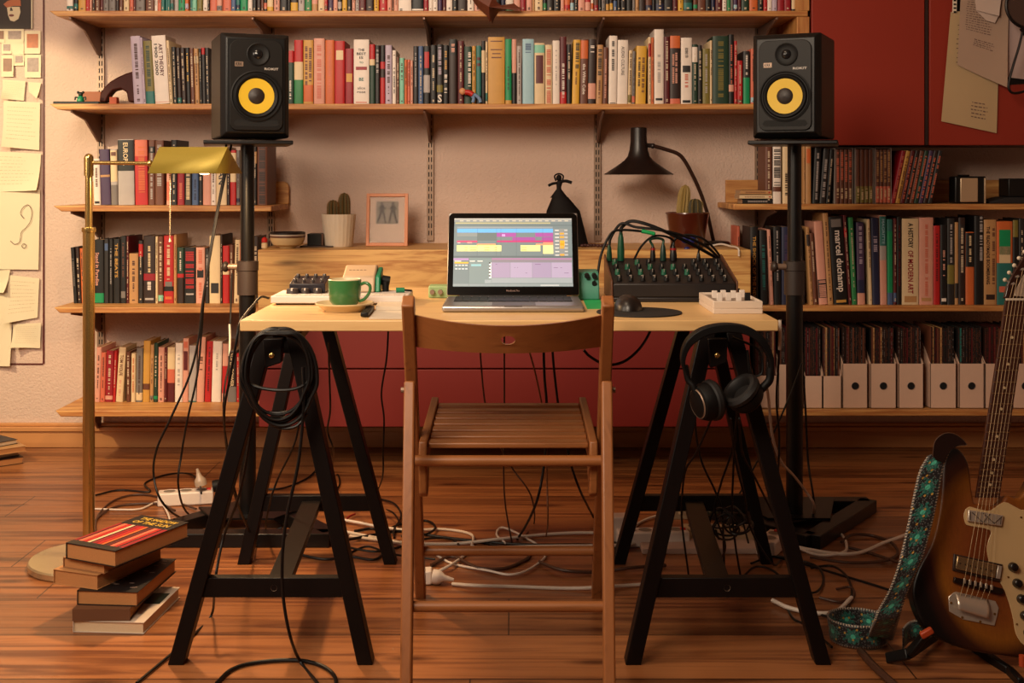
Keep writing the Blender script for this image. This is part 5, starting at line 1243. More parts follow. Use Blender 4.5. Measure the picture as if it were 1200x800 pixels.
# ------------------------------------------------------------------ papers on the cupboard door
def sheet(name, corners, Y, m, lab, cat='paper', curl=0.0, marks=None, parent=None, nu=12, nv=12, dirc=1, th=.0006, group=None):
    A, B_, Cc, D = [P(x, y, Y) for x, y in corners]  # tl, tr, br, bl
    def fn(u, v):
        p = (A*(1-u)+B_*u)*(1-v)+(D*(1-u)+Cc*u)*v
        k = max(0, u+v-1.15)/.85 if dirc > 0 else max(0, (1-u)+v-1.15)/.85
        return p+V((0, -curl*k*k-.0012*math.sin(u*9)*curl*20*.1, 0))
    b = MB(); g = b.grid(fn, nu, nv, m)
    if marks:
        for (u0, v0, u1, v1, mm_) in marks:
            vs = [fn(u, v)+V((0, -.0009, 0)) for u, v in ((u0, v0), (u1, v0), (u1, v1), (u0, v1))]; b.add(vs, [(0, 1, 2, 3)], mm_)
    o = single(name, b, lab, cat, group=group); 
    return o
def scribble(n, u0, v0, u1, v1, seed, mm_):
    r = random.Random(seed); out = []
    for k in range(n):
        v = v0+(v1-v0)*k/max(1, n-1); u = u0+r.uniform(0, .03); e = u1-r.uniform(0, .25)*(u1-u0)
        while u < e:
            w_ = r.uniform(.02, .07); out.append((u, v, min(u+w_, e), v+.006+r.uniform(0, .004), mm_)); u += w_+.018
    return out
ink = mat('faded_ink', (110, 84, 74), .8); tpaper = mat('tan_paper', (178, 150, 112), .85, var=.06, bscale=8); gpaper = mat('grey_paper', (168, 140, 120), .85, var=.06, bscale=8)
sheet('note_sheet', [(1114, 14), (1172, 10), (1168, 156), (1103, 142)], 4.232, tpaper, 'long tan sheet with faded handwriting hanging lowest on the red door', 'paper', 0, scribble(9, .16, .12, .3, .45, 1, ink)+scribble(5, .5, .78, .85, .9, 2, ink))
sheet('note_sheet', [(1127, -30), (1184, -34), (1178, 103), (1122, 76)], 4.222, gpaper, 'broad curled sheet covered in handwriting, pinned over the tan one', 'paper', .02, scribble(16, .12, .22, .75, .58, 3, ink)+scribble(4, .3, .66, .8, .72, 5, ink))
sheet('note_sheet', [(1140, -20), (1176, -20), (1170, 19), (1144, 12)], 4.205, mat('pale_paper', (196, 172, 158), .8), 'pale pointed slip of paper on top of the handwritten sheets', 'paper', .006)
b = MB(); b.prism([P(x, y, 4.212) for x, y in [(1143.5, 12), (1170, 19), (1166, 27), (1156, 24)]], (0, .0008, 0), mat('pale_paper', (196, 172, 158), .8)); single('note_slip', b, 'small pale paper corner poking out beneath the pointed slip', 'paper')
sheet('note_sheet', [(1176, 0), (1215, 0), (1215, 95), (1178, 90)], 4.231, mat('lilac_paper', (176, 152, 146), .85), 'plain pale sheet hanging behind the wire handle of the mesh screen', 'paper', .01)
b = MB(); b.prism([P(x, y, 4.228) for x, y in [(1117, -20), (1122, -20), (1121, 15), (1116, 15)]], (0, .001, 0), white_paper)
for k in range(7): b.box(P(1117.6, 13-k*4.5, 4.2265), P(1120.4, 15-k*4.5, 4.2285), black)
single('film_strip', b, 'narrow strip with square holes above the tan sheet', 'film strip')
b = MB(); b.prism([P(x, y, 4.2385) for x, y in [(1121, -20), (1132, -20), (1126, 17), (1121, 16)]], (0, .001, 0), black); b.prism([P(x, y, 4.2385) for x, y in [(1176, 70), (1205, 70), (1205, 98), (1178, 100)]], (0, .001, 0), black); single('dark_card', b, 'black card showing behind the handwritten papers', 'card')
# round mesh screen with wire handle
t = thing('mesh_screen', 'round dark mesh screen with a bent wire handle hanging at the cupboard door', 'pop screen', P(1206, 8, 4.14)); wire = mat('dark_wire', (22, 16, 15), .4, .5)
rc = P(1206, 6, 4.14); b = MB(); b.tube([rc+V((.0795*math.cos(a), 0, .0795*math.sin(a))) for a in [k*2*math.pi/48 for k in range(49)]], .0055, wire, 8); part('ring', b, t)
b = MB(); mc = mat('brown_mesh', (66, 42, 32), .7, bump=.4, bscale=400); b.lathe(rc, [(.0001, 0), (.078, 0)], mc, 48, Mx.Rotation(math.pi/2, 4, 'X')); b.lathe(rc+V((0, .006, 0)), [(.0001, 0), (.078, 0)], mc, 48, Mx.Rotation(math.pi/2, 4, 'X')); part('mesh_disc', b, t)
part('wire_handle', MB().tube(cat_rom([P(1199, 34, 4.14), P(1194, 55, 4.14), P(1187, 78, 4.14), P(1182, 98, 4.14), P(1184, 107, 4.14), P(1192, 109, 4.14), P(1210, 104, 4.14)], 6), .0045, wire, 8), t)
b = MB(); b.cyl(P(1197, 33, 4.14), P(1203, 42, 4.14), .008, wire); part('clamp', b, t)
# ------------------------------------------------------------------ papers on the wall
YW_ = YW-.004
fr = mat('dark_red_tape', (84, 22, 16), .5)
b = MB(); zq0 = PZ(426, YW_); xr_ = PX(51, YW_); 
b.box((xr_-.003, YW-.004, zq0), (xr_+.003, YW, 2.4), fr); b.box((-2.6, YW-.004, zq0-.004), (xr_-.003, YW, zq0+.001), fr)
single('wall_frame', b, 'thin dark red frame edging the papers pinned to the wall', 'frame')
cr_ = mat('cream_paper', (220, 206, 176), .85, var=.04, bscale=10); ph = [mat('photo_a', (128, 84, 60), .5, var=.6, bscale=50), mat('photo_b', (150, 128, 120), .5, var=.7, bscale=60), mat('photo_c', (176, 96, 50), .5, var=.6, bscale=45)]
YP = YW-.008
sheet('portrait_poster', [(-30, -30), (38, -30), (38, 33.5), (-30, 33.5)], YP-.003, mat('poster_dark', (46, 34, 28), .6), 'dark portrait poster of a pale masked face at the top of the papers', 'poster', .0,
      [(.98, 0, 1, 1, cr_)])
b = MB(); fc_ = [(8, 8), (23, 8), (24, 14), (21.5, 22), (16.5, 25.3), (12, 24), (9.5, 18)]; b.prism([P(x, y, YP-.0052) for x, y in fc_], (0, .0012, 0), mat('face_pale', (206, 190, 158), .6))
b.prism([P(x, y, YP-.0058) for x, y in [(4, 5), (9, 1), (17, -1), (24, 0), (24.5, 7), (15, 7), (8, 9)]], (0, .0012, 0), mat('mask_orange', (170, 96, 60), .6)); b.prism([P(13.4+3.1*math.cos(a), 18+1.5*math.sin(a), YP-.0058) for a in [q_*math.pi/6 for q_ in range(12)]], (0, .0008, 0), mat('lips', (110, 50, 40), .5)); b.prism([P(x, y, YP-.0058) for x, y in [(12, 9), (13.4, 8.5), (15.2, 12.6), (11.6, 12.8)]], (0, .0008, 0), mat('shade_grey', (60, 50, 46), .5))
single('paper_cutout', b, 'pale face cutout with an orange mask stuck to the dark poster', 'cutout')
k = 0
for (x0, y0, x1, y1, pi_, lb) in ((-4, 34, 6, 50, 0, 'white card at the wall edge just under the dark poster'), (6, 34, 28, 50, 1, 'instant photo with a curved dark shape, directly below the dark poster'), (28.5, 36, 47.5, 63, 2, 'instant photo of a small orange figure under the poster corner'),
        (2, 50, 14, 63, 1, 'small grey photo below the white card'), (14, 49.5, 28, 64, 9, 'blank cream card among the instant photos'), (1.5, 65, 16, 90, 0, 'dark brown instant photo, lowest on the outer side'), (16, 63.5, 28.5, 77, 1, 'small black-and-white photo in the middle of the instant photos'), (29, 64, 48, 91, 1, 'instant photo with branching dark lines, lowest beside the red frame edge')):
    mk = [(.16, .14, .86, .74, ph[pi_])] if pi_ < 9 else None
    sheet('instant_photo' if mk else 'blank_card', [(x0, y0), (x1, y0), (x1, y1), (x0, y1)], YP-.001*(k % 3), cr_, lb, 'photo' if mk else 'card', .004, mk); k += 1
W = [([(3, 93), (30, 95), (28, 118), (4, 116)], .03, 'cream paper scrap with a curling corner right under the instant photos', 1), ([(33, 96), (48, 97), (45, 116), (34, 108)], .02, 'small torn cream scrap beside the red frame edge', 0),
     ([(4, 118), (47, 120), (46, 176), (5, 172)], .03, 'squared handwritten page pinned below the torn scraps', 1), ([(-30, 176), (48, 180), (46, 223), (-30, 226)], .03, 'wide lined sheet between the handwritten page and the line drawing', 1),
     ([(-30, 220), (47, 222), (45, 316), (-30, 315)], .012, 'cream sheet with a thin line drawing', 2), ([(-30, 318), (12, 316), (8, 342), (-30, 345)], .03, 'small blank sheet under the line drawing, at the wall edge', 0),
     ([(10, 322), (46, 326), (44, 372), (8, 378)], .04, 'curled lined sheet hanging below the line drawing', 1), ([(-30, 345), (14, 343), (14, 428), (-30, 430)], .02, 'lowest blank cream sheet at the wall edge', 0), ([(15, 380), (48, 378), (47, 408), (16, 406)], .035, 'short curled page near the frame corner', 1)]
for i, (c4, cu_, lb, kind) in enumerate(W):
    mk = scribble(9, .08, .12, .92, .8, 20+i, mat('pale_ink', (184, 160, 128), .8)) if kind == 1 else None
    sheet('wall_paper', c4, YP-.002-.002*(i % 3), cr_, lb, 'paper', cu_, mk, dirc=1 if i % 2 else -1)
dr = [(12, 282), (17, 286), (23, 283), (25, 272), (31, 266), (36, 258), (37, 247), (33, 240), (27, 243), (24, 250), (28, 256)]
b = MB(); b.tube(cat_rom([P(x, y, YP-.0095) for x, y in dr], 6), .0011, ink, 5); b.tube([P(28+2.4*math.cos(a), 288+2.6*math.sin(a), YP-.0095) for a in [q_*2*math.pi/14 for q_ in range(15)]], .0011, ink, 5); single('line_drawing', b, 'thin wavy drawn outline on the cream sheet', 'drawing')
# ------------------------------------------------------------------ books on the floor
def flatbook(cx_, cy_, w_, d_, z0, h_, rot, cover, pg, lab, stripes=None, spine=False):
    T = Mx.Translation(V((cx_, cy_, z0))) @ Mx.Rotation(math.radians(rot), 4, 'Z'); b = MB(); cv = cover; e = .0016
    b.box((-w_/2, -d_/2, .0002), (w_/2, d_/2, e), cv, T); b.box((-w_/2, -d_/2, h_-e), (w_/2, d_/2, h_-.0002), cv, T)
    b.box((-w_/2, -d_/2, e) if not spine else (-w_/2, -d_/2, e), (-w_/2+e, d_/2, h_-e) if not spine else (w_/2, -d_/2+e, h_-e), cv, T)
    if stripes: stripes(b, T, w_, d_, h_)
    o = single('book', b, lab, 'book', loc=(cx_, cy_, z0), group='books piled by the brass lamp')
    y0 = -d_/2+.003 if not spine else -d_/2+e+.0002
    part('page_block', MB().box((-w_/2+e+.0001, y0, e+.0001), (w_/2-.003, d_/2-.003, h_-e-.0001), pg, T), o); return o
def st6(b, T, w, d, h):
    for x0, y0, x1, y1 in ((-.2, -.4, .1, .1), (.0, .0, .45, .3), (-.45, .2, -.1, .42)): b.box((x0*w, y0*d, h), (x1*w, y1*d, h+.0004), mat('cover_green_black', (34, 44, 32), .6), T)
def st4(b, T, w, d, h):
    r = random.Random(4)
    for k in range(46):
        x, y = r.uniform(-.47, .4)*w, r.uniform(-.47, .44)*d; b.box((x, y, h), (x+.012, y+.005, h+.0003), [mat('cover_grey', (120, 100, 90), .5), mat('cover_ink', (20, 14, 14), .5)][k % 2], T)
def st1(b, T, w, d, h):
    e = .0003; b.box((-w/2, d*.2, h), (w/2, d/2, h+e), mat('cover_ink', (20, 14, 14), .5), T)
    cs = ['crimson', 'salmon', 'red', 'cream', 'crimson', 'red', 'orange', 'maroon', 'salmon', 'red', 'crimson']
    for k, c in enumerate(cs): x = -w/2+k*w/len(cs); b.box((x, -d*.4, h), (x+w/len(cs)*(.9 if k % 3 else .6), d*.2, h+e), pal(c), T)
    b.box((-w/2, -d/2, h), (w/2, -d*.4, h+e), mat('cover_ink', (20, 14, 14), .5), T)
    y_ = mat('cover_yellow', (196, 160, 60), .5); R3 = T.to_3x3()
    put_text(b, 'THE SHADOW', T @ V((-w*.36, d*.37, h+.0008)), R3 @ V((w*.74, 0, 0)), R3 @ V((0, d*.075, 0)), y_); put_text(b, 'OF THE SUN', T @ V((-w*.36, d*.26, h+.0008)), R3 @ V((w*.74, 0, 0)), R3 @ V((0, d*.075, 0)), y_)
pgw = mat('page_white', (206, 180, 146), .85, bump=.2, bscale=200); pgb = mat('page_brown', (176, 120, 70), .9, bump=.2, bscale=200)
z = .0005
for a_ in ((-.905, 2.82, .165, .235, .026, -4, mat('cover_white', (196, 178, 160), .5), pgw, 'white-covered book at the very bottom of the pile by the lamp', st6, False),
           (-.932, 2.80, .130, .19, .027, 1, mat('cover_brown', (96, 60, 36), .6), pgb, 'brown book second from the bottom of the pile', None, True),
           (-.913, 2.845, .143, .24, .033, -5, mat('cover_ink', (20, 14, 14), .5), pgb, 'thick book with a dark patterned cover in the middle of the pile', st4, False),
           (-.965, 2.865, .125, .24, .034, -20, mat('cover_tan', (170, 120, 74), .6), pgb, 'tan book turned askew below the two topmost ones', None, False),
           (-.945, 2.87, .122, .235, .024, -23, mat('cover_tan2', (150, 104, 66), .6), pgb, 'thinner tan book directly under the striped one', None, False),
           (-.915, 2.855, .15, .25, .037, -25, mat('cover_ink', (20, 14, 14), .5), pgb, 'red striped paperback on top of the pile by the lamp', st1, False)):
    cx_, cy_, w_, d_, h_, rot, cv, pg, lab, stf, sp = a_; flatbook(cx_, cy_, w_, d_, z, h_, rot, cv, pg, lab, stf, sp); z += h_+(.0006 if stf else .0003)
z = .0005
for i, (dx, h_, rot, c, pgc, lab) in enumerate(((.0, .024, -32, 'dkbrown', pgb, 'brown book lowest in the pile against the wall'), (-.02, .018, -26, 'black', pgw, 'thin black book second in the pile against the wall'), (.01, .02, -32, 'tan', pgb, 'tan book in the middle of the pile against the wall'), (-.03, .016, -20, 'charcoal', pgw, 'slim dark grey book below the top one against the wall'), (-.1, .02, -24, 'grey', pgb, 'grey-brown book topmost in the pile against the wall'))):
    flatbook(-1.93+dx, 4.30, .2, .27, z, h_, rot-18, pal(c), pgc, lab); z += h_+.0004
# ------------------------------------------------------------------ headphones on the right trestle
Yh = 2.455; t = thing('headphones', 'black over-ear headphones hanging from the trestle', 'headphones', P(853, 384, Yh)); hpm = mat('headphone_black', (9, 7, 7), .55, spec=.25); cush = mat('ear_cushion', (16, 13, 13), .6)
arcp = [P(805, 440, Yh), P(800, 424, Yh), P(803, 408, Yh), P(812, 396, Yh), P(828, 387, Yh), P(850, 383.5, Yh), P(872, 386, Yh), P(888, 395, Yh), P(899, 410, Yh), P(904, 428, Yh), P(900, 448, Yh)]
ap = cat_rom(arcp, 6); vs = []; b = MB(); n = len(ap)
cen = P(853, 430, Yh)
for i, p in enumerate(ap):
    r = (p-cen).normalized(); f = 1-abs(i/(n-1)-.5)*2; th_, wd_ = .0025+.006*min(1, f*1.6), .006+.011*min(1, f*1.8)
    vs += [p+r*th_*a+V((0, wd_*c, 0)) for a, c in ((-1, -1), (1, -1), (1, 1), (-1, 1))]
b.add(vs, [(4*i+k, 4*i+(k+1) % 4, 4*i+4+(k+1) % 4, 4*i+4+k) for i in range(n-1) for k in range(4)]+[(3, 2, 1, 0), (4*n-4, 4*n-3, 4*n-2, 4*n-1)], hpm); part('headband', b, t, .002)
def earcup(c, d, lab=None):
    c, d = V(c), V(d).normalized(); up = V((0, 0, 1)); R = d.to_track_quat('Z', 'Y').to_matrix().to_4x4(); b = MB()
    b.lathe(c, [(.0001, -.026), (.022, -.026), (.034, -.02), (.039, -.008), (.039, .002)], hpm, 32, R); o = part('ear_cup', b, t)
    b = MB(); b.lathe(c, [(.037, .002), (.042, .006), (.043, .014), (.038, .021), (.03, .022), (.024, .016), (.022, .004), (.0001, .004)], cush, 32, R); part('cushion', b, o)
    b = MB(); b.lathe(c, [(.0285, -.0255), (.0295, -.0235), (.031, -.0235)], steel, 32, R); part('ring', b, o)
earcup(P(829, 470, Yh), (.9, .35, .15)); earcup(P(872, 462, Yh-.0), (-.55, -.25, .62))
b = MB(); b.tube(cat_rom([P(803, 428, Yh), P(806, 444, Yh), P(812, 452, Yh-.004), P(816, 462, Yh-.006)], 5), .0065, hpm); part('yoke', b, t)
b = MB(); b.tube(cat_rom([P(903, 430, Yh), P(902, 444, Yh), P(896, 452, Yh), P(886, 462, Yh)], 5), .0085, hpm); part('yoke', b, t)
# ------------------------------------------------------------------ cable coil on the left trestle
Yo = 2.47; random.seed(11)
t = thing('cable_coil', 'thick coil of black cable hanging over the trestle end', 'cable coil', P(327, 385, Yo))
for k in range(7):
    dx, dy, rx, ry = random.uniform(-3, 3), random.uniform(-2, 5), 41+random.uniform(-4, 3), 52+random.uniform(-2, 9)
    pts = []
    for i in range(26):
        a = math.pi/2+i*2*math.pi/25; x = 327+dx+rx*math.cos(a)*(1 if math.sin(a) > -.2 else .92); y = 437+dy-ry*math.sin(a)
        y = max(y, 385+k*1.1); pts.append(P(x, y, Yo-.004*k+.012*math.cos(a)))
    cable('loop', pts, .0042 if k < 5 else .003, bcord, None, parent=t, n=4)
for pts in ([P(286, 455, Yo), P(300, 478, Yo), P(325, 484, Yo-.01), P(352, 478, Yo), P(364, 466, Yo)], [P(285, 440, Yo+.004), P(298, 452, Yo-.012), P(325, 457, Yo-.02), P(350, 454, Yo-.014), P(369, 440, Yo+.004)], [P(288, 462, Yo), P(318, 497, Yo-.01), P(345, 500, Yo-.01), P(360, 484, Yo)]):
    cable('loop', pts, .0036, bcord, None, parent=t)
# ------------------------------------------------------------------ guitar
def gp_(px, py, off=0.0):
    Y = 2.757/(1+.000192857*(py-HY)); p = P(px, py, Y); n = V((0, -1, .27)).normalized(); return p+n*off
gn = V((0, -1, .27)).normalized()
t = thing('electric_guitar', 'sunburst electric guitar with cream pickguard resting on a floor stand', 'guitar', gp_(1170, 765))
def sunburst():
    m = bpy.data.materials.new('sunburst_lacquer'); m.use_nodes = True; L = m.node_tree.links.new; b = m.node_tree.nodes['Principled BSDF']
    geo_ = nd(m, 'ShaderNodeTexCoord'); mp = nd(m, 'ShaderNodeMapping'); c = gp_(1165, 652)-gp_(1170, 765)
    mp.vector_type = 'POINT'; mp.inputs['Location'].default_value = (-c.x/.18, 0, -c.z/.25); mp.inputs['Scale'].default_value = (1/.18, .001, 1/.25)
    L(geo_.outputs['Object'], mp.inputs[0]); g = nd(m, 'ShaderNodeTexGradient', gradient_type='SPHERICAL'); L(mp.outputs[0], g.inputs[0])
    r = nd(m, 'ShaderNodeValToRGB'); e = r.color_ramp.elements; e[0].position = .0; e[0].color = lin((12, 6, 5)); e[1].position = .75; e[1].color = lin((118, 56, 24))
    for p_, c_ in ((.1, (16, 8, 6)), (.24, (60, 26, 12)), (.36, (142, 84, 24)), (.5, (136, 74, 28))): q = e.new(p_); q.color = lin(c_)
    L(g.outputs[0], r.inputs[0])
    nz = nd(m, 'ShaderNodeTexNoise'); m2 = nd(m, 'ShaderNodeMapping'); m2.inputs['Scale'].default_value = (60, 60, 3); L(geo_.outputs['Object'], m2.inputs[0]); L(m2.outputs[0], nz.inputs['Vector'])
    mx = nd(m, 'ShaderNodeMix', data_type='RGBA', blend_type='MULTIPLY'); mx.inputs[0].default_value = .35; L(r.outputs[0], mx.inputs[6]); L(nz.outputs[0], mx.inputs[7]); L(mx.outputs[2], b.inputs['Base Color'])
    b.inputs['Roughness'].default_value = .4; b.inputs['Coat Weight'].default_value = .12; b.inputs['Specular IOR Level'].default_value = .3; return m
sb = sunburst()
out = [(1142, 590), (1139, 572), (1137, 552), (1133, 538), (1125, 527), (1116, 524), (1109, 530), (1105, 545), (1104, 575), (1099.5, 609), (1091, 639), (1077, 665), (1070, 691), (1075, 717.5), (1090, 741), (1117.5, 756), (1147, 764), (1177, 768), (1205, 771), (1240, 766), (1268, 748), (1281, 715), (1278, 682), (1262, 650), (1254, 620), (1258, 585), (1266, 555), (1258, 533), (1243, 524), (1226, 530), (1213, 552), (1202, 574), (1192, 584), (1180, 580), (1170, 592)]
ol = cat_rom([gp_(*p) for p in out]+[gp_(*out[0])], 3)[:-1]
b = MB(); b.prism([p-gn*.040 for p in reversed(ol)], gn*.040, sb); part('body', b, t, .006, seg=4)
pg_ = [(1131, 597), (1129, 604), (1131, 613), (1136, 616), (1160, 621), (1158, 632), (1156, 645), (1162, 668), (1174, 686), (1182, 706), (1187, 726), (1190, 742), (1200, 756), (1218, 760), (1246, 748), (1262, 720), (1262, 690), (1246, 652), (1238, 616), (1240, 590), (1222, 588), (1200, 597), (1190, 594), (1176, 588), (1160, 598), (1146, 596), (1136, 593.5)]
cream = mat('cream_pickguard', (196, 164, 118), .35, coat=.3)
b = MB(); b.prism([p+gn*.0001 for p in reversed(cat_rom([gp_(*p) for p in pg_]+[gp_(*pg_[0])], 3)[:-1])], gn*.0025, cream); pgd = part('pickguard', b, t, .0008)
for (x, y) in ((1196, 606), (1191, 731), (1192, 703), (1181, 676), (1238, 604)): part('screw', MB().cyl(gp_(x, y, .0026), gp_(x, y, .0034), .0022, mat('gold_screw', (150, 110, 60), .3, .8), n=10), pgd)
kn_ = mat('black_knob', (22, 15, 13), .3)
for i, (x, y) in enumerate(((1186, 664), (1191, 683), (1196, 701.5), (1200, 721), (1204, 741))):
    b = MB(); R = gn.to_track_quat('Z', 'Y').to_matrix().to_4x4(); b.lathe(gp_(x, y, .0026), [(.0098, 0), (.0098, .004), (.008, .012), (.006, .0135), (.0001, .0135)], kn_, 22, R); part('control_knob', b, t)
# neck
nl0, nr0, nl1, nr1 = (1142.3, 583), (1170, 583), (1177.5, 351.5), (1204, 351.5)
fbm = mat('rosewood', (64, 30, 18), .42, var=.25, bscale=90)
def nk(u, v, off): # u across 0..1, v along 0 (heel) ..1 (nut)
    x = (nl0[0]+(nl1[0]-nl0[0])*v)*(1-u)+(nr0[0]+(nr1[0]-nr0[0])*v)*u; y = nl0[1]+(nl1[1]-nl0[1])*v; return gp_(x, y, off)
b = MB(); b.add([nk(0, 0, .002), nk(1, 0, .002), nk(1, 1, .002), nk(0, 1, .002), nk(0, 0, .0075), nk(1, 0, .0075), nk(1, 1, .0075), nk(0, 1, .0075)], [(0, 3, 2, 1), (4, 5, 6, 7), (0, 1, 5, 4), (1, 2, 6, 5), (2, 3, 7, 6), (3, 0, 4, 7)], fbm); fb_ = part('fretboard', b, t, .0008)
b = MB(); J = 24; nn = 12; vs = []
for j in range(J+1):
    v = j/J
    for k in range(nn+1):
        a = math.pi*k/nn; u = .5-.5*math.cos(a); vs.append(nk(u, v, .0018-(.019*math.sin(a))))
b.add(vs, [(j*(nn+1)+k, j*(nn+1)+k+1, (j+1)*(nn+1)+k+1, (j+1)*(nn+1)+k) for j in range(J) for k in range(nn)]+[tuple(range(nn+1)), tuple(J*(nn+1)+k for k in range(nn, -1, -1))], mat('neck_maple', (92, 44, 24), .35, coat=.3), True); part('neck', b, t)
fw = mat('fret_wire', (190, 160, 120), .3, .9)
# scale: nut at v=1, fret distances follow the equal-tempered rule
total = 1.0; S = 1/(1-2**(-21/12))
fr_v = [1-S*(1-2**(-n/12)) for n in range(1, 21)]
for v in fr_v: part('fret', MB().bar(nk(.0, v, .0079), nk(1, v, .0079), .0022, .0016, fw, side=(0, 0, 1)), fb_)
for n_ in (3, 5, 7, 9, 12, 15, 17, 19):
    v = (fr_v[n_-1]+(fr_v[n_-2]))/2; R = gn.to_track_quat('Z', 'Y').to_matrix().to_4x4()
    part('inlay_dot', MB().cyl(nk(.5, v, .0074), nk(.5, v, .0078), .0032, mat('pearl', (206, 180, 140), .3), n=14), fb_)
part('nut', MB().bar(nk(-.02, 1.0, .0085), nk(1.02, 1.0, .0085), .005, .006, mat('nut_bone', (206, 190, 170), .4), side=(0, 0, 1)), t, .001)
hd_ = [(1177, 349), (1180, 334), (1186, 322), (1193, 311), (1199, 302), (1206, 296), (1220, 288), (1236, 280), (1244, 288), (1238, 300), (1230, 320), (1216, 340), (1205, 349)]
b = MB(); b.prism([gp_(x, y, -.010) for x, y in reversed(hd_)], gn*.013, mat('headstock_dark', (44, 20, 14), .25, coat=.5)); part('headstock', b, t, .002)
b = MB(); b.prism([gp_(x, y, .0032) for x, y in reversed([(1188, 347), (1190, 338), (1199, 322), (1212, 308), (1224, 300), (1224, 312), (1210, 335), (1200, 348)])], gn*.0015, mat('head_plate', (200, 180, 160), .25, .5)); part('truss_plate', b, t, .0005)
for i, (x, y) in enumerate(((1183, 331), (1188, 322.5), (1194, 314), (1199.5, 305.5), (1206, 298), (1213, 291))):
    b = MB(); p = gp_(x-4.5, y-3.5, -.004); b.sphere(p, (.0048, .0038, .0048), mat('tuner_button', (214, 196, 172), .35), 8); b.cyl(p, gp_(x+3, y+1, -.003), .0016, chrome, n=8); b.cyl(gp_(x+3, y+2, .003), gp_(x+3, y+2, .010), .0028, chrome, n=12); part('tuner', b, t)
# neck pickup, bridge pickup, bridge, tailpiece
def plate(pts, o0, o1, m, nm, par, bev=.001): b = MB(); b.prism([gp_(x, y, o0) for x, y in reversed(pts)], gn*(o1-o0), m); return part(nm, b, par, bev)
pk = plate([(1133, 597), (1174, 603.5), (1172, 616.5), (1132.5, 610.5)], .0027, .010, chrome, 'neck_pickup', t, .0015)
b = MB(); 
for a0, a1 in (((1137, 600), (1150, 612)), ((1150, 612), (1158, 602)), ((1150, 601), (1163, 613)), ((1163, 613), (1172, 605)), ((1135, 599.5), (1135, 609)), ((1171, 605), (1170, 614))): b.bar(gp_(*a0, .0105), gp_(*a1, .0105), .0016, .001, mat('engraved_line', (70, 56, 46), .5), side=gn.cross(V((0, 0, 1))))
part('engraving', b, pk)
fr2 = plate([(1117, 648.5), (1174, 661), (1171, 681.5), (1115.5, 668)], .0001, .006, mat('dark_surround', (50, 34, 26), .35), 'bridge_pickup', t, .001)
plate([(1120, 651), (1166.5, 661.5), (1164, 677), (1118, 666)], .0061, .011, mat('pickup_cover', (190, 160, 116), .25, .9), 'cover', fr2, .0012)
plate([(1167.5, 662), (1172.5, 663), (1170, 678), (1165, 677)], .0061, .010, chrome, 'end_plate', fr2, .0008)
b = MB()
for k in range(7): b.cyl(gp_(1123+k*6, 659.5+k*1.45, .011), gp_(1123+k*6, 659.5+k*1.45, .0118), .0018, mat('dark_hole', (50, 34, 20), .4), n=10)
part('pole_pieces', b, fr2)
br = plate([(1117, 675.5), (1173.5, 689), (1174, 695), (1170, 696), (1116, 682)], .0001, .010, mat('bridge_dark', (40, 26, 20), .3, .5), 'bridge', t, .001)
for k in range(6):
    q = 1127+k*6.3; w_ = 676.8+k*1.5; plate([(q, w_), (q+2.6, w_+.6), (q+2.2, w_+6.4), (q-.4, w_+5.8)], .0101, .0125, chrome, 'saddle', br, .0003)
tp = plate([(1111, 699), (1117, 694), (1120, 693), (1166, 704), (1170, 712), (1168, 722), (1165, 733), (1128, 725.5), (1112, 716)], .0001, .003, chrome, 'tailpiece', t, .001)
b = MB(); A_, B_2, C_, D_ = gp_(1118.5, 694, .0032), gp_(1157, 702, .0032), gp_(1155, 724, .017), gp_(1119, 713, .017)
J = 10
def tf(u, v): base = (A_*(1-u)+B_2*u)*(1-v)+(D_*(1-u)+C_*u)*v; return base+gn*(.007*math.sin(math.pi*v))
b.grid(tf, 10, 8, chrome); part('cover', b, tp, solid=.0012)
for x, y in ((1127, 723), (1148, 728), (1114, 706), (1165, 719)): part('screw', MB().cyl(gp_(x, y, .003), gp_(x, y, .0042), .0026, mat('gold_screw', (150, 110, 60), .3, .8), n=10), tp)
for k in range(6):
    u = .12+.76*k/5; pts = [gp_(1122+k*6.0, 703+k*1.2, .008), gp_(1127.5+k*6.3, 680+k*1.5, .0135), nk(u, 0, .0118), nk(u, 1, .0112)]
    q = (1183, 331), (1188, 322.5), (1194, 314), (1199.5, 305.5), (1206, 298), (1213, 291); pts.append(gp_(q[k][0]+3, q[k][1]+2, .008))
    cable('string', pts, .00028+.00006*(5-k), mat('string_steel', (150, 126, 96), .4, .8), None, parent=t, n=1)
b = MB(); b.cyl(gp_(1110, 524, -.02), gp_(1104, 516, -.02), .004, chrome); part('strap_button', b, t)
# guitar stand
t = thing('guitar_stand', 'low black folding stand with orange rubber tips under the guitar', 'guitar stand', (gp_(1140, 765).x, 2.62, 0)); og = mat('orange_rubber', (176, 66, 30), .5)
def flr(px, py, z=0): return FL(px, py, z)
A1 = flr(1040, 771, .008); A2 = gp_(1073, 752, -.012)+V((-.014, -.01, -.022)); b = MB(); b.bar(A1, A2, .014, .022, black); part('leg', b, t, .003)
b = MB(); b.bar(A2, gp_(1088, 737, .014)+V((-.012, -.014, .0)), .013, .018, black); b.bar(A2, V((gp_(1140, 765).x, 2.67, .018)), .014, .02, black); part('cradle_arm', b, t, .003)
b = MB(); q = gp_(1088, 737, .014)+V((-.012, -.016, 0)); b.bar(q-V((.014, 0, .007)), q+V((.010, 0, .007)), .012, .014, og, side=(0, 1, 0)); part('rubber_tip', b, t, .003)
b = MB(); B1 = V((PX(1197, 2.42), 2.42, .006)); B2 = gp_(1182, 776, -.004)+V((0, -.006, -.016)); b.bar(B1, B2, .014, .022, black); b.bar(B2, V((gp_(1140, 765).x+.02, 2.67, .018)), .014, .02, black); part('leg', b, t, .003)
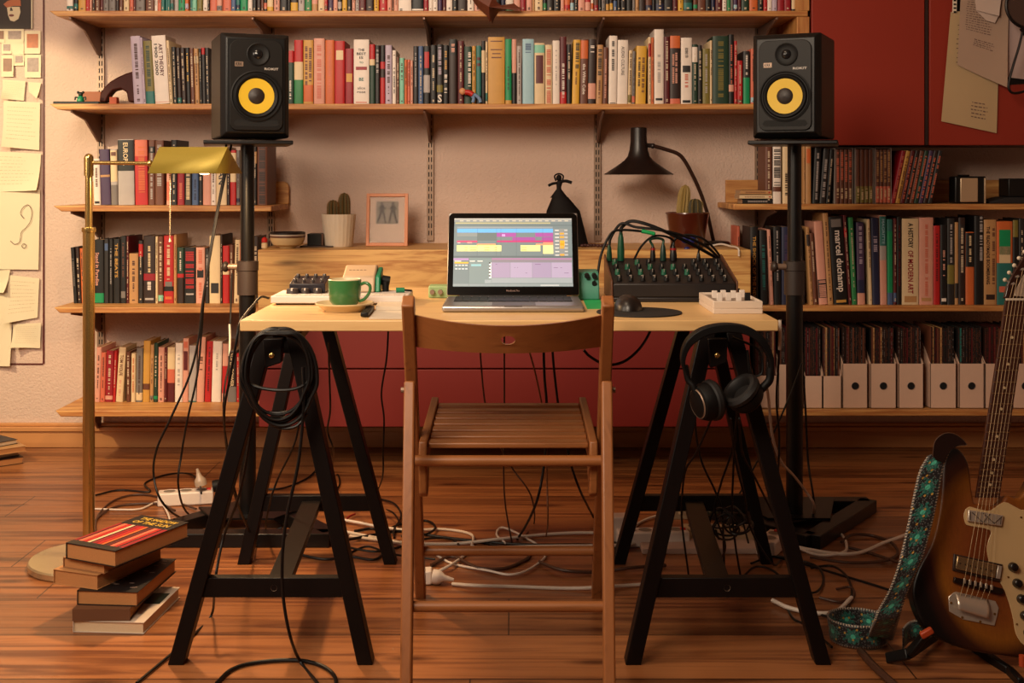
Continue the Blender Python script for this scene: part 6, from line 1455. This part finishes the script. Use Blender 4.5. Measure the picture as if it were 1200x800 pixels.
b = MB(); q = gp_(1193, 774, .022); b.cyl(q+V((0, 0, -.008)), q+V((0, 0, .014)), .007, og); part('rubber_tip', b, t)
b = MB(); b.bar(V((gp_(1140, 765).x, 2.67, .018)), V((gp_(1150, 765).x, 2.95, .008)), .014, .02, black); part('leg', b, t, .003)
# strap
def strap_mat():
    m = bpy.data.materials.new('embroidered_strap'); m.use_nodes = True; L = m.node_tree.links.new; b = m.node_tree.nodes['Principled BSDF']
    uv = nd(m, 'ShaderNodeUVMap'); sp = nd(m, 'ShaderNodeSeparateXYZ'); L(uv.outputs[0], sp.inputs[0])
    def M(op, a, bb=None, c=None):
        x = nd(m, 'ShaderNodeMath', operation=op)
        for i, q in enumerate((a, bb, c)):
            if q is None: continue
            if isinstance(q, (int, float)): x.inputs[i].default_value = q
            else: L(q, x.inputs[i])
        return x.outputs[0]
    u, v = sp.outputs[0], sp.outputs[1]
    # flowers every 1.15 widths
    fu = M('SUBTRACT', M('FRACT', M('DIVIDE', u, .95)), .5); cv = M('SUBTRACT', v, .5)
    rad = M('SQRT', M('ADD', M('POWER', M('MULTIPLY', fu, .95), 2), M('POWER', cv, 2)))
    ang = M('ARCTAN2', M('MULTIPLY', fu, .95), cv); pet = M('MULTIPLY_ADD', M('SINE', M('MULTIPLY', ang, 9)), .07, .31)
    nz = nd(m, 'ShaderNodeTexNoise'); nz.inputs['Scale'].default_value = 9; nz.inputs['Detail'].default_value = 8; L(uv.outputs[0], nz.inputs['Vector'])
    flower = M('MULTIPLY', M('LESS_THAN', M('ADD', rad, M('MULTIPLY', M('SUBTRACT', nz.outputs['Fac'], .5), .8)), pet), 1)
    vo = nd(m, 'ShaderNodeTexVoronoi', voronoi_dimensions='2D'); vo.inputs['Scale'].default_value = 9; L(uv.outputs[0], vo.inputs['Vector'])
    beads = M('LESS_THAN', vo.outputs['Distance'], .2)
    edge = M('MULTIPLY', M('GREATER_THAN', M('ABSOLUTE', cv), .43), M('GREATER_THAN', M('FRACT', M('MULTIPLY', u, 9)), .5))
    vo2 = nd(m, 'ShaderNodeTexVoronoi', voronoi_dimensions='2D'); vo2.inputs['Scale'].default_value = 2.1; L(uv.outputs[0], vo2.inputs['Vector']); gold = M('LESS_THAN', vo2.outputs['Distance'], .1)
    def mixc(f, a, c):
        x = nd(m, 'ShaderNodeMix', data_type='RGBA'); L(f, x.inputs[0])
        if isinstance(a, tuple): x.inputs[6].default_value = lin(a)
        else: L(a, x.inputs[6])
        x.inputs[7].default_value = lin(c); return x.outputs[2]
    c = mixc(flower, (20, 16, 18), (28, 104, 92)); c = mixc(M('MULTIPLY', beads, .8), c, (110, 112, 112)); c = mixc(M('LESS_THAN', rad, .1), c, (80, 190, 160)); c = mixc(gold, c, (186, 140, 60)); c = mixc(edge, c, (176, 160, 140))
    L(c, b.inputs['Base Color']); b.inputs['Roughness'].default_value = .5; b.inputs['Sheen Weight'].default_value = .3
    bp = nd(m, 'ShaderNodeBump'); bp.inputs['Strength'].default_value = .5; bp.inputs['Distance'].default_value = .002; L(vo.outputs['Distance'], bp.inputs['Height']); L(bp.outputs[0], b.inputs['Normal']); return m
stm = strap_mat()
def ribbon(nm, cpts, sides, width, m, th=.0022, parent=None, lab=None, cat=None, seg=8):
    c = cat_rom(cpts, seg); s_ = cat_rom(sides, seg); vs = []; uvs = []; L_ = 0; W_ = 6
    for i, p in enumerate(c):
        if i: L_ += (c[i]-c[i-1]).length
        d = s_[i].normalized()
        for k in range(W_+1): vs.append(p+d*width*(k/W_-.5)); uvs.append((L_/width, k/W_))
    fs = [(i*(W_+1)+k, i*(W_+1)+k+1, (i+1)*(W_+1)+k+1, (i+1)*(W_+1)+k) for i in range(len(c)-1) for k in range(W_)]
    b = MB(); b.add(vs, fs, m, True)
    o = part(nm, b, parent, solid=th) if parent else single(nm, b, lab, cat, solid=th)
    uvl = o.data.uv_layers.new(name='UVMap')
    for lp in o.data.loops: uvl.data[lp.index].uv = uvs[lp.vertex_index]
    return o
t = thing('guitar_strap', 'turquoise embroidered strap draped down from the guitar and coiled on the floor', 'guitar strap', FL(1030, 750))
def SP(px, py, Y): return P(px, py, Y)
sd = V((1, -.2, .25))
ribbon('band', [SP(1101, 529, 2.50), SP(1092, 548, 2.495), SP(1086, 575, 2.49), SP(1080, 605, 2.485), SP(1073, 635, 2.48), SP(1066, 660, 2.475), SP(1056, 685, 2.48), SP(1045, 708, 2.49), SP(1038, 728, 2.51), FL(1031, 750, .012)],
       [V((1, 0, .35)), V((1, 0, .28)), V((1, 0, .2)), V((1, 0, .2)), V((1, 0, .28)), V((1, 0, .36)), V((1, 0, .45)), V((1, -.1, .36)), V((1, -.1, .2)), V((1, -.2, .1))], .055, stm, parent=t)
b = MB(); lp = [(1093, 534), (1095, 519), (1101, 511), (1110, 507), (1119, 508.5), (1127, 513.5), (1133, 521), (1123, 522.5), (1115, 527), (1110, 534), (1107, 541), (1099, 540)]
lo_ = cat_rom([SP(x, y, 2.488) for x, y in lp]+[SP(*lp[0], 2.488)], 3)[:-1]; b.prism(lo_, (0, .004, 0), mat('dark_leather', (30, 15, 12), .4)); b.tube(lo_[:22], .0009, mat('leather_stitch', (90, 60, 40), .6), 5); part('leather_end', b, t, .001)
cc_ = V((PX(1005, 2.655), 2.655, .0305)); cp = []; sds = []
for k in range(22):
    a = math.radians(-30+k*20.5); r = .058+.0005*k; cp.append(cc_+V((r*math.cos(a), r*.85*math.sin(a), 0))); sds.append(V((0, 0, 1))+V((math.cos(a), math.sin(a), 0))*.12)
ribbon('coil', cp, sds, .052, stm, parent=t, seg=4)
cp = [FL(1058, 748, .03), FL(1066, 740, .03), FL(1078, 738, .03), FL(1088, 742, .028)]
ribbon('tail', cp, [V((0, 0, 1))]*4, .045, stm, parent=t)
# ------------------------------------------------------------------ power strips, plugs
def strip(c, rot, L_, lab, n, cream_=False):
    T = Mx.Translation(V(c)) @ Mx.Rotation(math.radians(rot), 4, 'Z'); t = thing('power_strip', lab, 'power strip', c); wm = whitep if not cream_ else mat('ivory_plastic', (206, 186, 150), .4)
    part('housing', MB().box((-L_/2, -.027, .0005), (L_/2, .027, .042), wm, T), t, .005, seg=3)
    for k in range(n):
        x = -L_/2+.035+k*(L_-.07)/max(1, n-1); b = MB(); b.lathe((0, 0, 0), [(.0185, 0), (.0195, .001), (.0205, .0005)], wm, 24); b.lathe((0, 0, 0), [(.0001, -.0), (.0185, 0)], mat('socket_grey', (120, 110, 100), .6), 24); b.v = [T @ (v+V((x, 0, .0425))) for v in b.v]; s = part('socket', b, t)
    b = MB(); b.box((L_/2-.022, -.008, .042), (L_/2-.008, .008, .046), mat('red_switch', (200, 24, 20), .35), T); part('switch', b, t, .001)
    return T, t
strip(FL(218, 590), 12, .17, 'white power strip on the floor behind the trestle with the cable coil', 3)
strip(FL(765, 638), 3, .20, 'white power strip with red switch between chair leg and trestle', 4)
strip(FL(845, 634), -3, .22, 'ivory power strip behind the brace of the trestle with the headphones', 4, True)
strip(FL(905, 645), 60, .12, 'short power strip with a red switch by the speaker stand base', 2)
single('metal_plate', MB().box(V(FL(752, 648))+V((0, -.01, .0004)), V((FL(884, 640).x, FL(752, 648).y+.09, .016)), mat('grey_plate', (176, 150, 136), .5)), 'long flat grey metal box on the floor under the power strips', 'metal box', bevel=.002)
def adapter(c, s, m, lab, rot=0):
    T = Mx.Translation(V(c)) @ Mx.Rotation(math.radians(rot), 4, 'Z'); t = thing('power_adapter', lab, 'power adapter', c)
    part('case', MB().box((-s[0]/2, -s[1]/2, 0), (s[0]/2, s[1]/2, s[2]), m, T), t, .004, seg=3)
    part('cord_relief', MB().cyl(T @ V((0, -s[1]/2, s[2]*.5)), T @ V((0, -s[1]/2-.018, s[2]*.4)), .005, m, r1=.003), t)
adapter(FL(727, 632)+V((0, 0, .0005)), (.07, .05, .07), whitep, 'square white power adapter behind the far trestle foot', 5)
adapter(FL(797, 628)+V((0, .03, .0435)), (.05, .04, .05), mat('ivory_plastic', (206, 186, 150), .4), 'ivory power adapter standing on the strip beside the brace', 0)
adapter(FL(826, 622)+V((0.0, .02, .0435)), (.075, .045, .034), mat('smoky_plastic', (90, 88, 70), .3), 'smoky grey transformer lying on the ivory strip', 20)
adapter(FL(867, 618)+V((0, .0, .0435)), (.055, .05, .05), black, 'black power adapter amid the cable tangle', 15)
def sch(c, d, m, lab):
    c, d = V(c), V(d).normalized(); R = d.to_track_quat('Z', 'Y').to_matrix().to_4x4(); t = thing('mains_plug', lab, 'plug', c)
    part('body', MB().lathe(c, [(.0001, 0), (.0185, 0), (.0185, .012), (.017, .02), (.009, .03), (.0055, .045), (.0035, .055), (.0001, .055)], m, 24, R), t); return c+d*.055
sch(FL(507, 684)+V((0, 0, .019)), (1, -.1, -.12), whitep, 'white round mains plug lying by the chair')
part_ = MB().box(FL(489, 686)+V((0, 0, .0005)), FL(489, 686)+V((.036, .04, .036)), whitep); single('socket_block', part_, 'white extension socket lying beside the chair leg', 'socket', bevel=.004)
b_ = sch(FL(235, 592)+V((0, .01, .06)), (-.25, 0, 1), mat('clear_plug', (170, 150, 130), .3), 'pale plug standing in the white power strip behind the book pile')
sch(FL(250, 590)+V((0, -.0, .055)), (1, .1, .2), rubber, 'black plug on the power strip behind the book pile')
# ------------------------------------------------------------------ cables
def f(px, py, z=.005): return FL(px, py, z)
def cb(lab, pts, r=.0035, m=None, nm='cable', grp='cables on the floor'):
    cable(nm, pts, r, m or bcord, lab, 'cable', grp)
# hanging from the speaker and lamp
cb('black cable falling from the loudspeaker in a wide loop past the brass lamp', [P(271, 170, 3.45), P(265, 200, 3.4), P(256, 245, 3.35), P(248, 290, 3.32), P(238, 350, 3.3), P(233, 395, 3.3), P(222, 440, 3.3), P(200, 490, 3.3), P(184, 525, 3.32), P(180, 556, 3.35), P(190, 588, 3.35), f(215, 607), f(245, 598), f(256, 586, .05)], .0032, nm='speaker_cable')
cb('black cable falling from the loudspeaker close behind the lamp shade', [P(265, 170, 3.47), P(262, 205, 3.42), P(250, 270, 3.37), P(240, 340, 3.32), P(236, 390, 3.31), P(231, 440, 3.3), P(220, 490, 3.3), P(213, 530, 3.35), P(209, 570, 3.35), f(222, 603), f(262, 612)], .0030, nm='speaker_cable')
cb('thin cable running down the near side of the speaker stand', [P(272, 320, 3.46), P(270.5, 360, 3.44), P(270, 380, 3.42), P(269, 420, 3.4), P(263, 455, 3.35), P(262, 490, 3.35), P(266, 520, 3.4), P(272, 560, 3.45), f(280, 590)], .0026, nm='speaker_cable')
cb('short pale cord lying against the stand behind the desk corner', [P(269, 380, 3.41), P(269.5, 395, 3.41), P(269, 417, 3.405)], .0032, wcord)
cb('black cable from the white controller over the desk edge to the floor', [V((PX(315, 2.86), 2.86, ZD+.012)), V((PX(306, 2.83), 2.83, ZD+.018)), P(297, 357, 2.78), P(288, 368, 2.66), P(280.5, 380, 2.56), P(277, 400, 2.54), P(270, 440, 2.56), P(263, 480, 2.6), P(265, 520, 2.7), P(275, 580, 2.9), f(300, 640)], .0028)
cb('white-edged cord falling beside the near trestle leg', [P(297, 470, 2.6), P(292, 520, 2.6), P(280, 580, 2.65), P(262, 630, 2.7), P(252, 680, 2.65), f(248, 720), f(225, 745), f(190, 775), f(160, 800)], .0030)
cb('long cord from the coil down over the crossbar to the floor in front', [P(355, 430, 2.46), P(356, 470, 2.46), P(350, 540, 2.46), P(337, 600, 2.46), P(331, 650, 2.455), P(332, 700, 2.455), P(340, 745, 2.46), f(352, 775), f(372, 800), f(392, 830)], .0034)
cb('black cord arching on the floor in front of the near trestle', [f(254, 800), f(272, 784), f(300, 776), f(345, 773), f(375, 779), f(392, 792), f(394, 810)], .0042)
cb('thin cable under the desk behind the near trestle', [P(353, 480, 2.9), P(345, 520, 2.95), P(326, 560, 3.05), P(316, 590, 3.1), f(312, 622), f(330, 618)], .0026)
cb('loose dark cord looping behind the rear trestle foot', [P(385, 400, 3.0), P(386, 440, 3.1), P(387, 480, 3.2), P(384, 505, 3.3), P(391, 530, 3.4), f(388, 560), f(396, 556), f(397, 570), f(380, 580), f(350, 590)], .0026)
cb('dark cord dropping from the desk between trestle and chair', [P(455, 388, 3.1), P(453, 420, 3.1), P(447, 460, 3.15), P(450, 490, 3.2), P(449, 530, 3.25), P(448, 560, 3.35), f(438, 590), f(460, 600), f(470, 615)], .0024)
for i, (x0, x1, m_, lab) in enumerate(((562, 571, brcord, 'thin brown cord seen through the chair back, nearest the posts'), (591, 591, brcord, 'straight brown cord hanging behind the chair centre'), (620, 637, mat('tan_cord', (130, 84, 52), .5), 'tan cord slanting behind the chair seat'))):
    if i == 2: pts = [P(x0, 410, 3.0), P(628, 440, 3.05), P(636, 480, 3.1), P(640, 520, 3.1), P(641, 560, 3.2), P(642, 610, 3.2), f(640, 628)]
    elif i == 1: pts = [P(591, 390, 3.05), P(591, 440, 3.05), P(591, 486, 3.1), P(590, 540, 3.2), P(592, 590, 3.25), f(600, 636)]
    else: pts = [P(x0, 390, 3.0), P(564, 430, 3.05), P(570, 480, 3.1), P(585, 520, 3.15), P(600, 548, 3.2), P(622, 580, 3.2), f(626, 612), f(615, 628)]
    cb(lab, pts, .0022, m_)
cb('black power lead behind the chair, the one ending in the floor tangle', [P(637, 405, 3.0), P(638, 440, 3.0), P(641, 485, 3.05), P(638, 540, 3.1), P(628, 590, 3.1), f(607, 630), f(590, 640), f(560, 634)], .0034)
cb('black lead behind the chair slanting toward the far trestle', [P(647, 405, 3.05), P(650, 440, 3.1), P(656, 485, 3.15), P(668, 540, 3.2), P(680, 575, 3.25), f(695, 605), f(706, 628), f(730, 640)], .0032)
cb('black cable sagging under the desk between chair and far trestle', [P(684, 410, 2.9), P(692, 418, 2.9), P(710, 427, 2.88), P(730, 424, 2.88), P(748, 410, 2.9), P(760, 392, 2.95), P(763, 380, 2.98)], .0034)
cb('white cord swinging down behind the headphones', [P(898, 450, 2.9), P(901, 470, 2.95), P(905, 510, 3.0), P(915, 540, 3.1), P(930, 557, 3.2), P(944, 575, 3.3), P(954, 592, 3.35), f(948, 606), f(920, 612), f(905, 612)], .0036, wcord)
cb('thin black cable hanging from the desk corner in the gap before the stand', [P(914, 376, 2.6), P(914, 392, 2.6), P(912, 430, 2.7), P(910, 470, 2.75), P(913, 510, 2.8), P(912, 550, 2.9), f(908, 600), f(900, 630)], .0026)
cb('short white sleeve on the cable at the desk corner', [P(914, 375, 2.585), P(914, 392, 2.585), P(913.5, 409, 2.6)], .0036, wcord)
cb('black cable behind the far speaker stand pole', [P(938, 390, 3.6), P(941, 430, 3.6), P(944, 480, 3.6), P(947, 540, 3.6), P(953, 580, 3.55), f(956, 606)], .0032)
cb('black cable slanting across the speaker stand pole', [P(940, 425, 3.44), P(925, 465, 3.44), P(905, 510, 3.4), P(885, 545, 3.35), P(870, 572, 3.3), P(866, 590, 3.25), f(878, 640)], .0028)
# headphone and far trestle hangers
random.seed(5)
H_ = [((816, 462), (815, 500), (822, 540), (838, 575), (846, 600), 'thin cord dropping from the outer ear cup'), ((834, 490), (816, 530), (803, 552), (799, 590), (800, 620), 'pale-edged cord falling behind the headphones to the crossbar'), ((864, 476), (861, 520), (859, 560), (858, 600), (862, 640), 'straight black cord hanging below the far ear cup'),
      ((866, 480), (857, 530), (845, 566), (838, 600), (850, 640), 'black cord bowing out beneath the far ear cup'), ((866, 490), (870, 530), (885, 560), (905, 600), (930, 650), 'black cord slanting from the far ear cup toward the stand base'), ((858, 395), (889, 410), (893, 436), (880, 438), (876, 410), 'thin loop of cord beside the headband'), ((856, 490), (862, 540), (872, 580), (880, 620), (905, 660), 'loose cord crossing the rear trestle leg')]
for i, h_ in enumerate(H_):
    Ys = [2.6, 2.75, 2.85, 2.95, 3.0] if i != 5 else [2.5]*5
    pts = [P(*h_[k], Ys[k]) for k in range(5)]
    if i != 5: pts.append(f(h_[4][0]+random.uniform(-12, 12), 662+random.uniform(-8, 14)))
    cb(h_[5], pts, .0026)
# floor: left
cb('brown cord running over the floor from the lamp base', [f(108, 655, .03), f(105, 625), f(118, 603), f(142, 592), f(185, 590), f(205, 598)], .0035, brcord)
cb('pale cord curling over the floor behind the lamp pole', [f(109, 596), f(140, 597), f(165, 596), f(185, 588), f(196, 600), f(202, 622, .005)], .003, wcord)
cb('dark cord looping on the floor behind the brass lamp', [f(112, 636), f(114, 606), f(134, 586), f(165, 579), f(200, 586), f(230, 596)], .0032, brcord)
cb('black cord arching to the plug behind the book pile', [f(112, 580), f(140, 574), f(175, 576), f(170, 566), f(195, 556), f(222, 555), f(233, 566, .05), f(236, 578, .075)], .003)
cb('black cord crossing behind the near trestle', [f(300, 572), f(330, 572), f(360, 560), f(375, 545)], .003)
cb('dark cord lying between the trestle feet', [f(345, 648), f(380, 655), f(410, 652), f(440, 655), f(452, 640), f(440, 620), f(415, 622)], .0036)
# floor: middle bundle
MID = [('white cord, furthest back of the floor bundle', wcord, .004, [(396, 608), (420, 612), (445, 617), (480, 621), (520, 620), (552, 626), (553, 640)]), ('white cord in the floor bundle passing under the chair', wcord, .0045, [(410, 628), (440, 632), (480, 636), (530, 637), (580, 632), (640, 626), (690, 624), (740, 627)]),
       ('thick white lead along the floor bundle', wcord, .005, [(370, 616), (400, 622), (440, 630), (500, 641), (560, 642), (640, 640), (720, 639), (760, 634)]), ('black cord weaving through the floor bundle', bcord, .004, [(400, 634), (430, 628), (470, 622), (510, 628), (560, 634), (620, 638), (680, 638), (730, 640)]),
       ('thin black cord wriggling below the floor bundle', bcord, .0032, [(402, 640), (440, 646), (470, 640), (500, 631), (530, 632), (545, 645), (560, 634), (600, 630)]), ('black loop of cord beside the near rear trestle foot', bcord, .0034, [(450, 622), (475, 612), (500, 610), (510, 618), (498, 626), (470, 628)]),
       ('white looped cord in front of the bundle', wcord, .0032, [(505, 646), (530, 660), (570, 668), (600, 673), (625, 664), (640, 648), (620, 632), (590, 618), (582, 626), (592, 636)]), ('dark cord with a kink below the bundle', brcord, .0045, [(505, 662), (530, 652), (560, 665), (590, 666), (615, 656), (622, 648)]),
       ('dark cord lying under the chair toward the far trestle', brcord, .0045, [(632, 658), (660, 668), (700, 670), (740, 665), (780, 662)]), ('long white mains lead from the round plug', wcord, .0045, [(530, 684), (560, 686), (600, 687), (660, 689), (700, 688), (760, 684), (800, 682)]),
       ('white lead from the extension socket running back', wcord, .004, [(508, 672), (528, 662), (545, 650), (555, 640)]), ('black cord curling behind the chair leg', bcord, .003, [(444, 584), (462, 590), (470, 604), (462, 620), (462, 630)]),
       ('white lead from the square adapter toward the strip', wcord, .004, [(738, 622), (750, 612), (772, 604), (800, 604)]), ('black cord along the front of the power strips', bcord, .003, [(725, 640), (760, 628), (800, 624), (840, 622), (880, 630)]),
       ('red cord end among the white leads', mat('red_cord', (130, 24, 20), .5), .003, [(398, 618), (408, 606), (416, 602)]),
       ('thin black cord between the rear trestle foot and chair', bcord, .0028, [(405, 650), (430, 640), (455, 648), (480, 652), (510, 655)])]
random.seed(9)
for lab, m_, r_, pts in MID: cb(lab, [f(x, y, r_+random.choice((.0005, .004, .008))) for x, y in pts], r_, m_)
# floor: right tangle
RT = [('white lead looping past the speaker stand to the guitar', wcord, .005, [(930, 640), (960, 646), (990, 649), (1012, 646), (1035, 636), (1060, 627), (1085, 615), (1110, 600)]), ('white lead ring beside the speaker stand base', wcord, .004, [(905, 603), (935, 604), (965, 612), (985, 625), (992, 638), (988, 647), (960, 650), (930, 640)]),
      ('white cord crossing the stand base', wcord, .004, [(890, 612), (915, 612), (945, 608), (958, 600)]), ('brown cord in a big loop near the guitar strap', brcord, .0042, [(986, 635), (1000, 626), (1025, 628), (1045, 636), (1052, 648), (1040, 656), (1015, 659), (985, 658), (950, 652)]),
      ('brown cord running under the strap', brcord, .0042, [(990, 640), (1020, 648), (1045, 656), (1070, 664)]), ('dark cord ring on the boards nearest the coil of strap', bcord, .003, [(950, 665), (975, 663), (992, 675), (998, 695), (990, 715), (970, 722), (945, 712)]),
      ('black cord running across the floor toward the strap', bcord, .0032, [(900, 650), (940, 660), (980, 672), (1020, 684), (1045, 692)]), ('thin black loop in the cable tangle', bcord, .003, [(880, 660), (905, 652), (935, 656), (958, 664), (965, 680), (955, 694), (930, 690), (915, 676), (905, 690)]),
      ('white cord in front of the far trestle foot', wcord, .005, [(905, 703), (925, 712), (955, 718), (980, 716), (998, 700)]), ('dark loop behind the far trestle foot', bcord, .003, [(868, 678), (885, 664), (905, 668), (918, 682), (905, 694), (880, 690)]),
      ('black cord with curled end by the far trestle foot', bcord, .0028, [(922, 712), (930, 725), (945, 732), (960, 745), (975, 758)]), ('dark cord arcing beside the strap coil', brcord, .0034, [(960, 700), (985, 705), (1000, 698), (997, 688), (980, 690)]),
      ('black cord beneath the guitar toward the camera', brcord, .008, [(1008, 762), (1022, 778), (1040, 795), (1060, 812)])]
for lab, m_, r_, pts in RT: cb(lab, [f(x, y, r_+random.choice((.0005, .004, .007))) for x, y in pts], r_, m_)
random.seed(21)
for k in range(6):
    cx0, cy0 = 858+random.uniform(-14, 14), 610+random.uniform(-8, 12); pts = []
    for i in range(9): a = i*.9+k; pts.append(P(cx0+(14+4*math.sin(k+i))*math.cos(a), cy0+(12+3*math.cos(i))*math.sin(a), 3.0+.05*math.sin(a+k)))
    cb(['knotted black cord hanging in the tangle, '+s for s in ('uppermost knot', 'tightest knot', 'loosest knot', 'lowest knot', 'flattest knot', 'knot against the rear leg')][k], pts, .0026)
# ------------------------------------------------------------------ camera, lights, world
cam = bpy.data.cameras.new('camera'); co = bpy.data.objects.new('camera', cam); C.objects.link(co); co.location = (0, 0, H); co.rotation_euler = (math.pi/2, 0, 0)
cam.sensor_width = 36; cam.sensor_fit = 'HORIZONTAL'; cam.lens = 36*F/1200; cam.shift_y = -(400-HY)/1200; cam.clip_start = .05; bpy.context.scene.camera = co
def light(kind, name, loc, energy, col, aim=None, **k):
    d = bpy.data.lights.new(name, kind); d.energy = energy; d.color = col; o = bpy.data.objects.new(name, d); C.objects.link(o); o.location = loc
    if aim is not None: o.rotation_euler = (V(aim)-V(loc)).to_track_quat('-Z', 'Y').to_euler()
    for a, b_ in k.items(): setattr(d, a, b_)
    return o
light('AREA', 'lamp_bulb_light', bc+V((0, -.02, -.02)), 13, (1, .62, .3), bc+V((0, -.02, -1)), shape='DISK', size=.07)
light('SPOT', 'window_light_left', (-2.55, 3.1, 1.75), 135, (1, .8, .46), (-2.0, YW, .75), spot_size=math.radians(56), spot_blend=.25, shadow_soft_size=.03)
light('AREA', 'window_light', (-2.6, 1.9, 1.75), 44, (1, .84, .66), (.2, 4.4, .95), shape='RECTANGLE', size=1.6, size_y=1.3)
light('AREA', 'room_lamp', (-1.0, .6, 2.35), 40, (1, .8, .6), (0, 4.6, 1.25), shape='DISK', size=1.3, spread=math.radians(110))
light('AREA', 'ceiling_lamp', (-.9, 2.3, 2.9), 14, (1, .76, .52), (-.9, 2.6, 0), shape='DISK', size=.5)
w = bpy.data.worlds.new('room_dusk'); bpy.context.scene.world = w; w.use_nodes = True; bg = w.node_tree.nodes['Background']; bg.inputs[0].default_value = lin((150, 110, 96)); bg.inputs[1].default_value = .17
vs_ = bpy.context.scene.view_settings; vs_.view_transform = 'Standard'; vs_.look = 'None'; vs_.gamma = 1; vs_.use_curve_mapping = False; vs_.exposure = -.08
